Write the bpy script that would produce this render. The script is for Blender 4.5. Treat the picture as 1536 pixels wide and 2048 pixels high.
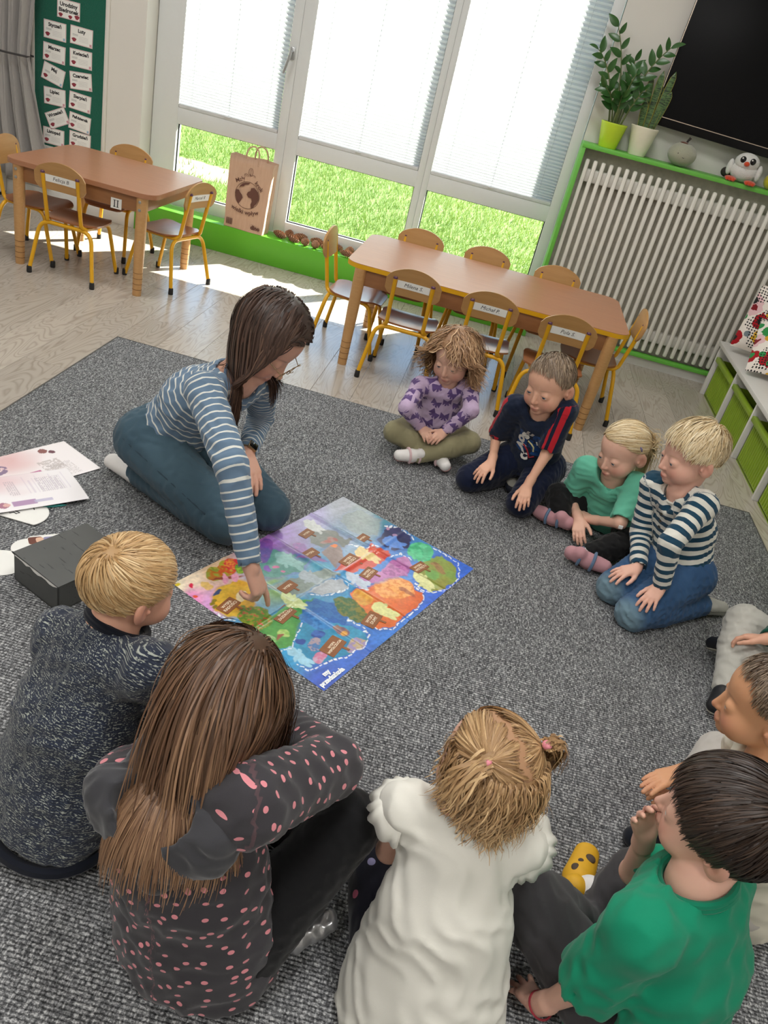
import bpy, bmesh, math, random
import numpy as np
from mathutils import Vector, Matrix
random.seed(7); rng = np.random.default_rng(11)
scene = bpy.context.scene
for o in list(bpy.data.objects): bpy.data.objects.remove(o)
COL = scene.collection
PI = math.pi

# ------------------------------------------------------------------ camera
F_PX, YAW, PITCH, ROLL, CAM_H = 1600.0, -.042, .5318, .2549, 1.52
def cam_axes():
    f0 = np.array([math.sin(YAW), math.cos(YAW), 0]); r0 = np.array([math.cos(YAW), -math.sin(YAW), 0]); u0 = np.array([0, 0, 1.])
    f = f0*math.cos(PITCH) - u0*math.sin(PITCH); u = u0*math.cos(PITCH) + f0*math.sin(PITCH)
    return r0*math.cos(ROLL) + u*math.sin(ROLL), u*math.cos(ROLL) - r0*math.sin(ROLL), f
_r, _u, _f = cam_axes()
cam = bpy.data.objects.new('camera', bpy.data.cameras.new('camera')); COL.objects.link(cam)
cam.data.sensor_fit = 'HORIZONTAL'; cam.data.sensor_width = 36; cam.data.lens = 36*F_PX/1536
cam.data.clip_start = .02
cam.matrix_world = Matrix(((_r[0], _u[0], -_f[0], 0), (_r[1], _u[1], -_f[1], 0), (_r[2], _u[2], -_f[2], CAM_H), (0, 0, 0, 1)))
scene.camera = cam
def ray(px, py): return (px-768)/F_PX*_r - (py-1024)/F_PX*_u + _f
def at_z(px, py, z=0.0):
    d = ray(px, py); return d*((z-CAM_H)/d[2]) + np.array([0, 0, CAM_H])
def at_y(px, py, y):
    d = ray(px, py); return d*(y/d[1]) + np.array([0, 0, CAM_H])

# ------------------------------------------------------------------ world, sun, exposure
world = bpy.data.worlds.new('sky'); scene.world = world; world.use_nodes = True
wn = world.node_tree.nodes; wl = world.node_tree.links
sky = wn.new('ShaderNodeTexSky'); sky.sky_type = 'NISHITA'; sky.sun_disc = False
sky.sun_elevation = math.radians(29.3); sky.sun_rotation = math.radians(146); sky.air_density = 1; sky.dust_density = 2.0
bg = wn['Background']; wl.new(sky.outputs[0], bg.inputs[0]); bg.inputs[1].default_value = .75
sun = bpy.data.objects.new('sun', bpy.data.lights.new('sun', 'SUN')); COL.objects.link(sun)
sun.data.energy = 30.0; sun.data.angle = math.radians(.6); sun.data.color = (1, .95, .86)
SUN_DIR = Vector((-.98, -1.49, -1)).normalized()
sun.rotation_euler = SUN_DIR.to_track_quat('-Z', 'Y').to_euler(); sun.location = (4, 9, 5)
vs = scene.view_settings; vs.view_transform = 'Standard'; vs.look = 'None'; vs.gamma = 1; vs.use_curve_mapping = False
vs.exposure = 0.22
CEIL = 3.0
PANEL_SPOTS = [(-2.2, 3.6), (.2, 3.6), (-2.2, 1.2), (.2, 1.2), (-1, -.9), (1.0, -.9)]
PANEL_W = 17.0

# ------------------------------------------------------------------ helpers
def lin(c):
    if isinstance(c, str): c = tuple(int(c[i:i+2], 16)/255 for i in (0, 2, 4))
    return tuple(x/12.92 if x <= .04045 else ((x+.055)/1.055)**2.4 for x in c[:3])
def col4(c): return (*lin(c), 1)
class NT:
    def __init__(s, name):
        s.m = bpy.data.materials.new(name); s.m.use_nodes = True; s.t = s.m.node_tree; s.n = s.t.nodes; s.l = s.t.links
        s.b = s.n['Principled BSDF']
    def new(s, typ, **kw):
        n = s.n.new('ShaderNode'+typ)
        for k, v in kw.items():
            if k.startswith('i_'):
                kk = k[2:]; n.inputs[int(kk) if kk.isdigit() else kk].default_value = v
            else: setattr(n, k, v)
        return n
    def link(s, a, b): s.l.new(a, b)
    def math(s, op, a, b=None, c=None, clamp=False):
        n = s.new('Math', operation=op, use_clamp=clamp)
        for i, x in enumerate((a, b, c)):
            if x is None: continue
            if isinstance(x, (int, float)): n.inputs[i].default_value = x
            else: s.link(x, n.inputs[i])
        return n.outputs[0]
    def mix(s, fac, a, b):
        n = s.new('Mix', data_type='RGBA')
        for i, x in ((0, fac), (6, a), (7, b)):
            if isinstance(x, (int, float)): n.inputs[i].default_value = x
            elif isinstance(x, (tuple, str)): n.inputs[i].default_value = col4(x)
            else: s.link(x, n.inputs[i])
        return n.outputs[2]
    def attr(s, name, out='Fac'): return s.new('Attribute', attribute_name=name).outputs[out]
    def obj(s): return s.new('TexCoord').outputs['Object']
    def gen(s): return s.new('NewGeometry').outputs['Position']
    def noise(s, vec, scale, detail=3, rough=.5, dist=0, out=0, dim='3D'):
        n = s.new('TexNoise', noise_dimensions=dim); n.inputs['Scale'].default_value = scale; n.inputs['Detail'].default_value = detail
        n.inputs['Roughness'].default_value = rough; n.inputs['Distortion'].default_value = dist
        if vec is not None: s.link(vec, n.inputs['Vector'])
        return n.outputs[out]
    def mapv(s, vec, scale=(1, 1, 1), rot=(0, 0, 0), loc=(0, 0, 0)):
        n = s.new('Mapping'); n.inputs['Scale'].default_value = scale; n.inputs['Rotation'].default_value = rot; n.inputs['Location'].default_value = loc
        s.link(vec, n.inputs['Vector']); return n.outputs[0]
    def ramp(s, fac, stops, interp='LINEAR'):
        n = s.new('ValToRGB'); r = n.color_ramp; r.interpolation = interp
        while len(r.elements) < len(stops): r.elements.new(.5)
        for e, (p, c) in zip(r.elements, stops): e.position = p; e.color = col4(c) if not isinstance(c, float) else (c, c, c, 1)
        s.link(fac, n.inputs[0]); return n.outputs[0]
    def base(s, c, rough=.6, metal=0, spec=.5, sheen=0):
        if isinstance(c, (tuple, str)): s.b.inputs['Base Color'].default_value = col4(c)
        else: s.link(c, s.b.inputs['Base Color'])
        s.b.inputs['Roughness'].default_value = rough; s.b.inputs['Metallic'].default_value = metal
        s.b.inputs['Specular IOR Level'].default_value = spec
        if sheen: s.b.inputs['Sheen Weight'].default_value = sheen; s.b.inputs['Sheen Roughness'].default_value = .5
        return s
    def bump(s, h, strength=.3, dist=.01):
        n = s.new('Bump'); n.inputs['Strength'].default_value = strength; n.inputs['Distance'].default_value = dist
        s.link(h, n.inputs['Height']); s.link(n.outputs[0], s.b.inputs['Normal']); return s
MATS = {}
def plain(name, c, rough=.6, metal=0, spec=.5, var=.06, vscale=30, bump=0, bscale=200):
    if name in MATS: return MATS[name]
    t = NT(name)
    if var:
        f = t.noise(t.obj(), vscale, 3)
        a = lin(c); cc = t.mix(f, tuple(c) if not isinstance(c, str) else c, c)
        n = cc.node; n.inputs[6].default_value = (*[x*(1-var*2) for x in a], 1); n.inputs[7].default_value = (*[min(1, x*(1+var*2)) for x in a], 1)
        t.base(cc, rough, metal, spec)
    else: t.base(c, rough, metal, spec)
    if bump: t.bump(t.noise(t.obj(), bscale, 3), bump, .003)
    MATS[name] = t.m; return t.m

class MB:
    """collects shapes into ONE mesh"""
    def __init__(s): s.v = []; s.f = []; s.mi = []; s.cur = 0
    def add(s, verts, faces):
        o = len(s.v); s.v += [tuple(map(float, p)) for p in verts]
        for f in faces: s.f.append(tuple(i+o for i in f)); s.mi.append(s.cur)
        return s
    def box(s, c, d, rot=None, bev=0):
        x, y, z = d[0]/2, d[1]/2, d[2]/2
        if bev <= 0:
            vs_ = [(i*x, j*y, k*z) for i in (-1, 1) for j in (-1, 1) for k in (-1, 1)]
            fs = [(0, 1, 3, 2), (4, 6, 7, 5), (0, 4, 5, 1), (2, 3, 7, 6), (0, 2, 6, 4), (1, 5, 7, 3)]
        else:
            bm = bmesh.new(); bmesh.ops.create_cube(bm, size=1)
            for v in bm.verts: v.co = Vector((v.co.x*d[0], v.co.y*d[1], v.co.z*d[2]))
            bmesh.ops.bevel(bm, geom=bm.edges[:], offset=bev, segments=2, profile=.5, affect='EDGES')
            bm.verts.index_update(); vs_ = [tuple(v.co) for v in bm.verts]; fs = [tuple(v.index for v in f.verts) for f in bm.faces]; bm.free()
        R = rot if rot is not None else Matrix.Identity(3)
        cv = Vector(c)
        return s.add([cv + R @ Vector(p) for p in vs_], fs)
    def tube(s, pts, r, n=10, cap=True, closed=False):
        P = [np.array(p, float) for p in pts]; m = len(P); rr = r if isinstance(r, (list, tuple, np.ndarray)) else [r]*m
        T = []
        for i in range(m):
            a = P[(i-1) % m] if (closed or i > 0) else P[i]; b = P[(i+1) % m] if (closed or i < m-1) else P[i]
            d = b-a; T.append(d/(np.linalg.norm(d)+1e-12))
        ref = np.array([0, 0, 1.]) if abs(T[0][2]) < .9 else np.array([1., 0, 0])
        N = np.cross(T[0], ref); N /= np.linalg.norm(N); vs_ = []; fs = []
        for i in range(m):
            N = N - T[i]*(N@T[i]); N /= np.linalg.norm(N); B = np.cross(T[i], N)
            for k in range(n):
                a = 2*PI*k/n; vs_.append(P[i] + rr[i]*(math.cos(a)*N + math.sin(a)*B))
        for i in range(m if closed else m-1):
            for k in range(n):
                a, b = i*n+k, i*n+(k+1) % n; c_, d_ = ((i+1) % m)*n+(k+1) % n, ((i+1) % m)*n+k
                fs.append((a, b, c_, d_))
        if cap and not closed: fs += [tuple(range(n))[::-1], tuple((m-1)*n+k for k in range(n))]
        return s.add(vs_, fs)
    def lathe(s, prof, n=24, c=(0, 0, 0), R=None, ex=1, ey=1):
        vs_ = []; fs = []; m = len(prof); R = R or Matrix.Identity(3); cv = Vector(c)
        for (r, z) in prof:
            for k in range(n):
                a = 2*PI*k/n; vs_.append(cv + R @ Vector((r*ex*math.cos(a), r*ey*math.sin(a), z)))
        for i in range(m-1):
            for k in range(n): fs.append((i*n+k, i*n+(k+1) % n, (i+1)*n+(k+1) % n, (i+1)*n+k))
        fs.append(tuple(range(n))[::-1]); fs.append(tuple((m-1)*n+k for k in range(n)))
        return s.add(vs_, fs)
    def prism(s, poly, z0, z1, M=None):
        n = len(poly); M = M or Matrix.Identity(4)
        vs_ = [M @ Vector((x, y, z0)) for x, y in poly] + [M @ Vector((x, y, z1)) for x, y in poly]
        fs = [tuple(range(n))[::-1], tuple(range(n, 2*n))] + [(i, (i+1) % n, n+(i+1) % n, n+i) for i in range(n)]
        return s.add(vs_, fs)
    def slab(s, xs, lo, hi, thick, fn, nv=4):
        """panel: columns xs, vertical extent lo(x)..hi(x); fn(x,v,t)->3D, t is +-thick/2"""
        n = len(xs); vs_ = []; fs = []; st = nv+1
        for sd in (-1, 1):
            for x in xs:
                for j in range(st): vs_.append(fn(x, lo(x)+(hi(x)-lo(x))*j/nv, sd*thick/2))
        o = n*st
        for i in range(n-1):
            for j in range(nv):
                a, b, c_, d = i*st+j, (i+1)*st+j, (i+1)*st+j+1, i*st+j+1
                fs += [(a, b, c_, d), (o+a, o+d, o+c_, o+b)]
            a, b = i*st, (i+1)*st; fs.append((a, o+a, o+b, b))
            a, b = i*st+nv, (i+1)*st+nv; fs.append((a, b, o+b, o+a))
        for j in range(nv):
            fs.append((j, j+1, o+j+1, o+j)); e = (n-1)*st; fs.append((e+j, o+e+j, o+e+j+1, e+j+1))
        return s.add(vs_, fs)
    def build(s, name, mats, parent=None, smooth=True, kind=None, angle=40):
        me = bpy.data.meshes.new(name); me.from_pydata(s.v, [], s.f)
        for m in (mats if isinstance(mats, (list, tuple)) else [mats]): me.materials.append(m)
        if any(s.mi): me.polygons.foreach_set('material_index', s.mi)
        if smooth:
            me.polygons.foreach_set('use_smooth', [True]*len(me.polygons)); me.set_sharp_from_angle(angle=math.radians(angle))
        me.update()
        return put(name, me, parent, kind)
def put(name, me, parent=None, kind=None):
    o = bpy.data.objects.new(name, me); COL.objects.link(o)
    if parent: o.parent = parent
    if kind: o['kind'] = kind
    return o
def tag(o, label, cat, group=None, kind=None):
    o['label'] = label; o['category'] = cat
    if group: o['group'] = group
    if kind: o['kind'] = kind
    return o
def thing(name, label, cat, loc=(0, 0, 0), rz=0, group=None):
    o = bpy.data.objects.new(name, None); COL.objects.link(o); o.location = loc; o.rotation_euler = (0, 0, rz); o.empty_display_size = .05
    return tag(o, label, cat, group)
def dup(root, loc=None, rz=None, label=None):
    r = root.copy(); COL.objects.link(r)
    if loc is not None: r.location = loc
    if rz is not None: r.rotation_euler = (0, 0, rz)
    if label: r['label'] = label
    for ch in list(root.children):
        c = ch.copy(); COL.objects.link(c); c.parent = r
        for g in ch.children:
            d = g.copy(); COL.objects.link(d); d.parent = c
    return r
def shape_box(name, c, d, mat, parent=None, kind=None, bev=0, rot=None): return MB().box(c, d, rot, bev).build(name, mat, parent, smooth=bev > 0, kind=kind)
def struct(name, c, d, mat, bev=0): return shape_box(name, c, d, mat, kind='structure', bev=bev)
def rrect(w, h, r, n=5, cx=0, cy=0):
    p = []
    for (sx, sy, a0) in ((1, 1, 0), (-1, 1, 90), (-1, -1, 180), (1, -1, 270)):
        for i in range(n+1):
            a = math.radians(a0+90*i/n); p.append((cx+sx*(w/2-r)+r*math.cos(a), cy+sy*(h/2-r)+r*math.sin(a)))
    return p
def text(body, size, mat, parent, M, name='lettering', shear=0, bold=0, align='CENTER', curve=None):
    """flat printed lettering as a thin mesh; M puts the text plane (x right, y up, z out) into the parent's space"""
    cu = bpy.data.curves.new('txt', 'FONT'); cu.body = body; cu.size = size; cu.align_x = align; cu.align_y = 'CENTER'; cu.shear = shear; cu.offset = bold; cu.resolution_u = 2
    o = bpy.data.objects.new('txt', cu); COL.objects.link(o)
    dg = bpy.context.evaluated_depsgraph_get(); me = bpy.data.meshes.new_from_object(o.evaluated_get(dg))
    bpy.data.objects.remove(o); bpy.data.curves.remove(cu)
    if curve:
        for v in me.vertices:
            a = v.co.x/curve; r = curve + v.co.y
            v.co.x = r*math.sin(a); v.co.y = r*math.cos(a) - curve
    me.transform(M); me.materials.clear(); me.materials.append(mat); me.name = name
    return put(name, me, parent)
def frame4(o, x, y, z=None):
    x = Vector(x).normalized(); y = Vector(y).normalized(); z = x.cross(y).normalized() if z is None else Vector(z)
    return Matrix(((x.x, y.x, z.x, o[0]), (x.y, y.y, z.y, o[1]), (x.z, y.z, z.z, o[2]), (0, 0, 0, 1)))
def vcol_mesh(name, V, Fq, cols, mat, parent=None, smooth=True):
    """mesh with a printed colour per vertex (linear rgb)"""
    me = bpy.data.meshes.new(name); me.from_pydata(V, [], Fq) if not isinstance(V, np.ndarray) else fast_mesh(me, V, Fq)
    a = me.color_attributes.new('print', 'FLOAT_COLOR', 'POINT')
    c = np.ones((len(V), 4), np.float32); c[:, :3] = cols; a.data.foreach_set('color', c.ravel())
    me.materials.append(mat)
    if smooth: me.polygons.foreach_set('use_smooth', [True]*len(me.polygons))
    return put(name, me, parent)
def fast_mesh(me, V, Fq):
    V = np.asarray(V, np.float32); Fq = np.asarray(Fq, np.int32); n, k = Fq.shape
    me.vertices.add(len(V)); me.vertices.foreach_set('co', V.ravel())
    me.loops.add(n*k); me.loops.foreach_set('vertex_index', Fq.ravel())
    me.polygons.add(n); me.polygons.foreach_set('loop_start', np.arange(0, n*k, k, dtype=np.int32))
    me.update(calc_edges=True)
def print_mat(name, rough=.35, spec=.5, grain=0):
    t = NT(name); c = t.attr('print', 'Color'); t.base(c, rough, 0, spec)
    if grain: t.bump(t.noise(t.obj(), grain, 2), .1, .002)
    return t.m
# ------------------------------------------------------------------ room materials
M_WALL = plain('wall_paint', 'd6d3cc', .85, var=.02, vscale=3, bump=.12, bscale=260)
M_CEIL = plain('ceiling_paint', 'f2f1ee', .9, var=.01)
M_WHITE = plain('white_lacquer', 'dddcd8', .38, var=.015)
M_PVC = plain('window_plastic', 'd3d6d6', .32, var=.01)
M_GREEN = plain('green_board', '5cae28', .42, var=.02, vscale=8)
M_GREENFRAME = plain('green_frame', '66b544', .45, var=.02)
def wood_floor():
    t = NT('laminate'); o = t.obj(); rnd = t.new('ObjectInfo').outputs['Random']
    mv = t.new('CombineXYZ'); t.link(t.math('MULTIPLY', rnd, 37.0), mv.inputs[0]); t.link(t.math('MULTIPLY', rnd, 91.0), mv.inputs[1])
    ad = t.new('VectorMath', operation='ADD'); t.link(o, ad.inputs[0]); t.link(mv.outputs[0], ad.inputs[1])
    v = t.mapv(ad.outputs[0], (5.0, .9, 1))
    n1 = t.noise(v, 1.5, 2, .5, .9)
    rings = t.math('SINE', t.math('MULTIPLY', n1, 62.0))
    rg = t.math('SMOOTH_MIN', t.math('ABSOLUTE', rings), .75, .2)
    fine = t.noise(t.mapv(ad.outputs[0], (160, 5, 1)), 1.0, 3, .6)
    big = t.noise(t.mapv(ad.outputs[0], (6, 1.2, 1)), 1.0, 2)
    c = t.mix(rg, '8f8272', 'c0b5a6'); c2 = t.mix(t.math('MULTIPLY', fine, .45), c, 'a2968a'); c3 = t.mix(t.math('MULTIPLY', big, .5), c2, 'b7aea2')
    hv = t.new('HueSaturation'); t.link(c3, hv.inputs['Color']); t.link(t.math('MULTIPLY_ADD', rnd, .2, .9), hv.inputs['Value']); hv.inputs['Saturation'].default_value = .85
    t.base(hv.outputs[0], .27, 0, .5); t.bump(fine, .04, .002)
    return t.m
M_FLOOR = wood_floor(); M_SUB = plain('floor_joint', '6f675c', .9)

# ------------------------------------------------------------------ floor with planks running towards the window wall
XL, XR, YB, YW = -4.3, 1.97, -2.2, 5.34
floor = struct('floor', ((XL+XR)/2, (YB+5.5)/2, -.055), (XR-XL+.4, 5.5-YB, .1), M_SUB)
PW, PL = .193, 1.285
plank_cache = {}
k = 0; x = XL; ci = 0
while x < XR:
    w = min(PW, XR-x); y0 = YW - PL*((ci*0.37) % 1.0); ys = [YW]; yy = y0 if y0 < YW-.05 else y0-PL
    while yy > YB: ys.append(yy); yy -= PL
    ys.append(YB)
    for a, b in zip(ys[1:], ys[:-1]):
        if b < .35 or (x > -1.5 and x+w < 1.4 and b < 3.4): continue       # under the carpet or behind the photographer
        key = (round(w, 3), round(b-a, 3))
        if key not in plank_cache:
            me = MB().box((0, 0, 0), (w-.0012, b-a-.0012, .01), bev=.0008).build('plank', M_FLOOR, None, smooth=False); plank_cache[key] = me.data
            o = me
        else: o = put('plank', plank_cache[key])
        o.parent = floor; o.location = (x+w/2, (a+b)/2, -.005)
    x += PW; ci += 1
shape_box('laminate_field', (0, YB/2+.15, -.0065), (6.2, .5-YB, .009), M_FLOOR, floor)

# ------------------------------------------------------------------ walls and ceiling
WX0, WX1, WTOP = -2.36, .372, 2.72
OUT = 5.82
struct('wall_window_side_left', ((XL+WX0)/2, (YW+OUT)/2, CEIL/2), (WX0-XL, OUT-YW, CEIL), M_WALL)
struct('wall_window_side_right', ((WX1+XR+.2)/2, (5.5+OUT)/2, CEIL/2), (XR+.2-WX1, OUT-5.5, CEIL), M_WALL)
struct('wall_window_side_top', ((WX0+WX1)/2, (YW+OUT)/2+.08, (WTOP+CEIL)/2), (WX1-WX0, OUT-YW-.16, CEIL-WTOP), M_WALL)
struct('wall_window_side_foot', ((WX0+WX1)/2, 5.66, -.0), (WX1-WX0, .32, .3), M_WALL)
struct('wall_right', (XR+.06, (YB+5.5)/2, CEIL/2), (.12, 5.5-YB, CEIL), M_WALL)
struct('wall_left', (XL-.06, (YB+YW)/2, CEIL/2), (.12, YW-YB, CEIL), M_WALL)
struct('wall_rear', ((XL+XR)/2, YB-.06, CEIL/2), (XR-XL+.24, .12, CEIL), M_WALL)
struct('ceiling', ((XL+XR)/2, (YB+OUT)/2, CEIL+.06), (XR-XL+.4, OUT-YB+.1, .12), M_CEIL)
struct('baseboard_window_side', ((XL+WX0)/2, YW-.006, .05), (WX0-XL, .012, .1), M_WHITE, .003)
# green window bench below the glass
sill = MB(); sill.box(((WX0+WX1)/2, 5.42, .089), (WX1-WX0-.002, .204, .178), bev=.003)
tag(sill.build('trim_1', M_GREEN, None, kind='structure'), 'low green window sill box running under the glass', 'window sill')

# ------------------------------------------------------------------ ceiling light panels (out of frame, added to fill the room with light)
M_PANEL = NT('fill_panel'); M_PANEL.base('ffffff', .5); M_PANEL.b.inputs['Emission Color'].default_value = (1, .97, .92, 1); M_PANEL.b.inputs['Emission Strength'].default_value = 4.0
for i, (lx, ly) in enumerate(PANEL_SPOTS):
    r = thing('ceiling_fill_panel', 'added square white ceiling fill light panel '+['above the square table', 'above the long table', 'above the black box', 'above the island poster', 'nearest the rear wall, curtain half', 'nearest the rear wall, bench half'][i], 'lamp', (lx, ly, CEIL-.03), 0, 'added ceiling fill panels')
    shape_box('frame', (0, 0, .012), (.66, .66, .034), M_WHITE, r); shape_box('diffuser', (0, 0, -.006), (.62, .62, .006), M_PANEL.m, r)
    ld = bpy.data.lights.new('panel_fill_light', 'AREA'); ld.shape = 'SQUARE'; ld.size = .6; ld.energy = PANEL_W; ld.color = (1, .99, .98)
    lo = bpy.data.objects.new('panel_fill_light', ld); COL.objects.link(lo); lo.parent = r; lo.location = (0, 0, -.02)

# ------------------------------------------------------------------ windows
YF = 5.5                                   # room side of the frame
M_GLASS = NT('glass')
_g = M_GLASS; _t = _g.new('BsdfTransparent'); _t.inputs[0].default_value = (.97, .99, .98, 1); _gl = _g.new('BsdfGlossy'); _gl.inputs['Roughness'].default_value = .02
_fr = _g.new('Fresnel'); _fr.inputs[0].default_value = 1.35; _mx = _g.new('MixShader'); _g.link(_fr.outputs[0], _mx.inputs[0]); _g.link(_t.outputs[0], _mx.inputs[1]); _g.link(_gl.outputs[0], _mx.inputs[2])
_g.link(_mx.outputs[0], _g.n['Material Output'].inputs[0])
M_SEAL = plain('rubber_seal', '2c2f30', .7); M_STEEL = plain('brushed_steel', 'b9bbbc', .3, .9)
def blind_mat():
    t = NT('pleated_fabric'); o = t.obj()
    n = t.noise(t.mapv(o, (1, 1, 30)), 8, 3); c = t.mix(n, 'c4c7cb', 'd2d2d2')
    d = t.new('BsdfDiffuse'); tr = t.new('BsdfTranslucent'); t.link(c, d.inputs[0]); t.link(c, tr.inputs[0])
    mx = t.new('MixShader', i_0=.33); t.link(d.outputs[0], mx.inputs[1]); t.link(tr.outputs[0], mx.inputs[2]); t.link(mx.outputs[0], t.n['Material Output'].inputs[0])
    return t.m
M_BLIND = blind_mat(); M_CORD = plain('cord', '9aa0a6', .8); M_RAIL = plain('blind_rail', 'c6c8ca', .4)
wins = [(-2.357, -1.455, -2.185, -1.515), (-1.455, -.53, -1.375, -.572), (-.53, .366, -.49, .302)]
Z0, ZP0, ZP1, ZB0 = .18, .262, .692, .79
for i, (x0, x1, g0, g1) in enumerate(wins):
    b = MB()
    b.box(((x0+g0)/2, YF+.04, (Z0+WTOP)/2), (g0-x0, .08, WTOP-Z0), bev=.004); b.box(((g1+x1)/2, YF+.04, (Z0+WTOP)/2), (x1-g1, .08, WTOP-Z0), bev=.004)
    for z0, z1 in ((Z0, ZP0), (ZP1, ZB0), (WTOP-.08, WTOP)): b.box(((g0+g1)/2, YF+.04, (z0+z1)/2), (g1-g0+.004, .076, z1-z0), bev=.003)
    w = b.build('window_%d' % (i+1), M_PVC, None, kind='structure'); tag(w, ['white window sash with lever handle beside the green board', 'white window sash between the two posts, behind the pine cones', 'white window sash next to the slatted radiator'][i], 'window')
    for z0, z1 in ((ZP0, ZP1), (ZB0, WTOP-.08)):
        shape_box('pane', ((g0+g1)/2, YF+.05, (z0+z1)/2), (g1-g0, .006, z1-z0), M_GLASS.m, w)
        s = MB(); fw = .006
        for c, d in ((((g0+g1)/2, YF+.036, z0+fw/2), (g1-g0, .012, fw)), (((g0+g1)/2, YF+.036, z1-fw/2), (g1-g0, .012, fw)), ((g0+fw/2, YF+.036, (z0+z1)/2), (fw, .012, z1-z0)), ((g1-fw/2, YF+.036, (z0+z1)/2), (fw, .012, z1-z0))): s.box(c, d)
        s.build('rubber_seal', M_SEAL, w, smooth=False)
    # pleated blind
    r = thing('pleated_blind', ['narrow white pleated blind on the window beside the green board', 'wide white pleated blind between the two window posts', 'white pleated blind on the window next to the radiator'][i], 'blind', ((g0+g1)/2, YF+.012, ZB0), 0, 'pleated window blinds')
    bw = g1-g0-.004; zs = [.022]; st = .0075
    while zs[-1] < WTOP-.1-ZB0: zs.append(zs[-1]+st); st = min(.0135, st*1.012)
    vs_ = []; fs = []
    for j, z in enumerate(zs): yj = .009*(1 if j % 2 else -1); vs_ += [(-bw/2, yj, z), (bw/2, yj, z)]
    for j in range(len(zs)-1): fs.append((2*j, 2*j+1, 2*j+3, 2*j+2))
    MB().add(vs_, fs).build('pleated_fabric', M_BLIND, r, smooth=False)
    MB().box((0, 0, .011), (bw, .026, .022), bev=.004).build('bottom_rail', M_RAIL, r)
    MB().box((0, -.016, .016), (.035, .01, .008), bev=.002).build('pull_tab', M_RAIL, r)
    for cxx in (-bw*.38, 0, bw*.38):
        MB().tube([(cxx, -.0015, .02), (cxx, -.0015, zs[-1])], .0009 if cxx else .0013, 5).build('cord', M_CORD, r)
    b = MB(); b.box((0, 0, zs[-1]+.01), (bw, .028, .022)); b.build('top_rail', M_RAIL, r)
hd = bpy.data.objects['window_1']
h = MB(); hx, hz = -1.487, 1.255
h.box((hx, YF-.006, hz), (.03, .012, .07), bev=.004); h.tube([(hx, YF-.006, hz+.01), (hx, YF-.045, hz+.01)], .0085, 10)
h.tube([(hx, YF-.045, hz+.012), (hx-.008, YF-.05, hz-.03), (hx-.03, YF-.05, hz-.115)], [.0095, .0095, .0075], 10)
h.build('handle', M_STEEL, hd)

# ------------------------------------------------------------------ garden outside
def grass_mat(name, a, b, c_):
    t = NT(name); p = t.gen(); n = t.noise(p, 1.1, 4); n2 = t.noise(p, 60, 2)
    c = t.mix(n2, a, b); c2 = t.mix(t.math('MULTIPLY', t.math('SUBTRACT', n, .5), 3, clamp=True), c, c_)
    t.base(c2, .7, 0, .3); t.b.inputs['Subsurface Weight'].default_value = 0
    return t.m
t = NT('lawn_soil'); p = t.gen(); nn = t.noise(p, 1.3, 5, .6)
sep = t.new('SeparateXYZ'); t.link(p, sep.inputs[0])
dx = t.math('MULTIPLY', t.math('SUBTRACT', sep.outputs[0], -3.0), .8); dy = t.math('MULTIPLY', t.math('SUBTRACT', sep.outputs[1], 8.2), 1.6)
dd = t.math('SQRT', t.math('ADD', t.math('MULTIPLY', dx, dx), t.math('MULTIPLY', dy, dy)))
msk = t.math('LESS_THAN', t.math('ADD', dd, t.math('MULTIPLY', t.math('SUBTRACT', nn, .5), .9)), .62)
gc = t.mix(t.noise(p, 45, 3), '4a6426', '708640'); t.base(t.mix(msk, gc, '857a68'), .9, 0, .2); t.bump(t.noise(p, 50, 3), .5, .02)
lawn = MB(); lawn.add([(-30, OUT+.0, -.1), (30, OUT+.0, -.1), (30, 45, .3), (-30, 45, .3)], [(0, 1, 2, 3)]); lawn = lawn.build('ground_lawn', t.m, None, False, 'structure')
lawn['label'] = 'sunlit lawn with a bare patch outside the window'; lawn['category'] = 'lawn'
N = 80000
gx = rng.uniform(-6.5, 3.2, N); gy = 5.9 + (rng.random(N)**1.35)*6.5; keep = ~((((gx+3.0)*.8)**2 + ((gy-8.2)*1.6)**2 < .33) & (rng.random(N) < .93)); gx, gy = gx[keep], gy[keep]; N = len(gx)
gh = rng.uniform(.03, .075, N); ga = rng.uniform(0, 2*PI, N); lx = rng.normal(0, .022, N); ly = rng.normal(0, .022, N); gw = rng.uniform(.003, .006, N)
zb = -.1 + (gy-OUT)*.4/39.2
V = np.empty((N, 3, 3)); V[:, 0] = np.stack([gx-gw*np.cos(ga), gy-gw*np.sin(ga), zb], 1); V[:, 1] = np.stack([gx+gw*np.cos(ga), gy+gw*np.sin(ga), zb], 1); V[:, 2] = np.stack([gx+lx, gy+ly, zb+gh], 1)
me = bpy.data.meshes.new('grass_blades'); fast_mesh(me, V.reshape(-1, 3), np.arange(3*N).reshape(-1, 3)); me.materials.append(grass_mat('grass', '57762e', '8fa452', '6c873c'))
tag(put('grass_blades', me), 'short green grass growing outside the window', 'grass', kind='stuff')
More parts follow.
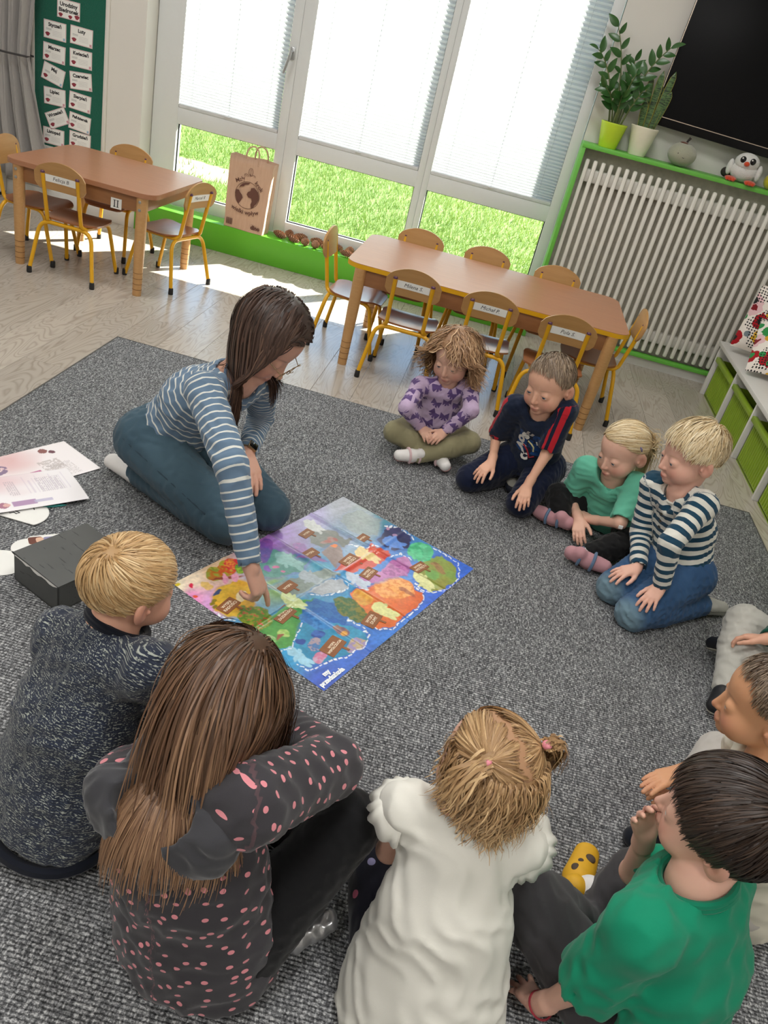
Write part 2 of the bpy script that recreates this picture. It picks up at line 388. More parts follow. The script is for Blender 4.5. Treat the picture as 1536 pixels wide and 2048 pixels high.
# ------------------------------------------------------------------ carpet
def carpet_mat():
    t = NT('loop_carpet'); p = t.gen()
    sep = t.new('SeparateXYZ'); t.link(p, sep.inputs[0]); wv = t.noise(t.mapv(p, (14, 4, 1)), 1, 2)
    y = t.math('ADD', sep.outputs[1], t.math('MULTIPLY', wv, .007)); ph = t.math('MULTIPLY', y, 1/.0088); row = t.math('FLOOR', ph)
    rows = t.math('SINE', t.math('MULTIPLY', t.math('FRACT', ph), PI))                                   # one rounded cord per row
    off = t.math('MULTIPLY', t.math('SINE', t.math('MULTIPLY', row, 12.9898)), .02)
    cv = t.new('CombineXYZ'); t.link(t.math('ADD', sep.outputs[0], off), cv.inputs[0]); t.link(t.math('MULTIPLY', row, .0088), cv.inputs[1])
    n1 = t.noise(t.mapv(cv.outputs[0], (165, 400, 1)), 1, 2, .6); n2 = t.noise(t.mapv(p, (.8, 1.2, 1)), 260, 2, .7)               # flecked yarn along the cord
    mott = t.math('ADD', t.math('MULTIPLY', n1, .85), t.math('ADD', t.math('MULTIPLY', n2, .85), t.math('MULTIPLY', rows, .16)))
    c = t.ramp(t.math('SUBTRACT', mott, .42), [(.28, '29292b'), (.46, '5c5d5f'), (.6, '8f9092'), (.76, 'd6d7d7')])
    big = t.noise(p, 2.2, 3); c = t.mix(t.math('MULTIPLY', big, .25), c, '707274')
    t.base(c, .95, 0, .15); hgt = t.math('ADD', t.math('MULTIPLY', rows, 1.0), t.math('ADD', t.math('MULTIPLY', n1, .9), t.math('MULTIPLY', n2, .8)))
    t.bump(hgt, .8, .004)
    return t.m
RUG = (-1.585, 1.49, -1.2, 3.47)
M_RUGEDGE = plain('carpet_binding', '55534f', .95, var=.1, vscale=120, bump=.5, bscale=300)
rug = thing('carpet', 'large grey mottled loop carpet covering the middle of the floor', 'carpet', (0, 0, 0))
shape_box('pile', ((RUG[0]+RUG[1])/2, (RUG[2]+RUG[3])/2, .0045), (RUG[1]-RUG[0]-.004, RUG[3]-RUG[2]-.004, .009), carpet_mat(), rug, bev=.003)
b = MB(); a0, a1, b0, b1 = RUG; b.tube([(a0, b0, .005), (a1, b0, .005), (a1, b1, .005), (a0, b1, .005)], .0048, 6, closed=True); b.build('binding', M_RUGEDGE, rug)
ZR = .009

# ------------------------------------------------------------------ tables
def beech(name, c1, c2, rough=.35, sc=1.0):
    t = NT(name); o = t.obj(); n = t.noise(t.mapv(o, (3*sc, 28*sc, 28*sc)), 2.0, 4, .6, .3); f = t.noise(t.mapv(o, (20, 260, 260)), 1.0, 2)
    c = t.mix(n, c1, c2); c2_ = t.mix(t.math('MULTIPLY', f, .25), c, c1); t.base(c2_, rough, 0, .5); return t.m
M_TOP = beech('beech_laminate', '9c6a4c', 'b5805f', .3); M_APRON = beech('beech_apron', '8d5d36', 'a5734a', .4); M_LEG = beech('beech_leg', 'b38450', 'cda26e', .4, 2)
M_PLY = beech('plywood', 'a67a46', 'c19662', .35); M_SEATW = beech('seat_plywood', '8e5630', 'a66b42', .32); M_YEL = plain('yellow_enamel', 'dda414', .35, var=.02)
M_YEDGE = plain('yellow_edge', 'dba40e', .4, var=.02); M_BLACKRUB = plain('black_rubber', '1d1c1c', .6); M_CAP = plain('purple_cap', '5e3a52', .5)
M_PAPER = plain('white_paper', 'ecebe6', .75, var=.01); M_INK = plain('ink', '28272a', .8, var=0); M_GROOVE = plain('groove', '6d4824', .8); M_BOLT = plain('steel_bolt', 'a9a9a6', .3, .9)
def make_table(name, label, cx, cy, L, D, H, edge, lx, ly, bolts=False):
    r = thing(name, label, 'table', (cx, cy, 0), 0)
    b = MB(); b.prism(rrect(L, D, .075, 6), H-.024, H); top = b.build('tabletop', M_TOP, r, angle=30)
    b = MB(); n = 60; pr = rrect(L+.003, D+.003, .0765, 6); b.prism(pr, H-.023, H-.0025); b.build('edge_band', edge, r, angle=30)
    for s in (-1, 1):
        shape_box('apron', (0, s*(ly-.004), H-.064), (2*lx-.03, .02, .08), M_APRON, r, bev=.002); shape_box('apron', (s*(lx-.004), 0, H-.064), (.02, 2*ly-.03, .08), M_APRON, r, bev=.002)
    for sx in (-1, 1):
        for sy in (-1, 1):
            prof = [(.023, 0), (.0235, .004), (.026, .15), (.029, .3), (.030, H-.024)]
            lg = MB().lathe(prof, 20, (sx*lx, sy*ly, 0)).build('leg', M_LEG, r)
            for z in (.035, .065, .095, .125): MB().lathe([(.0243+z*.012, z-.0012), (.0246+z*.012, z), (.0243+z*.012, z+.0012)], 20, (sx*lx, sy*ly, 0)).build('groove_ring', M_GROOVE, lg)
            if bolts:
                for z in (H-.045, H-.085):
                    R = Matrix.Rotation(math.radians(90), 3, 'X'); MB().lathe([(.008, 0), (.008, .003), (.004, .005)], 12, (sx*lx, sy*(ly+.029), z), R if sy < 0 else Matrix.Rotation(math.radians(-90), 3, 'X')).build('bolt', M_BOLT, lg)
    return r
T2 = make_table('school_table', 'long beech preschool table with yellow edge, radiator end of the room', .06, 4.28, 1.425, .735, .528, M_YEDGE, .635, .345)
T1 = make_table('school_table', 'square beech preschool table marked II beside the green notice board', -2.115, 4.435, .82, .735, .54, M_TOP, .336, .335, True)
pl = shape_box('number_plate', (.20, -.3425, .452), (.058, .003, .052), M_PAPER, T1)
b = MB()
for dx_ in (-.0085, .0085):
    b.box((.20+dx_, -.3444, .452), (.0048, .0008, .034))
    for dz_ in (-.0165, .0165): b.box((.20+dx_, -.3444, .452+dz_), (.0125, .0008, .0028))
b.build('lettering', M_INK, pl, smooth=False)

# ------------------------------------------------------------------ chairs (origin at the middle of the seat back, facing +Y of their own frame)
def arc_pts(pts, r=.04, n=5):
    """round the inner corners of a polyline"""
    P = [np.array(p, float) for p in pts]; out = [P[0]]
    for i in range(1, len(P)-1):
        a, b, c = P[i-1], P[i], P[i+1]; d1 = (a-b)/np.linalg.norm(a-b); d2 = (c-b)/np.linalg.norm(c-b)
        rr = min(r, .45*np.linalg.norm(a-b), .45*np.linalg.norm(c-b)); p, q = b+d1*rr, b+d2*rr
        for k_ in range(n+1): t_ = k_/n; out.append((1-t_)**2*p + 2*t_*(1-t_)*b + t_*t_*q)
    out.append(P[-1]); return out
def chair_meshes():
    m = {}
    def keep(nm, mb, mat): o = mb.build(nm, mat); m.setdefault(nm, []).append(o.data); bpy.data.objects.remove(o)
    for s in (-1, 1):
        fr = MB(); pts = arc_pts([(s*.0925, -.012, .535), (s*.0925, .035, .30), (s*.105, .06, .285), (s*.125, .28, .283), (s*.148, .345, .012)], .045); fr.tube(pts, .0105, 10); keep('side_frame', fr, M_YEL)
        cp = MB(); cp.lathe([(.0112, -.004), (.0112, .004), (.007, .0075)], 12, (s*.0925, -.0128, .538)); keep('cap', cp, M_CAP)
        for (fx, fy) in ((s*.1495, .349), (s*.177, .003)):
            ft = MB(); ft.lathe([(.0125, 0), (.0135, .004), (.0128, .032), (.011, .036)], 12, (fx, fy, 0)); keep('rubber_foot', ft, M_BLACKRUB)
    ar = MB(); ar.tube(arc_pts([(-.177, .004, .02), (-.14, .052, .278), (.14, .052, .278), (.177, .004, .02)], .06, 7), .0105, 10); keep('rear_leg_arch', ar, M_YEL)
    cr = MB(); cr.tube([(-.118, .255, .277), (.118, .255, .277)], .0085, 8); keep('cross_bar', cr, M_YEL)
    xs = list(-.135*np.cos(np.linspace(0, PI, 21)))
    def top(x): return .597 - .05*(abs(x)/.135)**2.2 - .012*max(0, (abs(x)-.118)/.017)
    def bot(x): return .452 + .004 + .03*max(0, (abs(x)-.105)/.03)**2
    bk = MB().slab(xs, bot, lambda x: max(top(x), bot(x)+.004), .010, lambda x, v, t_: (x, .012 - 1.3*x*x*.55 - (v-.45)*.16 + t_, v), 5); keep('backrest', bk, M_PLY)
    xs2 = list(-.148*np.cos(np.linspace(0, PI, 21)))
    def f0(x): return .045 + .05*max(0, (abs(x)-.08)/.068)**2
    def f1(x): return .335 - .07*max(0, (abs(x)-.09)/.058)**2
    def sf(x, v, t_): return (x, v, .301 - .012*math.sin(PI*min(1, max(0, (v-.05)/.27))) - (.018*max(0, (v-.28)/.055)**2) + .25*x*x + t_)
    st = MB().slab(xs2, f0, f1, .009, sf, 8); keep('seat', st, M_SEATW)
    return m
CH = chair_meshes()
M_CHW = {}
def chair(x, y, rz, label, name_tag=None, group='yellow framed chairs around the tables'):
    r = thing('school_chair', label, 'chair', (x, y, 0), rz, group)
    for nm, ms in CH.items():
        for me_ in ms: put(nm, me_, r)
    if name_tag:
        lb = MB().slab(list(np.linspace(-.08, .08, 13)), lambda x: .495, lambda x: .531, .001, lambda x, v, t_: (x, .012-.715*x*x-(v-.45)*.16-.0062+t_, v), 1).build('name_label', M_PAPER, r)
        tx = text(name_tag, .026, M_INK, lb, frame4((0, .012-(.513-.45)*.16-.0072, .513), (1, 0, 0), (0, -.16, 1)), shear=.25)
        for v in tx.data.vertices: v.co.y -= .715*v.co.x**2
    return r
chair(-.293, 3.81, 0, 'yellow framed chair with name label, on the carpet side of the long table, sunny end', 'Milena S.')
chair(.085, 3.79, 0, 'yellow framed chair with name label, on the carpet side of the long table, middle', 'Michał P.')
chair(.46, 3.75, 0, 'yellow framed chair with name label behind the boy in navy', 'Pola S.')
chair(-.795, 4.243, math.radians(-92), 'yellow framed chair at the long table end by the pine cones')
chair(.852, 4.252, math.radians(90), 'yellow framed chair at the long table end by the storage bench')
for cxx, lab in ((-.385, 'yellow framed chair on the window side of the long table, next to the pine cones'), (.01, 'yellow framed chair on the window side of the long table, middle one of three'), (.425, 'yellow framed chair on the window side of the long table, next to the radiator')): chair(cxx, 4.745, PI, lab)
chair(-2.165, 4.0, 0, 'yellow framed chair with name label on the carpet side of the square table', 'Felicja B')
chair(-2.22, 4.905, PI, 'yellow framed chair between the square table and the notice board')
chair(-1.60, 4.424, math.radians(75), 'yellow framed chair with name label beside the paper bag', 'Marcel R')
chair(-2.65, 4.32, math.radians(-90), 'yellow framed chair at the curtain end of the square table')

# ------------------------------------------------------------------ radiator with its green casing
rc = thing('radiator_casing', 'green framed casing around the radiator with a shelf on top', 'radiator cover', (0, 0, 0))
RX0, RX1, RY = .366, 1.955, 5.30
shape_box('shelf', ((RX0+RX1)/2, 5.395, 1.19), (RX1-RX0, .205, .024), M_GREENFRAME, rc, bev=.002)
shape_box('side_panel', (RX0+.012, 5.395, .59), (.024, .2, 1.176), M_GREENFRAME, rc, bev=.002)
shape_box('bottom_rail', ((RX0+RX1)/2+.012, 5.33, .074), (RX1-RX0-.024, .06, .022), M_GREENFRAME, rc, bev=.002)
M_DARKGREY = plain('dusty_grey', 'b5b0a2', .9, var=.15)
shape_box('back_panel', ((RX0+RX1)/2+.012, 5.43, .62), (RX1-RX0-.03, .02, 1.1), M_DARKGREY, rc)
struct('baseboard_radiator', ((RX0+RX1)/2+.012, 5.345, .03), (RX1-RX0-.024, .02, .06), M_WHITE)
ra = thing('radiator', 'tall white tubular radiator with many vertical bars', 'radiator', (0, 0, 0))
M_RAD = plain('radiator_enamel', 'e4e1d8', .4, var=.015)
for z in (1.03, .2):
    shape_box('header_pipe', ((RX0+RX1)/2+.01, 5.385, z), (RX1-RX0-.1, .045, .075), M_RAD, ra, bev=.012)
bar = None; nb = 31; pitch = .0487
for i in range(nb):
    bx = RX0+.06+pitch*i
    if bar is None:
        bar = MB().box((0, 0, 0), (.0255, .03, 1.02), bev=.009).build('radiator_bar', M_RAD, ra); o = bar
    else: o = put('radiator_bar', bar.data, ra)
    o.location = (bx, 5.34, .612)
    if i < nb-1:
        for z in (1.03, .2):
            pass

# ------------------------------------------------------------------ storage bench with green bins and cushions
BX0, BX1 = 1.53, 1.955
bench = thing('storage_bench', 'long low white storage bench along the right wall', 'bench', (0, 0, 0))
M_BENCH = plain('white_melamine', 'dcdad6', .4, var=.01)
shape_box('bench_top', ((BX0+BX1)/2, 3.48, .335), (BX1-BX0, 3.29, .024), M_BENCH, bench, bev=.002)
dv = [5.105, 4.62, 4.135, 3.65, 3.165, 2.68, 2.195, 1.86]
for y in dv: shape_box('divider', ((BX0+BX1)/2+.008, y, .162), (BX1-BX0-.016, .02, .322), M_BENCH, bench, bev=.0015)
t = NT('green_plastic'); o = t.obj(); c = t.mix(t.noise(o, 6, 3), '7b981f', '92ab34'); t.base(c, .35, 0, .5); t.b.inputs['Transmission Weight'].default_value = .0; M_BIN = t.m
for i in range(6):
    y1, y0 = dv[i]-.022, dv[i+1]+.022; yc = (y0+y1)/2; w = y1-y0
    r = thing('storage_bin', ['lime green plastic bin in the bench bay next to the radiator', 'lime green plastic bin in the second bench bay from the radiator', 'lime green plastic bin in the third bench bay from the radiator', 'lime green plastic bin in the fourth bench bay from the radiator', 'lime green plastic bin in the fifth bench bay from the radiator', 'lime green plastic bin in the sixth bench bay from the radiator'][i], 'storage bin', (BX0+.04, yc, 0), 0, 'lime green bins in the bench')
    b = MB(); b.box((.003, 0, .125), (.006, w, .235)); b.box((.30, 0, .125), (.006, w, .235)); b.box((.15, -w/2+.003, .125), (.3, .006, .235)); b.box((.15, w/2-.003, .125), (.3, .006, .235)); b.box((.15, 0, .006), (.3, w, .012))
    b.build('body', M_BIN, r, smooth=False)
    rb = MB(); n = 14
    for k in range(n): rb.tube([(-.001, -w/2+.03+(w-.06)*k/(n-1), .02), (-.001, -w/2+.03+(w-.06)*k/(n-1), .225)], .004, 6)
    rb.build('ribs', M_BIN, r)
    MB().box((-.012, 0, .243), (.03, w, .03), bev=.006).build('rim', M_BIN, r)
def floral():
    t = NT('floral_fabric'); uv = t.attr('gcoord', 'Vector'); base = 'e8dfd6'
    def vor(scale, loc, rnd=1):
        n = t.new('TexVoronoi', voronoi_dimensions='2D', feature='F1'); n.inputs['Scale'].default_value = scale; n.inputs['Randomness'].default_value = rnd
        t.link(t.mapv(uv, loc=loc), n.inputs['Vector']); return n
    nz = t.noise(uv, 30, 2, dim='3D')
    a = vor(9, (0, 0, 0)); sp = t.new('SeparateColor'); t.link(a.outputs['Color'], sp.inputs[0]); d = t.math('ADD', a.outputs['Distance'], t.math('MULTIPLY', t.math('SUBTRACT', nz, .5), .45))
    fill = t.ramp(sp.outputs[0], [(0, 'a3141f'), (.22, 'e0b9bd'), (.42, 'd9a72d'), (.6, 'f0ebe2'), (.72, '2c8a44'), (.88, 'c22033')], 'CONSTANT')
    c = t.mix(t.math('LESS_THAN', d, .42), base, fill)
    inner = t.ramp(sp.outputs[1], [(0, '20201f'), (.3, 'f0e9df'), (.55, '7c1620'), (.8, 'e6c243')], 'CONSTANT'); c = t.mix(t.math('LESS_THAN', d, .16), c, inner)
    b2 = vor(16, (3, 5, 0)); s2 = t.new('SeparateColor'); t.link(b2.outputs['Color'], s2.inputs[0])
    c = t.mix(t.math('MULTIPLY', t.math('LESS_THAN', b2.outputs['Distance'], .3), t.math('GREATER_THAN', s2.outputs[0], .62)), c, t.ramp(s2.outputs[1], [(0, '2e8d4c'), (.5, '77838a'), (.75, 'd2a02a')], 'CONSTANT'))
    dots = vor(62, (1, 1, 0), .25); dm = t.math('MULTIPLY', t.math('LESS_THAN', dots.outputs['Distance'], .3), t.math('GREATER_THAN', sp.outputs[2], .66)); c = t.mix(dm, c, '232222')
    t.base(c, .85, 0, .2, .2); t.bump(t.noise(t.obj(), 500, 1), .15, .001); return t.m
M_FLORAL = floral()
def cushion(label, loc, eul, s=.40, th=.06, seed=0):
    n = 18; V = []; UV = []; Fq = []
    r2 = np.random.default_rng(seed); ph = r2.uniform(0, 6, 4)
    for sd in (-1, 1):
        for i in range(n+1):
            for j in range(n+1):
                u, v = i/n*2-1, j/n*2-1; pin = 1-.06*(1-abs(u)**3)*abs(v)**4 ; px = u*s/2*(1-.07*(1-u*u)*0)*(1-.05*(1-v*v)*abs(u)**6*-1); py = v*s/2
                k_ = (max(0, (1-u*u)*(1-v*v)))**.42; wr = .006*math.sin(5*u+3*v+ph[0])*k_
                inx = 1-.06*(1-v*v)*abs(u); iny = 1-.06*(1-u*u)*abs(v)
                V.append((px*inx, py*iny, sd*(th*k_+wr*.6))); UV.append((px+3*seed+sd, py+seed*1.7, 0))
    o_ = (n+1)**2
    for i in range(n):
        for j in range(n):
            a, b_, c_, d_ = i*(n+1)+j, (i+1)*(n+1)+j, (i+1)*(n+1)+j+1, i*(n+1)+j+1; Fq += [(a, d_, c_, b_), (o_+a, o_+b_, o_+c_, o_+d_)]
    me = bpy.data.meshes.new('cushion'); me.from_pydata(V, [], Fq); at = me.attributes.new('gcoord', 'FLOAT_VECTOR', 'POINT'); at.data.foreach_set('vector', np.array(UV, np.float32).ravel()); me.materials.append(M_FLORAL)
    me.polygons.foreach_set('use_smooth', [True]*len(me.polygons)); o = put('cushion', me); o.location = loc; o.rotation_euler = eul
    return tag(o, label, 'cushion', 'floral cushions on the bench')
cushion('floral cushion standing upright at the radiator end of the bench', (1.74, 4.90, .552), (math.radians(74), math.radians(4), math.radians(-18)), .38, .055, 1)
cushion('floral cushion lying tilted against the upright floral cushion', (1.75, 4.60, .50), (math.radians(38), math.radians(-4), math.radians(-14)), .38, .06, 2)
# ------------------------------------------------------------------ television
tv = thing('television', 'large black flat television mounted on the wall above the radiator', 'television', (.706, 5.425, 1.384)); tv.rotation_euler = (math.radians(-2), math.radians(1.8), math.radians(-4))
M_TVB = plain('tv_bezel', '0a0a0c', .35, spec=.25, var=0); M_TVS = plain('tv_screen', '040406', .2, spec=.12, var=0); M_CHROME = plain('chrome_strip', 'b9a99a', .25, .9, var=0)
TW, TH = 1.24, .74
shape_box('housing', (TW/2, .02, TH/2), (TW, .045, TH), M_TVB, tv, bev=.004); shape_box('screen', (TW/2, -.003, .045+(TH-.055)/2), (TW-.016, .003, TH-.058), M_TVS, tv)
b = MB(); b.box((TW/2, -.004, .046), (TW-.004, .004, .004)); b.box((.003, -.003, TH/2+.02), (.004, .004, TH-.05)); b.build('trim_strip', M_CHROME, tv)
text('HD', .016, M_PAPER, tv, frame4((.93, -.0035, .022), (1, 0, 0), (0, 0, 1)), bold=.0006)
shape_box('wall_bracket', (TW/2+.02, .05, TH/2), (.3, .03, .3), M_TVB, tv)

# ------------------------------------------------------------------ plants on the shelf
M_POTG = plain('green_pot', 'b9d433', .35, var=.02); M_POTC = plain('cream_pot', 'e3dfc9', .35, var=.02); M_SOIL = plain('soil', '2b211a', .95, var=.2, bump=.6, bscale=120)
def leaf_mesh(nm, L, W, mat, curl=.15, fold=.25, n=7):
    mb = MB(); vs_ = []; fs = []
    for i in range(n+1):
        t_ = i/n; w = W*math.sin(PI*min(1, t_**.8*.98+.01))**.8; z = curl*L*(t_-t_*t_*1.2)
        vs_ += [(-w/2, t_*L, z+fold*w/2), (0, t_*L, z), (w/2, t_*L, z+fold*w/2)]
    for i in range(n):
        a = 3*i; fs += [(a, a+1, a+4, a+3), (a+1, a+2, a+5, a+4)]
    mb.add(vs_, fs); o = mb.build(nm, mat); d = o.data; bpy.data.objects.remove(o); return d
t = NT('zz_leaf'); c = t.mix(t.noise(t.obj(), 25, 2), '1f3f1c', '3a6a2c'); t.base(c, .3, 0, .5); M_ZZ = t.m
M_ZSTEM = plain('plant_stem', '5d6a3a', .5, var=.15)
SHZ = 1.2025
def pot(root, r1, r2, H, mat):
    MB().lathe([(r1*.96, 0), (r1, .004), (r2, H-.012), (r2+.003, H-.004), (r2+.002, H), (r2-.006, H), (r2-.009, H-.03), (.002, H-.032)], 28).build('pot', mat, root)
    MB().lathe([(.001, H-.03), (r2-.011, H-.029), (r2-.011, H-.024), (.001, H-.018)], 20).build('soil', M_SOIL, root)
zz = thing('potted_zz_plant', 'glossy leafy plant in a lime green pot on the radiator shelf', 'plant', (.512, 5.385, SHZ)); pot(zz, .054, .076, .135, M_POTG)
LF = leaf_mesh('leaf', .078, .036, M_ZZ); rp = random.Random(5)
def zz_stem(base, tip, bend, nl, l0=.35):
    B = np.array(base); Tt = np.array(tip); mid = (B+Tt)/2 + np.array(bend); P = [(1-q)**2*B + 2*q*(1-q)*mid + q*q*Tt for q in np.linspace(0, 1, 12)]
    st = MB().tube(P, list(np.linspace(.0065, .0022, 12)), 7).build('stem', M_ZSTEM, zz)
    for i in range(nl):
        q = l0 + (1-l0)*i/(nl-1); p = (1-q)**2*B + 2*q*(1-q)*mid + q*q*Tt; d = 2*(1-q)*(mid-B) + 2*q*(Tt-mid); d /= np.linalg.norm(d)
        side = 1 if i % 2 else -1; lat = np.cross(d, np.array([rp.uniform(-.3, .3), -1, rp.uniform(-.2, .4)])); lat /= np.linalg.norm(lat)
        y = d*.75 + lat*side*.8 + np.array([0, rp.uniform(-.4, .2), 0]); y /= np.linalg.norm(y)
        xx = np.cross(y, np.array([rp.uniform(-.5, .5), -1, .5])); xx /= np.linalg.norm(xx); zz_ = np.cross(xx, y)
        if i == nl-1: y = d
        s_ = rp.uniform(.8, 1.15); o = put('leaf', LF, st)
        o.matrix_local = Matrix(((xx[0]*s_, y[0]*s_, zz_[0]*s_, p[0]), (xx[1]*s_, y[1]*s_, zz_[1]*s_, p[1]), (xx[2]*s_, y[2]*s_, zz_[2]*s_, p[2]), (0, 0, 0, 1)))
for base, tip, bend, nl in (((-.03, 0, .11), (-.22, -.01, .47), (.03, 0, .1), 9), ((-.01, .01, .11), (-.15, .03, .60), (.05, 0, .05), 9), ((.02, 0, .11), (.16, -.03, .56), (-.06, 0, .06), 12), ((.0, -.02, .11), (.02, -.09, .40), (-.02, 0, .04), 8),
                            ((.03, -.01, .11), (.09, -.06, .33), (-.01, 0, .02), 8), ((-.02, -.02, .11), (-.12, -.07, .30), (.03, 0, .05), 8), ((.01, .02, .11), (.0, .04, .46), (.02, 0, .03), 10), ((-.01, -.03, .11), (-.02, -.1, .28), (0, 0, .05), 7)): zz_stem(base, tip, bend, nl)
sv = thing('potted_snake_plant', 'striped snake plant in a cream pot on the radiator shelf', 'plant', (.69, 5.385, SHZ)); pot(sv, .052, .080, .155, M_POTC)
t = NT('snake_leaf'); o = t.obj(); band = t.noise(t.mapv(o, (8, 8, 60)), 2.0, 3, .6, .6); cc = t.ramp(band, [(.42, '1f3320'), (.5, '5d7c45'), (.6, '2c4a2a')]); ed = t.attr('rim'); t.base(t.mix(ed, cc, 'b4a94a'), .4); M_SNAKE = t.m
for i, (bx, by, tx, ty, H) in enumerate(((-.02, 0, -.06, -.0, .30), (.0, -.01, -.01, -.02, .33), (.025, 0, .06, .0, .34), (.01, .02, .02, .03, .26), (-.03, -.01, -.05, -.03, .17), (.035, .01, .075, .0, .24))):
    vs_ = []; fs = []; rim = []; n = 10; tw = rp.uniform(-.5, .5)
    for k in range(n+1):
        q = k/n; w = .046*(.55+.6*q)*(1-q**6)**.6 + .001; cx_, cy_ = bx+(tx-bx)*q, by+(ty-by)*q; a = tw*q
        for j, s_ in enumerate((-1, -.8, 0, .8, 1)):
            vs_.append((cx_+s_*w/2*math.cos(a), cy_+s_*w/2*math.sin(a)-abs(s_)*w*.12*-1, .12+H*q)); rim.append(1.0 if j in (0, 4) else 0.0)
    for k in range(n):
        for j in range(4): a = 5*k+j; fs.append((a, a+1, a+6, a+5))
    mb = MB().add(vs_, fs); o = mb.build('leaf', M_SNAKE, sv); at = o.data.attributes.new('rim', 'FLOAT', 'POINT'); at.data.foreach_set('value', np.array(rim, np.float32))
    md = o.modifiers.new('s', 'SOLIDIFY'); md.thickness = .003

# ------------------------------------------------------------------ plush toys on the shelf
def fuzzy(name, c, var=.12):
    t = NT(name); o = t.obj(); n = t.noise(o, 160, 3, .7); a = lin(c); cc = t.mix(n, c, c); nd = cc.node; nd.inputs[6].default_value = (*[x*(1-var) for x in a], 1); nd.inputs[7].default_value = (*[min(1, x*(1+var)) for x in a], 1)
    t.base(cc, .95, 0, .1, .5); t.bump(n, .7, .006); return t.m
def ball(mb, c, r, sc=(1, 1, 1), n=16, m=10, R=None):
    prof = [(math.sin(PI*i/m)+1e-4, -math.cos(PI*i/m)) for i in range(m+1)]; o = len(mb.v); mb.lathe(prof, n)
    for i in range(o, len(mb.v)):
        p = Vector((mb.v[i][0]*r*sc[0], mb.v[i][1]*r*sc[1], mb.v[i][2]*r*sc[2])); p = (R @ p) if R else p; mb.v[i] = (p.x+c[0], p.y+c[1], p.z+c[2])
    return mb
M_DARKP = plain('dark_plush', '2a2422', .8); M_FACE = plain('embroidery', '241d1a', .6, var=0)
ap = thing('plush_fruit', 'round grey green plush fruit with a small smiling face', 'plush toy', (.945, 5.375, SHZ)); R90 = Matrix.Rotation(0, 3, 'Z')
mb = MB(); prof = []
for i in range(15):
    a = PI*i/14; r = .079*math.sin(a)*(1+.06*math.sin(a)); z = .066 - .066*math.cos(a); z -= .012*math.exp(-(r/.022)**2)*(1 if i > 7 else -.4); prof.append((r+1e-4, z))
mb.lathe(prof, 26); mb.build('body', fuzzy('sage_plush', 'a2a38f'), ap)
MB().tube([(0, 0, .115), (.004, -.004, .14), (.014, -.006, .16)], [.008, .006, .008], 8).build('stalk', M_DARKP, ap)
lf = ball(MB(), (-.012, -.006, .127), .02, (1.2, .7, .35)); lf.build('leaf', fuzzy('brown_plush', '6d4a3a'), ap)
for s in (-1, 1): ball(MB(), (s*.031-.004, -.0715, .07), .0042).build('eye', M_FACE, ap)
MB().tube([(-.011, -.0795, .057), (-.006, -.0805, .053), (0, -.081, .052), (.005, -.0805, .054)], .0015, 6).build('mouth', M_FACE, ap)
pg = thing('plush_bird', 'white plush bird with red beak and orange feet', 'plush toy', (1.318, 5.375, SHZ), math.radians(-12)); pg.scale = (1.25, 1.1, 1.14); W = fuzzy('white_plush', 'dcdcd8'); OR = fuzzy('orange_plush', 'd04a26')
ball(MB(), (0, 0, .055), .055, (1.15, .95, .95)).build('body', W, pg); ball(MB(), (.0, -.012, .098), .05, (1.12, 1, .9)).build('head', W, pg)
for s in (-1, 1):
    ball(MB(), (s*.066, -.005, .06), .03, (.5, .7, 1.3)).build('wing', W, pg); ft = MB(); ball(ft, (s*.045, -.062, .012), .02, (1.4, 1.5, .6))
    for q in (-1, 0, 1): ball(ft, (s*.045+q*.014, -.092, .01), .009)
    ft.build('foot', OR, pg); e = ball(MB(), (s*.022, -.056, .108), .0135, (1, .6, 1.15)).build('eye', plain('eye_black', '0c0e14', .08, var=0), pg); ball(MB(), (s*.022-.004, -.0635, .114), .0035).build('eye_glint', M_PAPER, e)
ball(MB(), (0, -.065, .092), .013, (1, 1.0, .9)).build('beak', OR, pg); ball(MB(), (-.07, .02, .03), .028, (1, 1, .9)).build('tail', M_DARKP, pg)
yl = thing('plush_chick', 'yellow plush chick with a white head beside the plush bird', 'plush toy', (1.50, 5.38, SHZ)); ball(MB(), (0, 0, .045), .05, (1, .9, .95)).build('body', fuzzy('yellow_plush', 'c2b21e'), yl); ball(MB(), (0, -.005, .1), .032).build('head', W, yl)
for s in (-1, 1): ball(MB(), (s*.012, -.034, .106), .005).build('eye', M_FACE, yl)
ball(MB(), (0, -.037, .096), .007).build('beak', OR, yl)

# ------------------------------------------------------------------ green notice board with birthday cards
M_FELT = fuzzy('green_felt', '0b5c49', .06)
bd = thing('notice_board', 'tall dark green felt notice board on the wall', 'notice board', (-2.84, 5.34, 1.0))
BW, BZ0, BZ1 = .455, -.62, .75
shape_box('felt', (0, -.008, (BZ0+BZ1)/2), (BW, .016, BZ1-BZ0), M_FELT, bd); b = MB()
for c, d in (((BW/2+.012, -.009, (BZ0+BZ1)/2), (.024, .02, BZ1-BZ0+.048)), ((-BW/2-.012, -.009, (BZ0+BZ1)/2), (.024, .02, BZ1-BZ0+.048)), ((0, -.009, BZ1+.012), (BW, .02, .024)), ((0, -.009, BZ0-.012), (BW, .02, .024))): b.box(c, d, bev=.003)
b.build('frame', M_WALL, bd)
M_PINK = plain('pink_print', 'c9909a', .7, var=.2, vscale=60); M_RED = plain('berry_print', '8f3340', .7, var=.3, vscale=90); M_PINKL = plain('pink_line', 'cfa3a8', .7, var=0); M_GREYP = plain('grey_print', '9a989a', .8, var=0); M_BLUEP = plain('blue_print', '9db8cc', .7, var=0)
def cb_(x, y): return (x*.22135, y*.22135)
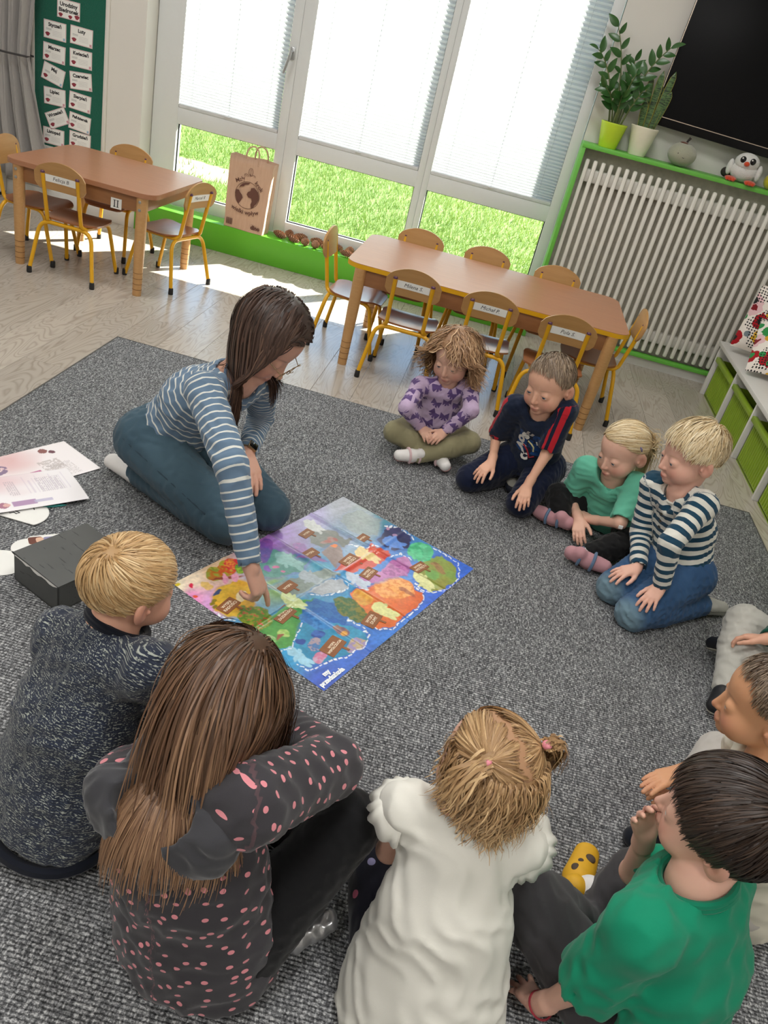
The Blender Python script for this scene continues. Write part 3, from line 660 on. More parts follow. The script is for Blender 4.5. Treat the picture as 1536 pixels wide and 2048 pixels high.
cards = [('Urodziny\nBiedronek', 620, 90, 0), ('Styczeń', 497, 277, 0), ('Luty', 737, 332, -1), ('Marzec', 490, 482, -2), ('Kwiecień', 731, 535, 1), ('Maj', 482, 673, -13), ('Czerwiec', 731, 735, 5), ('Lipiec', 495, 875, 2), ('Sierpień', 723, 925, -3), ('Wrzesień', 518, 1068, 27), ('Październik', 720, 1112, -5), ('Listopad', 485, 1235, 0), ('Grudzień', 723, 1275, -1)]
kinds = ['title card Urodziny', 'January', 'February', 'March', 'April', 'May', 'June', 'July', 'August', 'September', 'October', 'November', 'December']
for (tx, cx_, cy_, rot), kd in zip(cards, kinds):
    p = at_y(*cb_(cx_, cy_), 5.322); r = thing('birthday_card', ('white birthday card printed %s on the green board' % tx.replace('\n', ' ')), 'card', (p[0], 5.3215, p[2]), 0, 'birthday cards on the green board'); r.rotation_euler = (0, math.radians(-rot), 0)
    shape_box('sheet', (0, 0, 0), (.146, .0012, .1), M_PAPER, r)
    b = MB()
    for c, d in (((0, -.0009, .0475), (.144, .0006, .0025)), ((0, -.0009, -.0475), (.144, .0006, .0025)), ((-.0705, -.0009, 0), (.0025, .0006, .097)), ((.0705, -.0009, 0), (.0025, .0006, .097))): b.box(c, d)
    b.build('printed_border', M_PINKL, r, smooth=False)
    two = '\n' in tx
    text(tx, .03 if two else (.027 if len(tx) < 10 else .022), M_INK, r, frame4((0, -.001, .008 if two else .026), (1, 0, 0), (0, 0, 1)), bold=.0012)
    spots = [(-.05, -.034, .013), (.012, -.036, .012), (.055, -.03, .015)] if two else [(-.047, -.026, .014)]
    for (sx, sz, sr) in spots: MB().prism([(sx+sr*math.cos(a)*(1+.25*math.sin(3*a)), sz+sr*.8*math.sin(a)) for a in np.linspace(0, 2*PI, 14)[:-1]], 0, .0006, frame4((0, -.0006, 0), (1, 0, 0), (0, 0, 1))).build('printed_picture', M_RED, r, smooth=False)
    if not two:
        b = MB()
        for k in range(2): b.box((-.04, -.0009, .004-.006*k), (.035, .0005, .0022))
        for k in range(4): b.box((.015, -.0009, -.004-.008*k), (.06, .0005, .0008))
        b.build('printed_lines', M_GREYP, r, smooth=False)
        b = MB().box((.06, -.0009, -.037), (.012, .0005, .014)); b.build('printed_mark', M_BLUEP if len(tx) % 2 else M_PINK, r, smooth=False)

# ------------------------------------------------------------------ curtain and the small device under it
t = NT('curtain_fabric'); o = t.obj(); c = t.mix(t.noise(t.mapv(o, (300, 300, 20)), 1, 2), '8f8b88', 'a3a09d'); t.base(c, .8, 0, .25, .3); t.bump(t.noise(o, 350, 2), .15, .001); M_CURT = t.m
cu = thing('curtain', 'grey gathered curtain tied back with a dark cord', 'curtain', (-3.3, 5.2, 0))
n, m = 90, 40; vs_ = []; fs = []
for j in range(m+1):
    z = .16 + 2.6*j/m; dz = z-.89; pinch = math.exp(-(dz/.28)**2) if dz < 0 else math.exp(-(dz/.5)**2)
    right = .265 + (.12*min(1, max(0, -dz)/.6)**1.1 if dz < 0 else .06*min(1, dz/.5)) ; left = -.42 + .12*pinch
    for i in range(n+1):
        q = i/n; xx = left+(right-left)*q; amp = .035*(1-.55*pinch); yy = amp*math.sin(2*PI*8.5*q + .5*math.sin(3*z+q*5)) + .012*math.sin(2*PI*19*q+z*2)
        vs_.append((xx, yy, z))
for j in range(m):
    for i in range(n): a = j*(n+1)+i; fs.append((a, a+1, a+n+2, a+n+1))
o = MB().add(vs_, fs).build('fabric', M_CURT, cu); md = o.modifiers.new('s', 'SOLIDIFY'); md.thickness = .004
MB().tube([(-.31, -.05, .90), (-.1, -.062, .893), (.15, -.06, .887), (.272, -.03, .888), (.272, .04, .89), (-.31, .05, .90)], .006, 8, closed=True).build('tie_cord', plain('tie_cord', '3d3a3b', .7), cu)
MB().tube([(-.5, 0, 2.78), (.5, 0, 2.78)], .012, 10).build('curtain_rod', M_STEEL, cu)
dvv = thing('wall_heater', 'small white heater box standing on the floor under the curtain', 'heater', (-3.42, 5.28, 0)); shape_box('body', (0, 0, .10), (.3, .09, .16), M_WHITE, dvv, bev=.01); shape_box('base', (0, 0, .011), (.28, .08, .022), M_BLACKRUB, dvv); shape_box('grille', (.1, -.046, .1), (.07, .004, .05), M_BLACKRUB, dvv)

# ------------------------------------------------------------------ paper bag on the sill
t = NT('kraft_paper'); o = t.obj(); c = t.mix(t.noise(t.mapv(o, (60, 60, 4)), 2, 4), 'b4937c', 'c8a890'); t.base(c, .75, 0, .25)
t.bump(t.math('ADD', t.noise(o, 9, 2, .5, .6), t.math('MULTIPLY', t.noise(o, 200, 2), .05)), .35, .012); M_KRAFT = t.m; M_BROWN = plain('brown_print', '5c3a30', .75, var=.05)
bag = thing('paper_bag', 'brown paper shopping bag printed with a globe, standing on the green sill', 'bag', (-1.605, 5.388, .178), math.radians(-3))
b = MB(); n = 12; rg = random.Random(3); Wb, Wt, Db, Hb = .135, .148, .062, .445
def ring(z, w, d, j): return [(-w, -d, z), (-w*.33, -d-.004*math.sin(j*2.1), z), (w*.33, -d-.004*math.cos(j*1.7), z), (w, -d, z), (w+.0, -d*.3, z), (w-.012*math.sin(PI*z/Hb), 0, z), (w, d*.3, z), (w, d, z), (w*.33, d, z), (-w*.33, d, z), (-w, d, z), (-w, d*.3, z), (-w+.01*math.sin(PI*z/Hb), 0, z), (-w, -d*.3, z)]
L_ = 10
for j in range(L_+1):
    q = j/L_; w = Wb+(Wt-Wb)*q; d = Db*(1-.25*q); b.v += [tuple(np.array(p)+np.array([rg.uniform(-.0015, .0015), rg.uniform(-.003, .003), (.006*math.sin(p[0]*40) if j == L_ else 0)])) for p in ring(.001+Hb*q, w, d, j)]
for j in range(L_):
    for k in range(14): b.f.append((j*14+k, j*14+(k+1) % 14, (j+1)*14+(k+1) % 14, (j+1)*14+k)); b.mi.append(0)
b.f.append(tuple(range(14))[::-1]); b.mi.append(0)
o = b.build('paper_body', M_KRAFT, bag, angle=25); md = o.modifiers.new('s', 'SOLIDIFY'); md.thickness = .0012
def hoop(y, dy): return [(-.045, y, Hb-.03), (-.043, y+dy*.3, Hb+.03), (-.03, y+dy, Hb+.065), (0, y+dy*1.2, Hb+.08), (.03, y+dy, Hb+.065), (.043, y+dy*.3, Hb+.03), (.045, y, Hb-.03)]
MB().tube(arc_pts(hoop(-.045, .01), .03), .005, 6).build('handle', M_KRAFT, bag); MB().tube(arc_pts([(p[0]+.03, p[1], p[2]) for p in hoop(.043, -.01)], .03), .005, 6).build('handle', M_KRAFT, bag)
gi = thing('orange_wrapper', 'orange paper inside the brown shopping bag', 'paper', (-1.61, 5.388, .185)); shape_box('wrapper', (0, 0, .21), (.2, .06, .40), plain('orange_paper', 'd9731c', .6), gi, bev=.01)
def fr(x, z): return frame4((x, -Db*(1-.25*z/Hb)-.0056, z), (1, 0, 0), (0, .034, 1))
gz = .225; gr = MB(); R_ = .083
gr.tube([(R_*math.cos(a), -.0, R_*math.sin(a)) for a in np.linspace(0, 2*PI, 41)[:-1]], .0013, 5, closed=True)
g = gr.build('printed_globe', M_BROWN, bag); g.matrix_local = Matrix.Translation((-.0, -Db*(1-.25*gz/Hb)-.0052, gz)) @ Matrix.Rotation(-.034, 4, 'X')
cont = [[(-.02, .075), (.01, .08), (-.0, .068), (-.025, .06), (-.03, .05), (-.05, .045), (-.062, .03), (-.055, .05), (-.04, .066)], [(-.078, .02), (-.06, .022), (-.05, .008), (-.035, -.005), (-.028, -.02), (-.04, -.045), (-.05, -.062), (-.066, -.05), (-.077, -.02), (-.081, 0)],
        [(.02, .05), (.04, .056), (.058, .045), (.07, .035), (.078, .015), (.08, -.01), (.07, -.035), (.058, -.05), (.05, -.066), (.035, -.07), (.03, -.05), (.036, -.03), (.03, -.012), (.008, -.01), (-.005, .006), (.002, .022), (.018, .032)]]
for pl_ in cont: MB().prism(pl_, 0, .0004, fr(0, gz)).build('printed_land', M_BROWN, g if False else bag, smooth=False)
b = MB(); b.tube([(0, 0, .0), (.001, 0, .05)], .0012, 5)
for (lx, lz, a, s_) in ((0.003, .062, 90, 1.2), (-.022, .032, 150, .9), (.02, .032, 30, .9)):
    ca, sa = math.cos(math.radians(a)), math.sin(math.radians(a)); P = [(lx+.019*s_*math.cos(q)*ca-.012*s_*math.sin(q)*sa, 0, lz+.019*s_*math.cos(q)*sa+.012*s_*math.sin(q)*ca) for q in np.linspace(0, 2*PI, 17)[:-1]]
    b.tube(P, .0011, 5, closed=True); b.tube([(lx-.018*s_*ca, 0, lz-.018*s_*sa), (lx+.015*s_*ca, 0, lz+.015*s_*sa)], .0009, 5)
o = b.build('printed_sprout', M_BROWN, bag); o.location = (0, -Db*.8-.002, gz+R_)
text('Mały', .036, M_BROWN, bag, fr(-.06, gz+.086) @ Matrix.Rotation(math.radians(28), 4, 'Z'), bold=.0006); text('krok', .036, M_BROWN, bag, fr(.07, gz+.07) @ Matrix.Rotation(math.radians(-42), 4, 'Z'), bold=.0006)
text('wielki wpływ', .037, M_BROWN, bag, fr(-.002, gz-.108), bold=.0006, curve=-.22); text('dino', .036, M_BROWN, bag, fr(.083, .035), bold=.0018)
b = MB()
for k in range(9): b.box((-.118+.0048*k, -Db-.0045, .04), (.0022 if k % 3 else .0034, .0008, .04))
b.build('printed_stripes', M_BROWN, bag, smooth=False)

# ------------------------------------------------------------------ pine cones on the sill
t = NT('cone_scale'); o = t.obj(); c = t.mix(t.noise(o, 60, 3), '6a4634', 'b48a6a'); t.base(c, .8); M_CONE = t.m
def cone_mesh(L, R, seed):
    r2 = random.Random(seed); mb = MB(); n = 13
    mb.lathe([(R*.55*math.sin(PI*(i/n*.94+.03))**.7+.001, L*i/n) for i in range(n+1)], 10); ns = 85
    for i in range(ns):
        q = .03+.92*i/ns; a = i*2.39996; rr = R*math.sin(PI*(q*.92+.05))**.7; z = L*q; w = .0075*(1-.4*q); u = np.array([math.cos(a), math.sin(a), 0]); tt = np.array([-math.sin(a), math.cos(a), 0])
        b0 = u*rr*.5+np.array([0, 0, z-.003]); tip = u*(rr*1.0+.002*r2.random())+np.array([0, 0, z+.007]); mdl = u*rr*.85+np.array([0, 0, z+.0005])
        mb.add([b0+tt*w*.6, b0-tt*w*.6, mdl+tt*w, mdl-tt*w, tip+tt*w*.4, tip-tt*w*.4, u*rr*.5+np.array([0, 0, z+.005])], [(0, 1, 3, 2), (2, 3, 5, 4), (4, 5, 6), (2, 4, 6), (5, 3, 6), (0, 2, 6), (3, 1, 6)])
    o = mb.build('pine_cone', M_CONE, smooth=False); d = o.data; bpy.data.objects.remove(o); return d
CM = [cone_mesh(.115, .024, 1), cone_mesh(.095, .026, 2), cone_mesh(.055, .027, 3)]
rp2 = random.Random(9); spots = [(-1.375, 5.40, 0, -28), (-1.275, 5.38, 0, -38), (-1.245, 5.462, 1, 8), (-1.19, 5.365, 2, 20), (-1.13, 5.46, 1, -5), (-1.12, 5.362, 2, 60), (-1.03, 5.37, 0, -20), (-1.005, 5.465, 0, -4), (-.90, 5.452, 2, 30), (-.895, 5.36, 0, -20), (-.82, 5.46, 1, 5), (-.765, 5.362, 0, -18), (-.71, 5.45, 1, 10), (-.655, 5.36, 2, 10), (-1.33, 5.47, 2, 0)]
for (x, y, k, a) in spots:
    o = put('pine_cone', CM[k]); r_ = [.024, .026, .027][k]; o.rotation_euler = (math.radians(90), rp2.uniform(0, 6), math.radians(90+a)) ; Lh = [.115, .095, .055][k]/2
    d = Vector((math.cos(math.radians(a)), math.sin(math.radians(a)), 0)); o.location = Vector((x, y, .178+r_*.98)) - d*Lh
    tag(o, ['long brown spruce cone lying on the green window sill', 'plump brown pine cone lying on the green window sill', 'short round pine cone lying on the green window sill'][k], 'pine cone', 'pine cones on the window sill')

# ------------------------------------------------------------------ black box, papers and cut-outs on the carpet
t = NT('painted_card'); o = t.obj(); st = t.noise(t.mapv(o, (4, 40, 40)), 3, 4, .6); c = t.mix(t.math('GREATER_THAN', st, .66), t.mix(t.noise(o, 8, 3), '464746', '5a5b59'), '2c2d2d'); t.base(c, .5, 0, .4); M_BOXP = t.m
Fc, Lc, Bc = np.array([-.853, 1.58]), np.array([-1.024, 1.66]), np.array([-.917, 1.868]); ex = (Lc-Fc); wx = np.linalg.norm(ex); ang = math.atan2(ex[1], ex[0]); ey = Bc-Lc; wy = np.linalg.norm(ey); ctr = (Fc+Bc)/2
bx = thing('painted_box', 'black painted cardboard box on the carpet', 'box', (ctr[0], ctr[1], ZR), ang)
b = MB(); H_ = .088; th = .004
for c, d in (((0, 0, th/2), (wx, wy, th)), ((0, wy/2-th/2, H_/2), (wx, th, H_)), ((0, -wy/2+th/2, H_/2), (wx, th, H_)), ((wx/2-th/2, 0, H_/2), (th, wy, H_)), ((-wx/2+th/2, 0, H_/2), (th, wy, H_))): b.box(c, d)
b.build('box_body', M_BOXP, bx, smooth=False); b = MB(); b.box((0, 0, .0015), (wx+.004, wy+.004, .003)); o = b.build('box_lid', M_BOXP, bx, smooth=False); o.location = (0, 0, H_+.001); o.rotation_euler = (math.radians(.0), math.radians(-1.2), 0)
b = MB(); ty = wy/2 + .0006; rr2 = random.Random(4); xs_ = np.linspace(-wx/2+.004, wx/2-.004, 12); up = [H_-.001]*12; lo_ = [H_-.004-.009*abs(math.sin(i*.9))*(1 if i < 9 else .3) for i in range(12)]
MB().add([(x, -ty, z) for x, z in zip(xs_, up)]+[(x, -ty, z) for x, z in zip(xs_, lo_)], [(i, i+12, i+13, i+1) for i in range(11)]).build('torn_paper_edge', M_PAPER, bx, smooth=False); MB().add([(x, ty, z) for x, z in zip(xs_, up)]+[(x, ty, z) for x, z in zip(xs_, lo_)], [(i, i+1, i+13, i+12) for i in range(11)]).build('torn_paper_edge', M_PAPER, bx, smooth=False)
pass
def sheet(name, label, T, R, L, z, paint, cat='paper', parent=None, nx=70, ny=100, curl=None, th=.0006):
    """printed sheet: T,R top corners, L is the length downwards"""
    T = np.array(T); R = np.array(R); u = R-T; w = np.linalg.norm(u); u /= w; v = np.array([u[1], -u[0]])
    s_, t_ = np.meshgrid(np.linspace(0, 1, nx), np.linspace(0, 1, ny), indexing='ij'); P = T[None, None]+s_[..., None]*w*u+t_[..., None]*L*v
    zz_ = np.full_like(s_, z) + (curl(s_, t_) if curl else 0); V = np.concatenate([P, zz_[..., None]], -1).reshape(-1, 3); idx = np.arange(nx*ny).reshape(nx, ny)
    Fq = np.stack([idx[:-1, :-1], idx[:-1, 1:], idx[1:, 1:], idx[1:, :-1]], -1).reshape(-1, 4)
    o = vcol_mesh(name, V, Fq, paint(s_, t_).reshape(-1, 3), print_mat(name+'_print', .45), parent); md = o.modifiers.new('s', 'SOLIDIFY'); md.thickness = th; md.offset = -1
    if label: tag(o, label, cat)
    return o
def vnoise(s, t, f, seed=0):
    """cheap smooth value noise"""
    x, y = s*f, t*f; xi, yi = np.floor(x).astype(int), np.floor(y).astype(int); xf, yf = x-xi, y-yi; xf = xf*xf*(3-2*xf); yf = yf*yf*(3-2*yf)
    h = lambda a, b: np.modf(np.abs(np.sin(a*127.1+b*311.7+seed*74.7)*43758.5453))[0]
    return (h(xi, yi)*(1-xf)+h(xi+1, yi)*xf)*(1-yf)+(h(xi, yi+1)*(1-xf)+h(xi+1, yi+1)*xf)*yf
A_ = np.array
def blend(img, mask, c): m = np.clip(mask, 0, 1)[..., None]; return img*(1-m)+A_(lin(c))*m
def paint_story(s, t):
    img = np.zeros(s.shape+(3,)) + A_(lin('efe9ea')); wash = np.clip(1.2-2.2*np.hypot(s-.15, (t-.75)*1.2)+.4*(vnoise(s, t, 5)-.5), 0, 1)*.75; img = blend(img, wash, 'd9a6a6')
    for a, b_, c0, c1 in ((.42, .72, .28, .52),): img = blend(img, ((s > a) & (s < b_) & (t > c0) & (t < c1))*.55*(vnoise(s, t, 60) > .4), 'a99d98')
    for k in range(14): img = blend(img, ((s > .55) & (s < .93) & (np.abs(t-(.2+.02*k)) < .005))*.5*(vnoise(s, t, 80, 2) > .35), 'a49a9c')
    img = blend(img, (np.hypot(s-.14, (t-.33)*1.4) < .07)*1.0, '8d5b58'); img = blend(img, (np.hypot(s-.22, (t-.25)*1.4) < .05)*1.0, '6e4550')
    img = blend(img, ((s > .62) & (s < .78) & (t > .56) & (t < .68))*.9, 'b7548a'); img = blend(img, ((s > .65) & (s < .75) & (t > .59) & (t < .65))*.9, 'e4c4d8')
    img = blend(img, (np.hypot((s-.35), (t-.95)) < .13)*.9*(vnoise(s, t, 16, 3) > .3), '7a6487'); return img
def paint_story2(s, t):
    img = np.zeros(s.shape+(3,)) + A_(lin('eeeaec')); wash = np.clip(1.15-2.0*np.hypot(s-.1, (t-.8)*1.0)+.4*(vnoise(s, t, 5, 4)-.5), 0, 1)*.6; img = blend(img, wash, 'dcaeb4')
    for k in range(28): img = blend(img, ((s > .18) & (s < .62) & (np.abs(t-(.16+.02*k)) < .004))*.55*(vnoise(s, t, 90, 5) > .3), 'a397a3')
    for k in range(10): img = blend(img, ((s > .1+.06*(k % 3)) & (s < .62) & (np.abs(t-(.1+.045*k)) < .006))*.3, 'b5a3c0')
    img = blend(img, (np.hypot((s-.84), (t-.82)*1.3) < .075)*.95, 'a3677f'); img = blend(img, (np.hypot((s-.84), (t-.79)*1.3) < .045)*.95, 'dfb3ac'); img = blend(img, ((np.abs(s-.84) < .065) & (t > .5) & (t < .73))*.9, 'a882ac'); img = blend(img, ((np.abs(s-.84) < .04) & (t > .34) & (t < .52))*.8, 'b7b0cd')
    return img
sheet('story_sheet', 'printed story sheet with pink wash, farther from the black box', (-1.291, 2.426), (-1.096, 2.319), .315, ZR+.0015, paint_story, curl=lambda s, t: .001*np.sin(3*t+s)+.001)
fl = thing('document_folder', 'thin black folder under the printed story sheet', 'folder', (-1.212, 2.062, ZR+.001), math.radians(-42.4)); shape_box('cover', (0, 0, .0085), (.19, .285, .006), plain('black_folder', '1b1b1f', .5), fl)
sheet('story_sheet', 'printed story sheet with a pink figure, lying on the black folder', (-1.183, 2.246), (-1.030, 2.106), .31, ZR+.013, paint_story2, curl=lambda s, t: .004*np.sin(2.5*s)+.004*(t-.5)**2)
def paint_paper(c, jit=0.03): return lambda s, t: np.zeros(s.shape+(3,))+A_(lin(c))*(1-jit*vnoise(s, t, 9)[..., None])
def disc_thing(name, label, c, r, z, mat, cat='paper cut-out', sq=1.0, cut=None, th=.0012, dome=0):
    P = []
    for a in np.linspace(0, 2*PI, 41)[:-1]:
        q = [r*math.cos(a), r*sq*math.sin(a)]
        if cut: q[1] = max(q[1], cut)
        P.append(q)
    mb = MB(); n = len(P); v0 = [(c[0], c[1], z+dome)]; rings = [(c[0]+p[0]*k, c[1]+p[1]*k, z+dome*(1-k**4)) for k in (.5, .8, .95, 1) for p in P]
    f = [(0, 1+i, 1+(i+1) % n) for i in range(n)]
    for k in range(3): f += [(1+k*n+i, 1+(k+1)*n+i, 1+(k+1)*n+(i+1) % n, 1+k*n+(i+1) % n) for i in range(n)]
    mb.add(v0+rings, f); r_ = thing(name, label, cat, (0, 0, 0)); o = mb.build('sheet', mat, r_); md = o.modifiers.new('s', 'SOLIDIFY'); md.thickness = th; md.offset = 1; return r_
pm = disc_thing('paper_plate_mask', 'half paper plate with a face drawn in black marker', (-1.168, 1.952), .075, ZR+.0035, M_PAPER, 'paper plate', cut=-.045, dome=.004)
b = MB(); b.tube([(-1.145, 1.975, ZR+.0095), (-1.152, 1.985, ZR+.0097), (-1.168, 1.985, ZR+.0098), (-1.176, 1.97, ZR+.0098)], .0014, 6); b.tube([(-1.172, 1.94, ZR+.0096), (-1.178, 1.93, ZR+.0096), (-1.188, 1.935, ZR+.0096), (-1.196, 1.925, ZR+.0094), (-1.205, 1.935, ZR+.0092), (-1.195, 1.945, ZR+.0094)], .0013, 6, closed=True); b.build('marker_drawing', M_INK, pm)
disc_thing('paper_plate_mask', 'plain white paper plate under the printed story sheet', (-1.245, 1.965), .05, ZR+.0012, M_PAPER, 'paper plate')
w1 = disc_thing('paper_cloud', 'round white paper cut-out beside the black box, next to the carpet open side', (-1.088, 1.707), .062, ZR+.001, M_PAPER, sq=.95)
w2 = disc_thing('paper_cloud', 'white paper cut-out tucked behind the black box', (-1.052, 1.80), .058, ZR+.001, M_PAPER, sq=.9)
sk = thing('craft_stick', 'flat wooden craft stick behind the black box', 'stick', (-.985, 1.925, ZR), math.radians(52)); MB().prism(rrect(.105, .013, .0062, 5), .0005, .0028).build('stick', plain('pale_wood', 'd9bf98', .6), sk, angle=30)
fg = thing('paper_figure', 'paper cut-out figure with brown hair lying by the black box', 'paper cut-out', (-1.03, 1.866, ZR), math.radians(38))
MB().prism([(x*1.0, y) for x, y in rrect(.135, .05, .024, 5)], .0025, .0035).build('sheet', M_PAPER, fg)
for nm, (cx_, w_, h_), c in (('hair', (-.042, .04, .036), '6b3a2c'), ('face', (-.03, .022, .026), 'dcb39a'), ('dress', (.0, .04, .026), '8f8bb0'), ('shoes', (.05, .016, .018), '345a8f')): MB().prism(rrect(w_, h_, .008, 4, cx_, 0), .0035, .004+(.0004 if nm == 'face' else 0)).build(nm, plain('cutout_'+nm, c, .6), fg)
pc = thing('pencil', 'teal pencil poking out from under the printed sheet', 'pencil', (-1.145, 2.0, ZR), math.radians(40)); MB().tube([(-.09, 0, .004), (.07, 0, .004), (.085, 0, .004)], [.004, .004, .0008], 6).build('shaft', plain('teal_paint', '2f8f8a', .4), pc)
# ------------------------------------------------------------------ island poster on the carpet
M_POSTER = print_mat('poster_print', .3, .5); _pb = M_POSTER.node_tree.nodes['Principled BSDF']; _pb.inputs['Coat Weight'].default_value = .8; _pb.inputs['Coat Roughness'].default_value = .12
PC = [at_z(*p, ZR)[:2] for p in ((345, 1168), (686, 995), (947, 1138), (648, 1383))]     # top-left, top-right, bottom-right, bottom-left corner of the sheet
PL_, PT_, PR_, PB_ = PC
NS, NT_ = 430, 300
S, Tt = np.meshgrid(np.linspace(0, 1, NS), np.linspace(0, 1, NT_), indexing='ij')
def post_xy(s, t): s = np.asarray(s)[..., None]; t = np.asarray(t)[..., None]; return PL_+s*(PT_-PL_)+t*(PB_-PL_)+s*t*(PR_-PT_-PB_+PL_)
XY = post_xy(S, Tt)
def to_crop(xy):                       # sheet position -> the measuring grid in which the drawing was read off
    d = np.concatenate([xy, np.full(xy.shape[:-1]+(1,), ZR)], -1) - np.array([0, 0, CAM_H]); x, y, z = d@_r, d@_u, d@_f
    return (768+F_PX*x/z-330)/.41016, (1024-F_PX*y/z-980)/.41016
CX, CY = to_crop(XY)
nz1 = vnoise(S, Tt*.7, 26, 1)-.5; nz2 = vnoise(S, Tt*.7, 70, 2)-.5; nz3 = vnoise(S, Tt*.7, 9, 3)-.5; nz4 = vnoise(S, Tt*.7, 150, 5)-.5
JX, JY = CX+nz1*16+nz2*9, CY+(vnoise(S, Tt*.7, 26, 7)-.5)*16+(vnoise(S, Tt*.7, 70, 8)-.5)*9
anchors = [(60, 470, 'efe3c4'), (140, 430, 'f0dcc0'), (130, 530, 'e48fc4'), (230, 390, 'eac7a0'), (230, 560, 'd79fd4'), (480, 270, 'b06fc0'), (560, 220, 'ab86d2'), (700, 130, 'aaa0cc'), (870, 60, 'a9adb8'), (960, 130, '97a29f'), (1060, 150, '4f93a8'), (1200, 200, '3f86c4'), (1480, 380, '3c6ed8'), (1350, 530, '3a6bd8'), (1100, 700, '3f7fd8'), (950, 850, '3d6dd0'), (780, 960, '3c5cc0'), (560, 800, '36a0d4'), (350, 650, '66b4e4'), (440, 720, '4fb4dc'), (880, 450, '459ccc'), (640, 640, '2f7fd0'), (1090, 350, '4486d6'), (640, 300, '9a7fb4'), (760, 370, '5fb0cc'), (560, 460, '8fb46a'), (620, 400, '6fa8c8'), (880, 250, '8ea7c0')]
num = 0; den = 0
for ax, ay, c in anchors: w = 1/((CX-ax)**2+(CY-ay)**2+400)**1.7; num = num+w[..., None]*A_(lin(c)); den = den+w
IMG = num/den[..., None]; IMG = IMG*(1+.28*(vnoise(S*.4+Tt*.25, Tt*3-S, 20, 9)-.5)[..., None])
def poly_d(px, py, poly):
    """signed distance to a polygon, negative inside"""
    n = len(poly); d = np.full(px.shape, 1e9); ins = np.zeros(px.shape, bool)
    for i in range(n):
        x0, y0 = poly[i]; x1, y1 = poly[(i+1) % n]; ex, ey = x1-x0, y1-y0; wx_, wy_ = px-x0, py-y0; q = np.clip((wx_*ex+wy_*ey)/(ex*ex+ey*ey), 0, 1); d = np.minimum(d, (wx_-ex*q)**2+(wy_-ey*q)**2)
        cond = ((y0 > py) != (y1 > py)) & (px < (x1-x0)*(py-y0)/(y1-y0+1e-9)+x0); ins ^= cond
    return np.where(ins, -1, 1)*np.sqrt(d)
def isl(poly, c, c2=None, halo='2f58b0', f=1.0):
    global IMG
    d = poly_d(JX, JY, poly); IMG = blend(IMG, np.clip((16-d)/14, 0, 1)*.55, halo); m = np.clip(.5-d/3, 0, 1)*f; base = blend(np.zeros_like(IMG)+A_(lin(c)), np.clip(nz3*1.4+nz1*1.2+.5, 0, 1), c2 or c); IMG = IMG*(1-m[..., None])+base*m[..., None]
def blob(x, y, rx, ry, c, c2=None, a=0, f=1.0, tex=0):
    global IMG
    ca, sa = math.cos(a), math.sin(a); u = ((JX-x)*ca+(JY-y)*sa)/rx; v = (-(JX-x)*sa+(JY-y)*ca)/ry; d = np.hypot(u, v); m = np.clip((1-d)*min(rx, ry)/2.5+.5, 0, 1)*f
    k = np.clip(nz2*3+nz4*2.5*tex+.5, 0, 1); base = blend(np.zeros_like(IMG)+A_(lin(c)), k if c2 else k*0, c2 or c); IMG = IMG*(1-m[..., None])+base*m[..., None]
def dash(pts, w=4, per=26, c='f2f6fa', f=.95):
    global IMG
    acc = 0
    for (x0, y0), (x1, y1) in zip(pts[:-1], pts[1:]):
        L = math.hypot(x1-x0, y1-y0); q = np.clip(((JX-x0)*(x1-x0)+(JY-y0)*(y1-y0))/L**2, 0, 1); d = np.hypot(JX-x0-(x1-x0)*q, JY-y0-(y1-y0)*q); on = (((acc+q*L) % per) < per*.72)
        IMG = blend(IMG, np.clip((w-d)/2, 0, 1)*on*f, c); acc += L
isl([(460, 280), (540, 300), (640, 325), (705, 350), (655, 392), (560, 430), (480, 425), (440, 350)], '5f9a90', '7fb0a4', '7a78c0'); blob(480, 300, 40, 60, '8a52ac', '6f4aa8', .3, .8); blob(500, 385, 22, 20, '8a62b8'); blob(545, 375, 12, 9, 'd87fa8'); blob(570, 400, 12, 8, 'd87fa8')
isl([(640, 330), (740, 310), (790, 350), (740, 350), (680, 340)], '8a5fa0', '6f4f90'); blob(660, 285, 40, 22, 'b565b4', '8f5fa8', .4, .8)
isl([(690, 205), (760, 185), (860, 225), (910, 250), (880, 285), (780, 290), (715, 262)], '83837c', '6e726c', '8a8fb0'); blob(800, 250, 40, 14, 'b0584e', 'a8827a', -.3, .9); isl([(765, 300), (830, 270), (865, 300), (880, 360), (830, 380), (800, 345)], '8d7a76', 'a08d88', '6f8fc0'); blob(822, 278, 14, 8, 'f08a4a')
isl([(900, 110), (960, 100), (1050, 150), (1030, 220), (960, 235), (890, 190), (850, 150)], '8f9c8f', 'a3aaa6', '8fa0b8', .6)
isl([(225, 520), (262, 480), (345, 440), (420, 465), (435, 560), (395, 612), (310, 622), (240, 590)], 'd8a024', 'e0b840', 'dca44a'); blob(250, 505, 26, 8, '3f4f7a', a=-.5); blob(370, 520, 30, 22, 'ecd9ae', a=-.4)
for x, y, rx, ry, c, c2 in ((240, 415, 42, 34, 'c47a2a', '9aa03a'), (300, 385, 46, 36, 'd8602f', 'a8a235'), (340, 365, 50, 34, 'd83a44', 'e08a3a'), (365, 385, 26, 24, '5f9232', '8fae3a'), (240, 385, 28, 16, '8f9a38', 'b0a840')): blob(x, y, rx, ry, c, c2, 0, 1, 1)
blob(300, 430, 80, 7, '9a4a34', a=-.12); blob(290, 430, 16, 22, 'e6a0b8'); blob(340, 428, 16, 20, 'e6a0b8')
for x, y, c in ((62, 467, 'd9c22a'), (127, 470, 'd6204a'), (147, 524, 'e6583a'), (232, 540, '8a7a1a'), (238, 575, '8a7a1a'), (225, 555, '8a7a1a')): blob(x, y, 13, 9, c)
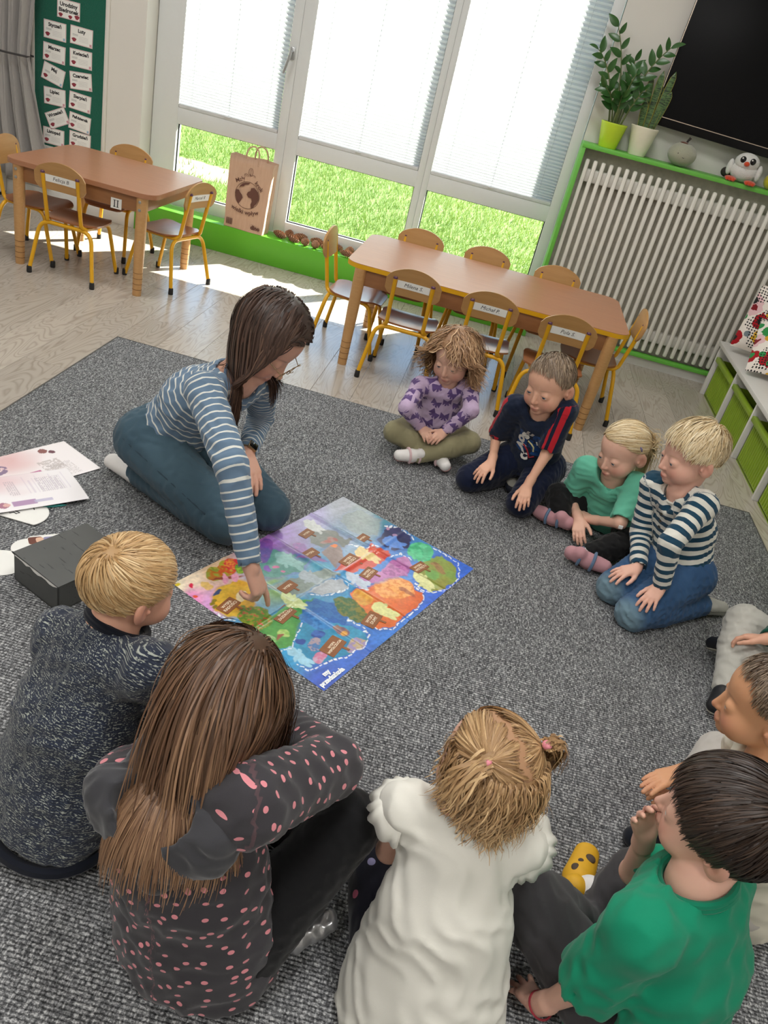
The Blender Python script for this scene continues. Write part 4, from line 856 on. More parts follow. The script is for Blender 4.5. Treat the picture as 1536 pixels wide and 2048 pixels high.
blob(205, 468, 30, 14, 'e0b84a', a=.4, f=.8); blob(372, 575, 26, 14, '6a8a3a', 'c07a2a', 0, 1, 1)
isl([(560, 455), (700, 405), (800, 385), (862, 420), (730, 480), (610, 525), (500, 470)], '7f8f8a', '93a09a', '5f93c8'); isl([(690, 505), (780, 452), (862, 440), (897, 480), (862, 503), (760, 512)], 'a3aab4', 'c0c6cc', '4f86c4')
isl([(430, 700), (480, 640), (600, 565), (700, 530), (768, 540), (740, 582), (662, 622), (642, 690), (622, 762), (562, 782), (480, 745)], '3a8a42', '58a04c', '2f9fc4'); blob(440, 625, 82, 58, '5f8a26', '8f9a30', .2, 1, 1); sp = np.clip((nz4-.22)*12, 0, 1)*(np.hypot((CX-440)/80, (CY-625)/56) < 1); IMG = blend(IMG, sp, 'c0503a'); blob(575, 700, 30, 22, 'b4d27a', '8fc05a', .6); blob(515, 730, 30, 16, 'a4c88a', '6fb05a', .4); blob(560, 720, 10, 22, '9a5a44', a=.6)
blob(775, 605, 115, 62, '3a78bc', '2a5fa8', .35, .95, 1); isl([(650, 665), (720, 625), (820, 645), (900, 665), (972, 690), (987, 740), (932, 790), (822, 832), (700, 852), (622, 802), (642, 740)], '2a86b0', '3f9cc4', '2a62c0'); blob(735, 640, 90, 34, '2f6fb8', '3f84c8', .3, .9, 1); blob(740, 705, 36, 24, '2a50a0', '3a68b8'); blob(665, 740, 26, 14, '2a4a9a'); blob(730, 755, 30, 30, 'b8a0a8', '4a70a8', 0, .9, 1); blob(755, 815, 42, 26, 'd87fa0', 'c8a0b8', -.5, .95, 1); blob(930, 760, 50, 34, 'cdb48a', 'a08cb8', -.5, .95, 1); blob(855, 690, 46, 22, '8a5a6a', 'a0705a', .5, .9); blob(870, 705, 16, 12, 'e0a03a')
isl([(905, 505), (1000, 470), (1130, 430), (1200, 480), (1258, 510), (1240, 562), (1160, 622), (1122, 672), (1030, 682), (970, 652), (930, 592)], 'dd6428', 'e27a3c', '2a50a8'); blob(1115, 478, 100, 56, 'e88a34', 'f0a85a', .15, 1, 1); blob(1180, 500, 40, 8, '8a3a2a', a=.5, f=.7); blob(965, 530, 50, 30, 'd99a3a', 'e0b04a', .3, .8); blob(905, 585, 92, 46, '4a7038', '7a7a30', .55, .95, 1)
isl([(1050, 400), (1100, 345), (1180, 330), (1215, 370), (1150, 422), (1050, 442), (1000, 462), (950, 480), (890, 425), (980, 420)], 'b066a4', 'c684ba', '4a78c8'); blob(1130, 395, 70, 28, '9a4a90', 'b868a8', -.1, .85, 1)
isl([(825, 395), (900, 330), (960, 300), (1000, 268), (1082, 298), (1095, 322), (1020, 372), (905, 405)], 'c83c32', 'd85a44', '4a7ac8')
isl([(1035, 245), (1080, 180), (1150, 188), (1197, 240), (1182, 292), (1120, 302), (1062, 272)], '262c58', '333a6c', '3a6ac0'); blob(1118, 225, 12, 10, 'b08ab0'); blob(1085, 190, 12, 8, 'c090b0')
isl([(1265, 330), (1350, 325), (1412, 380), (1418, 440), (1332, 492), (1240, 472), (1212, 430), (1250, 380)], '93923c', '7fa04a', '2f58c0'); blob(1245, 300, 62, 44, '3fb47e', '58c690', .2); blob(1330, 380, 46, 12, '8a5a3a', 'a07a4a', .6, .9); blob(1300, 410, 40, 22, '6fae5a', None, .3, .7)
def animal(x, y, L, a, c):
    ca, sa = math.cos(a), math.sin(a)
    for du, dv_, rx, ry in ((-.32, 0, .24, .2), (.05, .02, .36, .17), (.36, .1, .17, .08), (.36, -.08, .17, .08), (-.1, -.16, .08, .12), (-.1, .2, .08, .12)): blob(x+L*(du*ca-dv_*sa), y+L*(du*sa+dv_*ca), rx*L, ry*L, c, None, a)
for x, y, L, a, c in ((628, 545, 120, .45, 'cfdc9e'), (658, 815, 130, .62, '9fd0e6'), (1075, 597, 125, .5, 'dfe09c'), (1265, 452, 115, .6, 'e0e0a0'), (988, 322, 115, .4, 'e6cc8c'), (940, 442, 120, .55, 'bcc8d8'), (712, 425, 120, .4, 'b0bcc4'), (610, 348, 130, .35, '8fc0bc'), (728, 182, 100, .45, 'c8cac8'), (1118, 262, 110, .35, '5f8fdc')): animal(x, y, L, a, c)
dash([(235, 600), (300, 630), (345, 640)]); dash([(440, 735), (500, 775), (560, 795), (625, 770), (640, 700), (665, 645)]); dash([(890, 635), (960, 665), (990, 715), (965, 775), (880, 820), (760, 850), (700, 885), (645, 850)]); dash([(965, 655), (1045, 686), (1120, 682), (1180, 622), (1248, 560), (1262, 505), (1220, 478)])
dash([(1215, 455), (1250, 490), (1300, 503), (1385, 478), (1432, 425), (1430, 365), (1375, 320), (1310, 292)]); dash([(1065, 180), (1150, 185), (1212, 245)]); dash([(880, 445), (940, 480), (1000, 485)], 3); dash([(705, 515), (790, 518), (890, 490), (898, 460)], 3); dash([(900, 270), (960, 285), (1050, 275)], 3); dash([(1090, 330), (1150, 320), (1200, 340)], 3)
for _p in ([(60, 455), (700, 128)],): pass
IMG = IMG*(1+.22*nz4[..., None]+.16*nz2[..., None])
fold = lambda q, c, w: np.exp(-((q-c)/w)**2)
ZP = ZR + .0012 + .0045*fold(S, .5, .012) + .003*fold(S, .25, .012) + .0035*fold(S, .77, .010) + .004*fold(Tt, .5, .014) + .003*(S > .77)*(S-.77)*4*(1-Tt) + .0012*np.abs(nz3)
poster = thing('island_poster', 'colourful illustrated poster of islands lying on the carpet', 'poster', (0, 0, 0))
idx = np.arange(NS*NT_).reshape(NS, NT_); Fq = np.stack([idx[:-1, :-1], idx[:-1, 1:], idx[1:, 1:], idx[1:, :-1]], -1).reshape(-1, 4)
vcol_mesh('printed_sheet', np.concatenate([XY, ZP[..., None]], -1).reshape(-1, 3), Fq, np.clip(IMG, 0, 1).reshape(-1, 3), M_POSTER, poster)
M_SIGN = plain('sign_print', '8f5a34', .3, var=.12, vscale=60); M_SIGNT = plain('sign_letters', 'f0dcc0', .4, var=0)
def post_at(cx, cy):
    k = np.argmin((CX-cx)**2+(CY-cy)**2); i, j = divmod(k, NT_); return Vector((XY[i, j, 0], XY[i, j, 1], ZP[i, j]+.0012))
ux = Vector((*(PT_-PL_), 0)).normalized(); uy = Vector((*(PL_-PB_), 0)); uy = (uy-ux*uy.dot(ux)).normalized()
for cx, cy, l2, sc, rt in ((310, 565, 'RADOŚCI', 1, 10), (578, 608, 'ZAZDROŚCI', 1.1, 8), (818, 763, 'WSPÓŁCZUCIA', 1.15, 10), (1008, 636, 'DUMY', 1.05, 12), (900, 345, 'ZŁOŚCI', 1.05, 6), (992, 408, 'WSTYDU', .95, 8), (1240, 380, 'WSTRĘTU', .95, -4), (962, 238, '', .8, 4), (690, 215, '', .8, 6), (598, 475, '', .9, 4), (706, 312, '', .9, 0)):
    M = Matrix.Translation(post_at(cx, cy)) @ frame4((0, 0, 0), ux, uy) @ Matrix.Rotation(math.radians(rt), 4, 'Z')
    b = MB(); b.prism(rrect(.072*sc, .042*sc, .003, 2), -.0004, .0002, M); b.prism([(.008*sc, -.02*sc), (.016*sc, -.02*sc), (.018*sc, -.04*sc), (.010*sc, -.04*sc)], -.0004, .0001, M); sg = b.build('printed_sign', M_SIGN, poster, smooth=False)
    text('WYSPA' + ('\n'+l2 if l2 else ''), .0135*sc if len(l2) < 9 else (.0108*sc if len(l2) < 10 else .0092*sc), M_SIGNT, sg, M @ Matrix.Translation((0, 0, .0008)), bold=.0004)
text('my\nprzedszkola', .021, plain('logo_white', 'eef2f6', .4, var=0), poster, Matrix.Translation(post_at(798, 905)) @ frame4((0, 0, 0), ux, uy) @ Matrix.Translation((0, 0, .001)) , bold=.0014, name='logo_lettering')
# ------------------------------------------------------------------ implicit surfaces for bodies and clothes
f32 = np.float32
def nrm(v): v = np.asarray(v, float); return v/(np.linalg.norm(v)+1e-12)
def p_rc(a, b, ra, rb): return ('rc', np.array(a, f32), np.array(b, f32), ra, rb)
def p_ec(a, b, ra, rb, side, q): return ('ec', np.array(a, f32), np.array(b, f32), ra, rb, np.array(nrm(side), f32), q)
def p_el(c, r, R=None): return ('el', np.array(c, f32), np.array(r, f32), np.array(R if R is not None else np.eye(3), f32))
def p_pl(o, n): return ('pl', np.array(o, f32), np.array(nrm(n), f32))           # solid on the side away from n
def prim_box(p):
    if p[0] in ('rc', 'ec'):
        q = p[6] if p[0] == 'ec' else 1; m = max(p[3], p[4])*max(1, q); return np.minimum(p[1], p[2])-m, np.maximum(p[1], p[2])+m
    if p[0] == 'el': m = float(p[2].max()); return p[1]-m, p[1]+m
    return None
def prim_d(p, P):
    if p[0] == 'rc':
        ab = p[2]-p[1]; w = P-p[1]; t = np.clip(w@ab/(ab@ab+1e-9), 0, 1); w = w-t[:, None]*ab; return np.sqrt((w*w).sum(1))-(p[3]+(p[4]-p[3])*t)
    if p[0] == 'ec':
        ab = p[2]-p[1]; w = P-p[1]; t = np.clip(w@ab/(ab@ab+1e-9), 0, 1); w = w-t[:, None]*ab; s = w@p[5]; return np.sqrt(np.maximum((w*w).sum(1)-s*s*(1-1/p[6]**2), 0))-(p[3]+(p[4]-p[3])*t)
    if p[0] == 'el':
        w = (P-p[1])@p[3]; a = w/p[2]; k0 = np.sqrt((a*a).sum(1)); b = a/p[2]; k1 = np.sqrt((b*b).sum(1))+1e-9; return k0*(k0-1)/k1
    return (P-p[1])@p[2]
FAR = .07
def sdf(ops, P):
    P = P.astype(f32); d = np.full(len(P), FAR, f32)
    for op, p, k in ops:
        bb = prim_box(p)
        if bb is None: sel = slice(None); Q = P
        else:
            m = .05+k; msk = ((P > bb[0]-m) & (P < bb[1]+m)).all(1)
            if not msk.any(): continue
            sel = np.nonzero(msk)[0]; Q = P[sel]
        e = prim_d(p, Q).astype(f32); a = d[sel]
        if op == 'U': h = np.clip(.5+.5*(a-e)/max(k, 1e-5), 0, 1); r = a+(e-a)*h-k*h*(1-h)
        elif op == 'S': e = -e; h = np.clip(.5-.5*(a-e)/max(k, 1e-5), 0, 1); r = a+(e-a)*h+k*h*(1-h)
        else: h = np.clip(.5-.5*(a-e)/max(k, 1e-5), 0, 1); r = a+(e-a)*h+k*h*(1-h)
        d[sel] = r
    return d
def U(p, k=.015): return ('U', p, k)
def Sb(p, k=.004): return ('S', p, k)
def I(p, k=.002): return ('I', p, k)
def surf(ops, h, disp=None):
    bbs = [prim_box(p) for op, p, k in ops if op == 'U' and prim_box(p) is not None]
    lo = np.min([b[0] for b in bbs], 0)-.012; hi = np.max([b[1] for b in bbs], 0)+.012; B = 8
    nb = np.ceil((hi-lo)/(h*B)).astype(int)+1
    g = np.stack(np.meshgrid(*[np.arange(n) for n in nb], indexing='ij'), -1).reshape(-1, 3)
    cd = sdf(ops, lo+(g+.5)*B*h); act = np.abs(cd) < h*B*.87*1.35+.012
    V = np.repeat(np.repeat(np.repeat(cd.reshape(nb), B, 0), B, 1), B, 2).astype(f32)
    off = np.stack(np.meshgrid(*[np.arange(B)]*3, indexing='ij'), -1).reshape(-1, 3)
    ga = g[act]; pts = (ga[:, None]*B+off[None]).reshape(-1, 3)
    W = lo+pts*h; val = sdf(ops, W)
    if disp is not None: val = val+disp(W).astype(f32)
    V[pts[:, 0], pts[:, 1], pts[:, 2]] = val
    s = V < 0; n = np.array(V.shape)-1
    cnt = np.zeros(n, np.int8)
    C8 = [(i, j, k) for i in (0, 1) for j in (0, 1) for k in (0, 1)]
    for i, j, k in C8: cnt += s[i:n[0]+i, j:n[1]+j, k:n[2]+k]
    cells = np.argwhere((cnt > 0) & (cnt < 8)); m = len(cells); acc = np.zeros((m, 3)); num = np.zeros(m)
    cv = np.stack([V[cells[:, 0]+i, cells[:, 1]+j, cells[:, 2]+k] for i, j, k in C8], 1)
    for a in range(8):
        for b in range(a+1, 8):
            da = np.array(C8[b])-np.array(C8[a])
            if np.abs(da).sum() != 1: continue
            va, vb = cv[:, a], cv[:, b]; x = (va < 0) != (vb < 0); t = np.where(x, va/np.where(x, va-vb, 1), 0)
            acc += np.where(x[:, None], np.array(C8[a])+t[:, None]*da, 0); num += x
    X = lo+(cells+acc/num[:, None])*h
    idx = np.full(n, -1, np.int32); idx[cells[:, 0], cells[:, 1], cells[:, 2]] = np.arange(m); Fs = []
    for ax in range(3):
        sl0 = [slice(1, n[q]) for q in range(3)]; sl0[ax] = slice(0, n[ax]); sl1 = [slice(1, n[q]) for q in range(3)]; sl1[ax] = slice(1, n[ax]+1)
        s0, s1 = s[tuple(sl0)], s[tuple(sl1)]; o = [1, 1, 1]; o[ax] = 0
        b, c = [(1, 2), (2, 0), (0, 1)][ax]
        for flip, e in ((0, s0 & ~s1), (1, ~s0 & s1)):
            q = np.argwhere(e)+np.array(o)
            if not len(q): continue
            def at(db, dc): r = q.copy(); r[:, b] -= db; r[:, c] -= dc; return idx[r[:, 0], r[:, 1], r[:, 2]]
            quad = np.stack([at(1, 1), at(0, 1), at(0, 0), at(1, 0)], 1); Fs.append(quad[:, ::-1] if flip else quad)
    Fq = np.concatenate(Fs); Fq = Fq[(Fq >= 0).all(1)]
    return X, Fq
def merge(parts):
    Vs, Fs, o = [], [], 0
    for v, f in parts: Vs.append(v); Fs.append(f+o); o += len(v)
    return np.concatenate(Vs), np.concatenate(Fs)
def mesh_obj(name, V, Fq, mat, parent, attrs=None):
    me = bpy.data.meshes.new(name); fast_mesh(me, V, Fq); me.materials.append(mat); me.polygons.foreach_set('use_smooth', np.ones(len(me.polygons), bool))
    for k, (typ, val) in (attrs or {}).items():
        a = me.attributes.new(k, typ, 'POINT'); val = np.asarray(val, f32)
        if typ == 'FLOAT_COLOR': c = np.ones((len(V), 4), f32); c[:, :3] = val; a.data.foreach_set('color', c.ravel())
        elif typ == 'FLOAT_VECTOR': a.data.foreach_set('vector', val.ravel())
        else: a.data.foreach_set('value', val.ravel())
    return put(name, me, parent)
def wrinkles(amp, freq, seed, aniso=(1, 1, 1)):
    r = np.random.default_rng(seed); K = [nrm(r.normal(size=3)*np.array(aniso))*freq*f for f in (1, 1.7, 2.6)]; K2 = [nrm(r.normal(size=3))*freq*.6 for _ in range(3)]; ph = r.uniform(0, 6, 6)
    def fn(P):
        d = 0
        for i in range(3): d = d+np.sin(P@K[i]+ph[i]+1.6*np.sin(P@K2[i]+ph[3+i]))*(.5**i)
        return amp*(np.abs(d)-.6)
    return fn
def bone_uv(V, bones):
    """bones: (a, b, radius, reference direction, v0, part id) -> vector (around, along, part)"""
    D, VV, UU = [], [], []
    for a, b, r, ref, v0, part in bones:
        a, b = np.array(a), np.array(b); ab = b-a; L = np.linalg.norm(ab); u = ab/L; t = (V-a)@u; tc = np.clip(t, 0, L); w = V-a-tc[:, None]*u; D.append(np.linalg.norm(w, axis=1)-r+(np.maximum(-t, 0)*1.5 if part and v0 == 0 else 0))
        x = np.array(ref)-u*(np.array(ref)@u); x = nrm(x); y = np.cross(u, x); wr = V-a-t[:, None]*u; UU.append(np.arctan2(wr@y, wr@x)*r); VV.append(v0+(np.clip(t, -.04, L+.04) if part else t))
    D, VV, UU = np.array(D), np.array(VV), np.array(UU); parts = np.array([b[5] for b in bones]); k = D.argmin(0); ar = np.arange(len(V)); uv = np.zeros((len(V), 3)); uv[:, 0] = UU[k, ar]; uv[:, 2] = parts[k]
    W = np.exp(-(D-D.min(0))/.016)*(parts[:, None] == parts[k][None]); uv[:, 1] = (W*VV).sum(0)/W.sum(0)
    return uv

# ------------------------------------------------------------------ skin, hair and eye materials
def skin_mat():
    t = NT('skin'); c = t.attr('tone', 'Color'); n = t.noise(t.obj(), 60, 3); t.base(t.mix(t.math('MULTIPLY', n, .12), c, 'b5735a'), .5, 0, .35)
    t.b.inputs['Subsurface Weight'].default_value = .12; t.b.inputs['Subsurface Radius'].default_value = (.012, .005, .003); t.b.inputs['Subsurface Scale'].default_value = .6
    return t.m
M_SKIN = skin_mat()
def hair_mat(name, dark, mid, light, rough=.42):
    t = NT(name); v = t.attr('hv'); t.base(t.ramp(v, [(0, dark), (.5, mid), (1, light)]), rough, 0, .45); t.bump(t.noise(t.obj(), 600, 2), .15, .001); return t.m
M_EYE = NT('eye'); M_EYE.base(M_EYE.attr('tone', 'Color'), .12, 0, .5); M_EYE = M_EYE.m
def eye_obj(c, r, gaze, iris, parent):
    g = nrm(gaze); x = nrm(np.cross(g, [0, 0, 1.])); y = np.cross(x, g); V = []; C = []; n = 18
    th = [0, .2, .22, .3, .5, .53, .56, .7, 1.0, 1.5, 2.1, 2.7, PI]
    for a in th:
        c_ = '0b0908' if a <= .21 else (iris if a <= .505 else ('3a2d28' if a < .54 else 'e9e2dc'))
        for k in range(n): b = 2*PI*k/n; V.append(np.array(c)+r*(math.cos(a)*g+math.sin(a)*(math.cos(b)*x+math.sin(b)*y))); C.append(lin(c_))
    F_ = [(i*n+k, i*n+(k+1) % n, (i+1)*n+(k+1) % n, (i+1)*n+k) for i in range(len(th)-1) for k in range(n)]
    mesh_obj('eye', np.array(V), np.array(F_)[:, ::-1], M_EYE, parent, {'tone': ('FLOAT_COLOR', np.array(C))})

# ------------------------------------------------------------------ head
class Head:
    def __init__(s, c, yaw, pitch, roll=0, size=1.0, adult=False, eyes=.0042, smile=0):
        a, p = math.radians(yaw), math.radians(pitch); s.c = np.array(c, float); f = np.array([math.cos(a)*math.cos(p), math.sin(a)*math.cos(p), -math.sin(p)])
        r = nrm(np.cross(f, [0, 0, 1.])); u = np.cross(r, f); q = math.radians(roll); s.r = r*math.cos(q)+u*math.sin(q); s.u = np.cross(s.r, f); s.f = f
        s.s = size; s.k = np.array([1, 1.02, 1.1])*size if adult else np.array([1, 1, 1])*size; s.R = np.stack([s.r, s.f, s.u], 1); s.open = eyes if adult else eyes*1.05; s.adult = adult; s.er = .0126 if adult else .0134; s.nt = .0925 if adult else .0885
    def w(s, p): return s.c+s.R@(np.array(p, float)*s.k)
    def loc(s, V): return ((np.asarray(V)-s.c)@s.R)/s.k
    def el(s, c, r, rot=None): return p_el(s.w(c), np.array(r)*s.k, s.R if rot is None else s.R@rot)
    def rc(s, a, b, ra, rb): return p_rc(s.w(a), s.w(b), ra*s.s, rb*s.s)
    def skull(s):
        if s.adult: return [U(s.el((0, -.012, .022), (.072, .090, .078)), .01), U(s.el((0, .022, -.040), (.05, .060, .058)), .03), U(s.el((.030, .048, -.042), (.026, .027, .028)), .02), U(s.el((-.030, .048, -.042), (.026, .027, .028)), .02), U(s.el((0, .066, -.084), (.018, .016, .014)), .02)]
        return [U(s.el((0, -.012, .022), (.0735, .090, .078)), .01), U(s.el((0, .018, -.040), (.0585, .060, .055)), .03), U(s.el((.034, .043, -.046), (.028, .029, .030)), .02), U(s.el((-.034, .043, -.046), (.028, .029, .030)), .02), U(s.el((0, .060, -.082), (.017, .016, .013)), .022)]
    def face(s):
        o = []; e = s.er
        for q in (-1, 1): o.append(Sb(s.el((q*.030, .088, -.010), (.019, .0125, .013)), .012))
        o += [U(s.rc((0, .076, -.012), (0, s.nt, -.037), .006, .0076), .012), U(s.rc((-.007, s.nt-.007, -.0395), (.007, s.nt-.007, -.0395), .0058, .0058), .005)]
        for q in (-1, 1):
            o += [U(s.el((q*.030, .0632, -.0125), (e+.0012,)*3), .007), Sb(s.el((q*.030, .0835, -.0145), (.0130, .0125, s.open)), .0012)]
        o += [U(s.el((0, .0755, -.0625), (.0160, .0080, .0042)), .007), U(s.el((0, .0745, -.0695), (.0140, .0080, .0052)), .007)]
        return o
    def ears(s):
        o = []
        for q in (-1, 1):
            a = q*.42; ro = np.array([[math.cos(a), -math.sin(a), 0], [math.sin(a), math.cos(a), 0], [0, 0, 1]])
            o += [U(s.el((q*.0745, -.014, -.016), (.0085, .020, .029), ro), .006), Sb(s.el((q*.0845, -.006, -.015), (.0075, .011, .018), ro), .003), U(s.el((q*.076, .0, -.018), (.004, .005, .006)), .003)]
        return o
    def eyeballs(s, root, gaze, iris):
        for q in (-1, 1): eye_obj(s.w((q*.030, .0632, -.0125)), s.er*s.s, gaze, iris, root)
    def tone(s, V, base, lips='b0625a', brow='8a6a4a', blush='c47a68', browf=.42, scalp=None, scalpf=None):
        L = s.loc(V); C = np.zeros((len(V), 3))+A_(lin(base)); g = lambda c, r: np.exp(-(((L-np.array(c))/np.array(r))**2).sum(1))
        near = (np.abs(L).max(1) < .13)
        def mixc(m, c): nonlocal C; m = np.clip(m*near, 0, 1)[:, None]; C = C*(1-m)+A_(lin(c))*m
        for q in (-1, 1): mixc(.55*g((q*.040, .06, -.042), (.02, .04, .018)), blush); mixc(.5*g((q*.082, -.014, -.016), (.012, .025, .03)), blush)
        mixc(.4*g((0, .095, -.038), (.012, .02, .008)), blush)
        mixc(.95*g((0, .088, -.0655), (.0150, .03, .0068)), lips); mixc(.9*g((0, .09, -.0658), (.015, .03, .0012)), '6d3a35')
        for q in (-1, 1):
            for k in range(5): mixc(browf*g((q*(.018+.006*k), .085, .0075+.002*math.sin(k*.8)), (.0048, .03, .0024)), brow)
            mixc(.55*g((q*.030, .083, -.0145+s.open*1.05), (.0125, .02, .0015)), '4a352b'); mixc(.3*g((q*.030, .083, -.0145-s.open*1.2), (.0115, .02, .0013)), '7a5548')
        if scalp is not None:
            m = np.clip(scalpf(L), 0, 1)*near; C = C*(1-m[:, None])+A_(lin(scalp))*m[:, None]
        return C
def hairline(L, drop=0, front=32, nape=-40):
    """1 on the hairy part of the head (local coordinates)"""
    d = L-np.array([0, -.012, .015]); n = d/(np.linalg.norm(d, axis=1)[:, None]+1e-9); az = np.degrees(np.abs(np.arctan2(n[:, 0], n[:, 1]))); el_ = np.degrees(np.arcsin(np.clip(n[:, 2], -1, 1)))
    bd = np.interp(az, [0, 35, 62, 85, 100, 125, 180], [front, front+1, 12, 2, -6, -26+drop*0, nape])
    return np.clip((el_-bd)/4+.5, 0, 1)

# ------------------------------------------------------------------ hair: cap plus combed locks
def grow_hair(head, root, mat, n, length, comb, seed, coll=None, offset=.005, gravity=.0, lift=.25, steps=10, rad=.0016, noise=.25, curl=0, curlf=60, mask=None, front=32, nape=-40, cap=.004, spread=.5, tone=(.5, .22), extra=None, roots=None, lenj=.25, name='hair', maxout=None, hcap=.0035, pull=0.0, pullsteps=99, ombre=(-.12, .14)):
    r = np.random.default_rng(seed); ops = head.skull(); O = head.c+head.R@(np.array([0, -.012, .015])*head.k)
    if roots is None:
        m = int(n*2.4); i = np.arange(m)+.5; ph = np.arccos(1-2*i/m); th = PI*(1+5**.5)*i; D = np.stack([np.cos(th)*np.sin(ph), np.sin(th)*np.sin(ph), np.cos(ph)], 1); D += r.normal(size=D.shape)*.02; D /= np.linalg.norm(D, axis=1)[:, None]
        Dw = D@head.R.T; P = O+Dw*.03
        for _ in range(14): P = P+Dw*sdf(ops, P)[:, None]*.9
        Lc = head.loc(P); keep = r.random(m) < hairline(Lc, front=front, nape=nape)
        if mask is not None: keep &= mask(Lc)
        P = P[keep]; Lc = Lc[keep]
    else: P = np.array(roots); Lc = head.loc(P)
    if len(P) > n: sel = r.permutation(len(P))[:n]; P, Lc = P[sel], Lc[sel]
    N = len(P); allops = ops+(coll or [])
    def grad(Q):
        e = .003; return np.stack([sdf(allops, Q+np.eye(3)[k]*e)-sdf(allops, Q-np.eye(3)[k]*e) for k in range(3)], 1)/(2*e)
    G = grad(P); G /= np.linalg.norm(G, axis=1)[:, None]+1e-9
    Ln = (length(Lc) if callable(length) else np.full(N, length))*r.uniform(1-lenj, 1+lenj*.4, N); st = Ln/steps
    dirv = comb(Lc)@head.R.T; dirv = dirv-(dirv*G).sum(1)[:, None]*G; dirv /= np.linalg.norm(dirv, axis=1)[:, None]+1e-9; dirv = dirv+G*lift+r.normal(size=(N, 3))*noise*.4; dirv /= np.linalg.norm(dirv, axis=1)[:, None]
    offs = offset*r.uniform(.35, 1.25, N); path = [P-G*.002]; rn = r.normal(size=(N, 3)); phs = r.uniform(0, 6.28, N)
    Q = P+G*offs[:, None]*.3
    for k in range(steps):
        if extra is not None: dirv = dirv+extra(head.loc(Q), k/steps)@head.R.T
        dirv = dirv+np.array([0, 0, -gravity])*(.4+k/steps)+rn*noise*.10; dirv /= np.linalg.norm(dirv, axis=1)[:, None]; Q = Q+dirv*st[:, None]
        d = sdf(allops, Q); hit = d < offs
        if pull and k < pullsteps:
            far = ~hit
            if far.any(): g = grad(Q[far]); g /= np.linalg.norm(g, axis=1)[:, None]+1e-9; Q[far] -= g*np.minimum((d[far]-offs[far])*pull, .01)[:, None]; dv = dirv[far]-g*pull*.5*np.maximum((dirv[far]*g).sum(1), 0)[:, None]; dirv[far] = dv/(np.linalg.norm(dv, axis=1)[:, None]+1e-9)
        if hit.any():
            g = grad(Q[hit]); g /= np.linalg.norm(g, axis=1)[:, None]+1e-9; Q[hit] += g*(offs[hit]-d[hit])[:, None]*.9; dv = dirv[hit]; dn = (dv*g).sum(1); dv = dv-np.minimum(dn, 0)[:, None]*g; dirv[hit] = dv/(np.linalg.norm(dv, axis=1)[:, None]+1e-9)
        path.append(Q.copy())
    Pth = np.stack(path, 1)                                  # N, steps+1, 3
    if curl:
        kk = np.arange(steps+1)/steps; s_ = Ln[:, None]*kk*curlf+phs[:, None]; amp = curl*np.clip(kk*1.6, 0, 1); sx = np.cross(rn, [0, 0, 1.]); sx /= np.linalg.norm(sx, axis=1)[:, None]; sy = np.cross(sx, np.array([0, 0, 1.]))
        Pth = Pth+amp[None, :, None]*(np.cos(s_)[..., None]*sx[:, None]+np.sin(s_)[..., None]*sy[:, None]*.8)
    Pth[..., 2] = np.maximum(Pth[..., 2], .02)
    T = np.gradient(Pth, axis=1); T /= np.linalg.norm(T, axis=2)[..., None]+1e-9
    Rd = Pth-O; Rd = Rd*np.array([1, 1, .6]); Rd[..., 2] = np.maximum(Rd[..., 2], 0); Rd = Rd+rn[:, None]*.022; Wd = np.cross(T, Rd); Wd /= np.linalg.norm(Wd, axis=2)[..., None]+1e-9
    prof = np.sin(PI*np.clip(np.linspace(.3, .97, steps+1), 0, 1))**.6; rr = rad*r.uniform(.6, 1.4, N)[:, None]*prof[None]
    V = np.stack([Pth-rr[..., None]*Wd, Pth+rr[..., None]*Wd], 2).reshape(-1, 3)
    base = (np.arange(N)[:, None]*(steps+1)+np.arange(steps)[None])*2; Fq = np.stack([base, base+1, base+3, base+2], -1).reshape(-1, 4)
    clump = np.sin(Lc@np.array([61., 47, 53])+1.3*np.sin(Lc@np.array([-35., 70, 41])))*.5
    hv = np.clip(tone[0]+tone[1]*r.normal(size=N)+.16*clump, 0, 1); kk = np.linspace(ombre[0], ombre[1], steps+1); HV = np.repeat(np.clip(hv[:, None]+kk[None], 0, 1).reshape(-1), 2)
    parts = [(V, Fq)]; HVs = [HV]
    if cap:
        cp = [U(head.el((0, -.012, .022), np.array((.072, .090, .078))+hcap), .01)] + ([U(head.el((0, -.04, -.03), (.058, .045, .06)), .03)] if nape < -30 else [])
        cv, cf = surf(cp, .005*head.s); hl = hairline(head.loc(cv), front=front+2, nape=nape)
        if mask is not None: hl = hl*mask(head.loc(cv))
        ok = (hl[cf] > .5).all(1); cf = cf[ok]; used = np.unique(cf); rm = np.full(len(cv), -1); rm[used] = np.arange(len(used)); parts.append((cv[used], rm[cf])); HVs.append(np.full(len(used), max(0, tone[0]-.3)))
    V, Fq = merge(parts); return mesh_obj(name, V, Fq, mat, root, {'hv': ('FLOAT', np.concatenate(HVs))})
def clear_face(k=1.2, z0=.055, y0=.035):
    def fn(L, q): m = np.clip((L[:, 1]-y0)/.03, 0, 1)*np.clip((z0-L[:, 2])/.02, 0, 1); return np.stack([np.sign(L[:, 0])*k*m, -.7*k*m, 0*m], 1)
    return fn
def from_crown(C, swirl=.25):
    C = nrm(C)
    def fn(L):
        n = L-np.array([0, -.012, .015]); n = n/np.linalg.norm(n, axis=1)[:, None]; t = -(C-(n@C)[:, None]*n); t /= np.linalg.norm(t, axis=1)[:, None]+1e-6; return t+swirl*np.cross(n, t)
    return fn

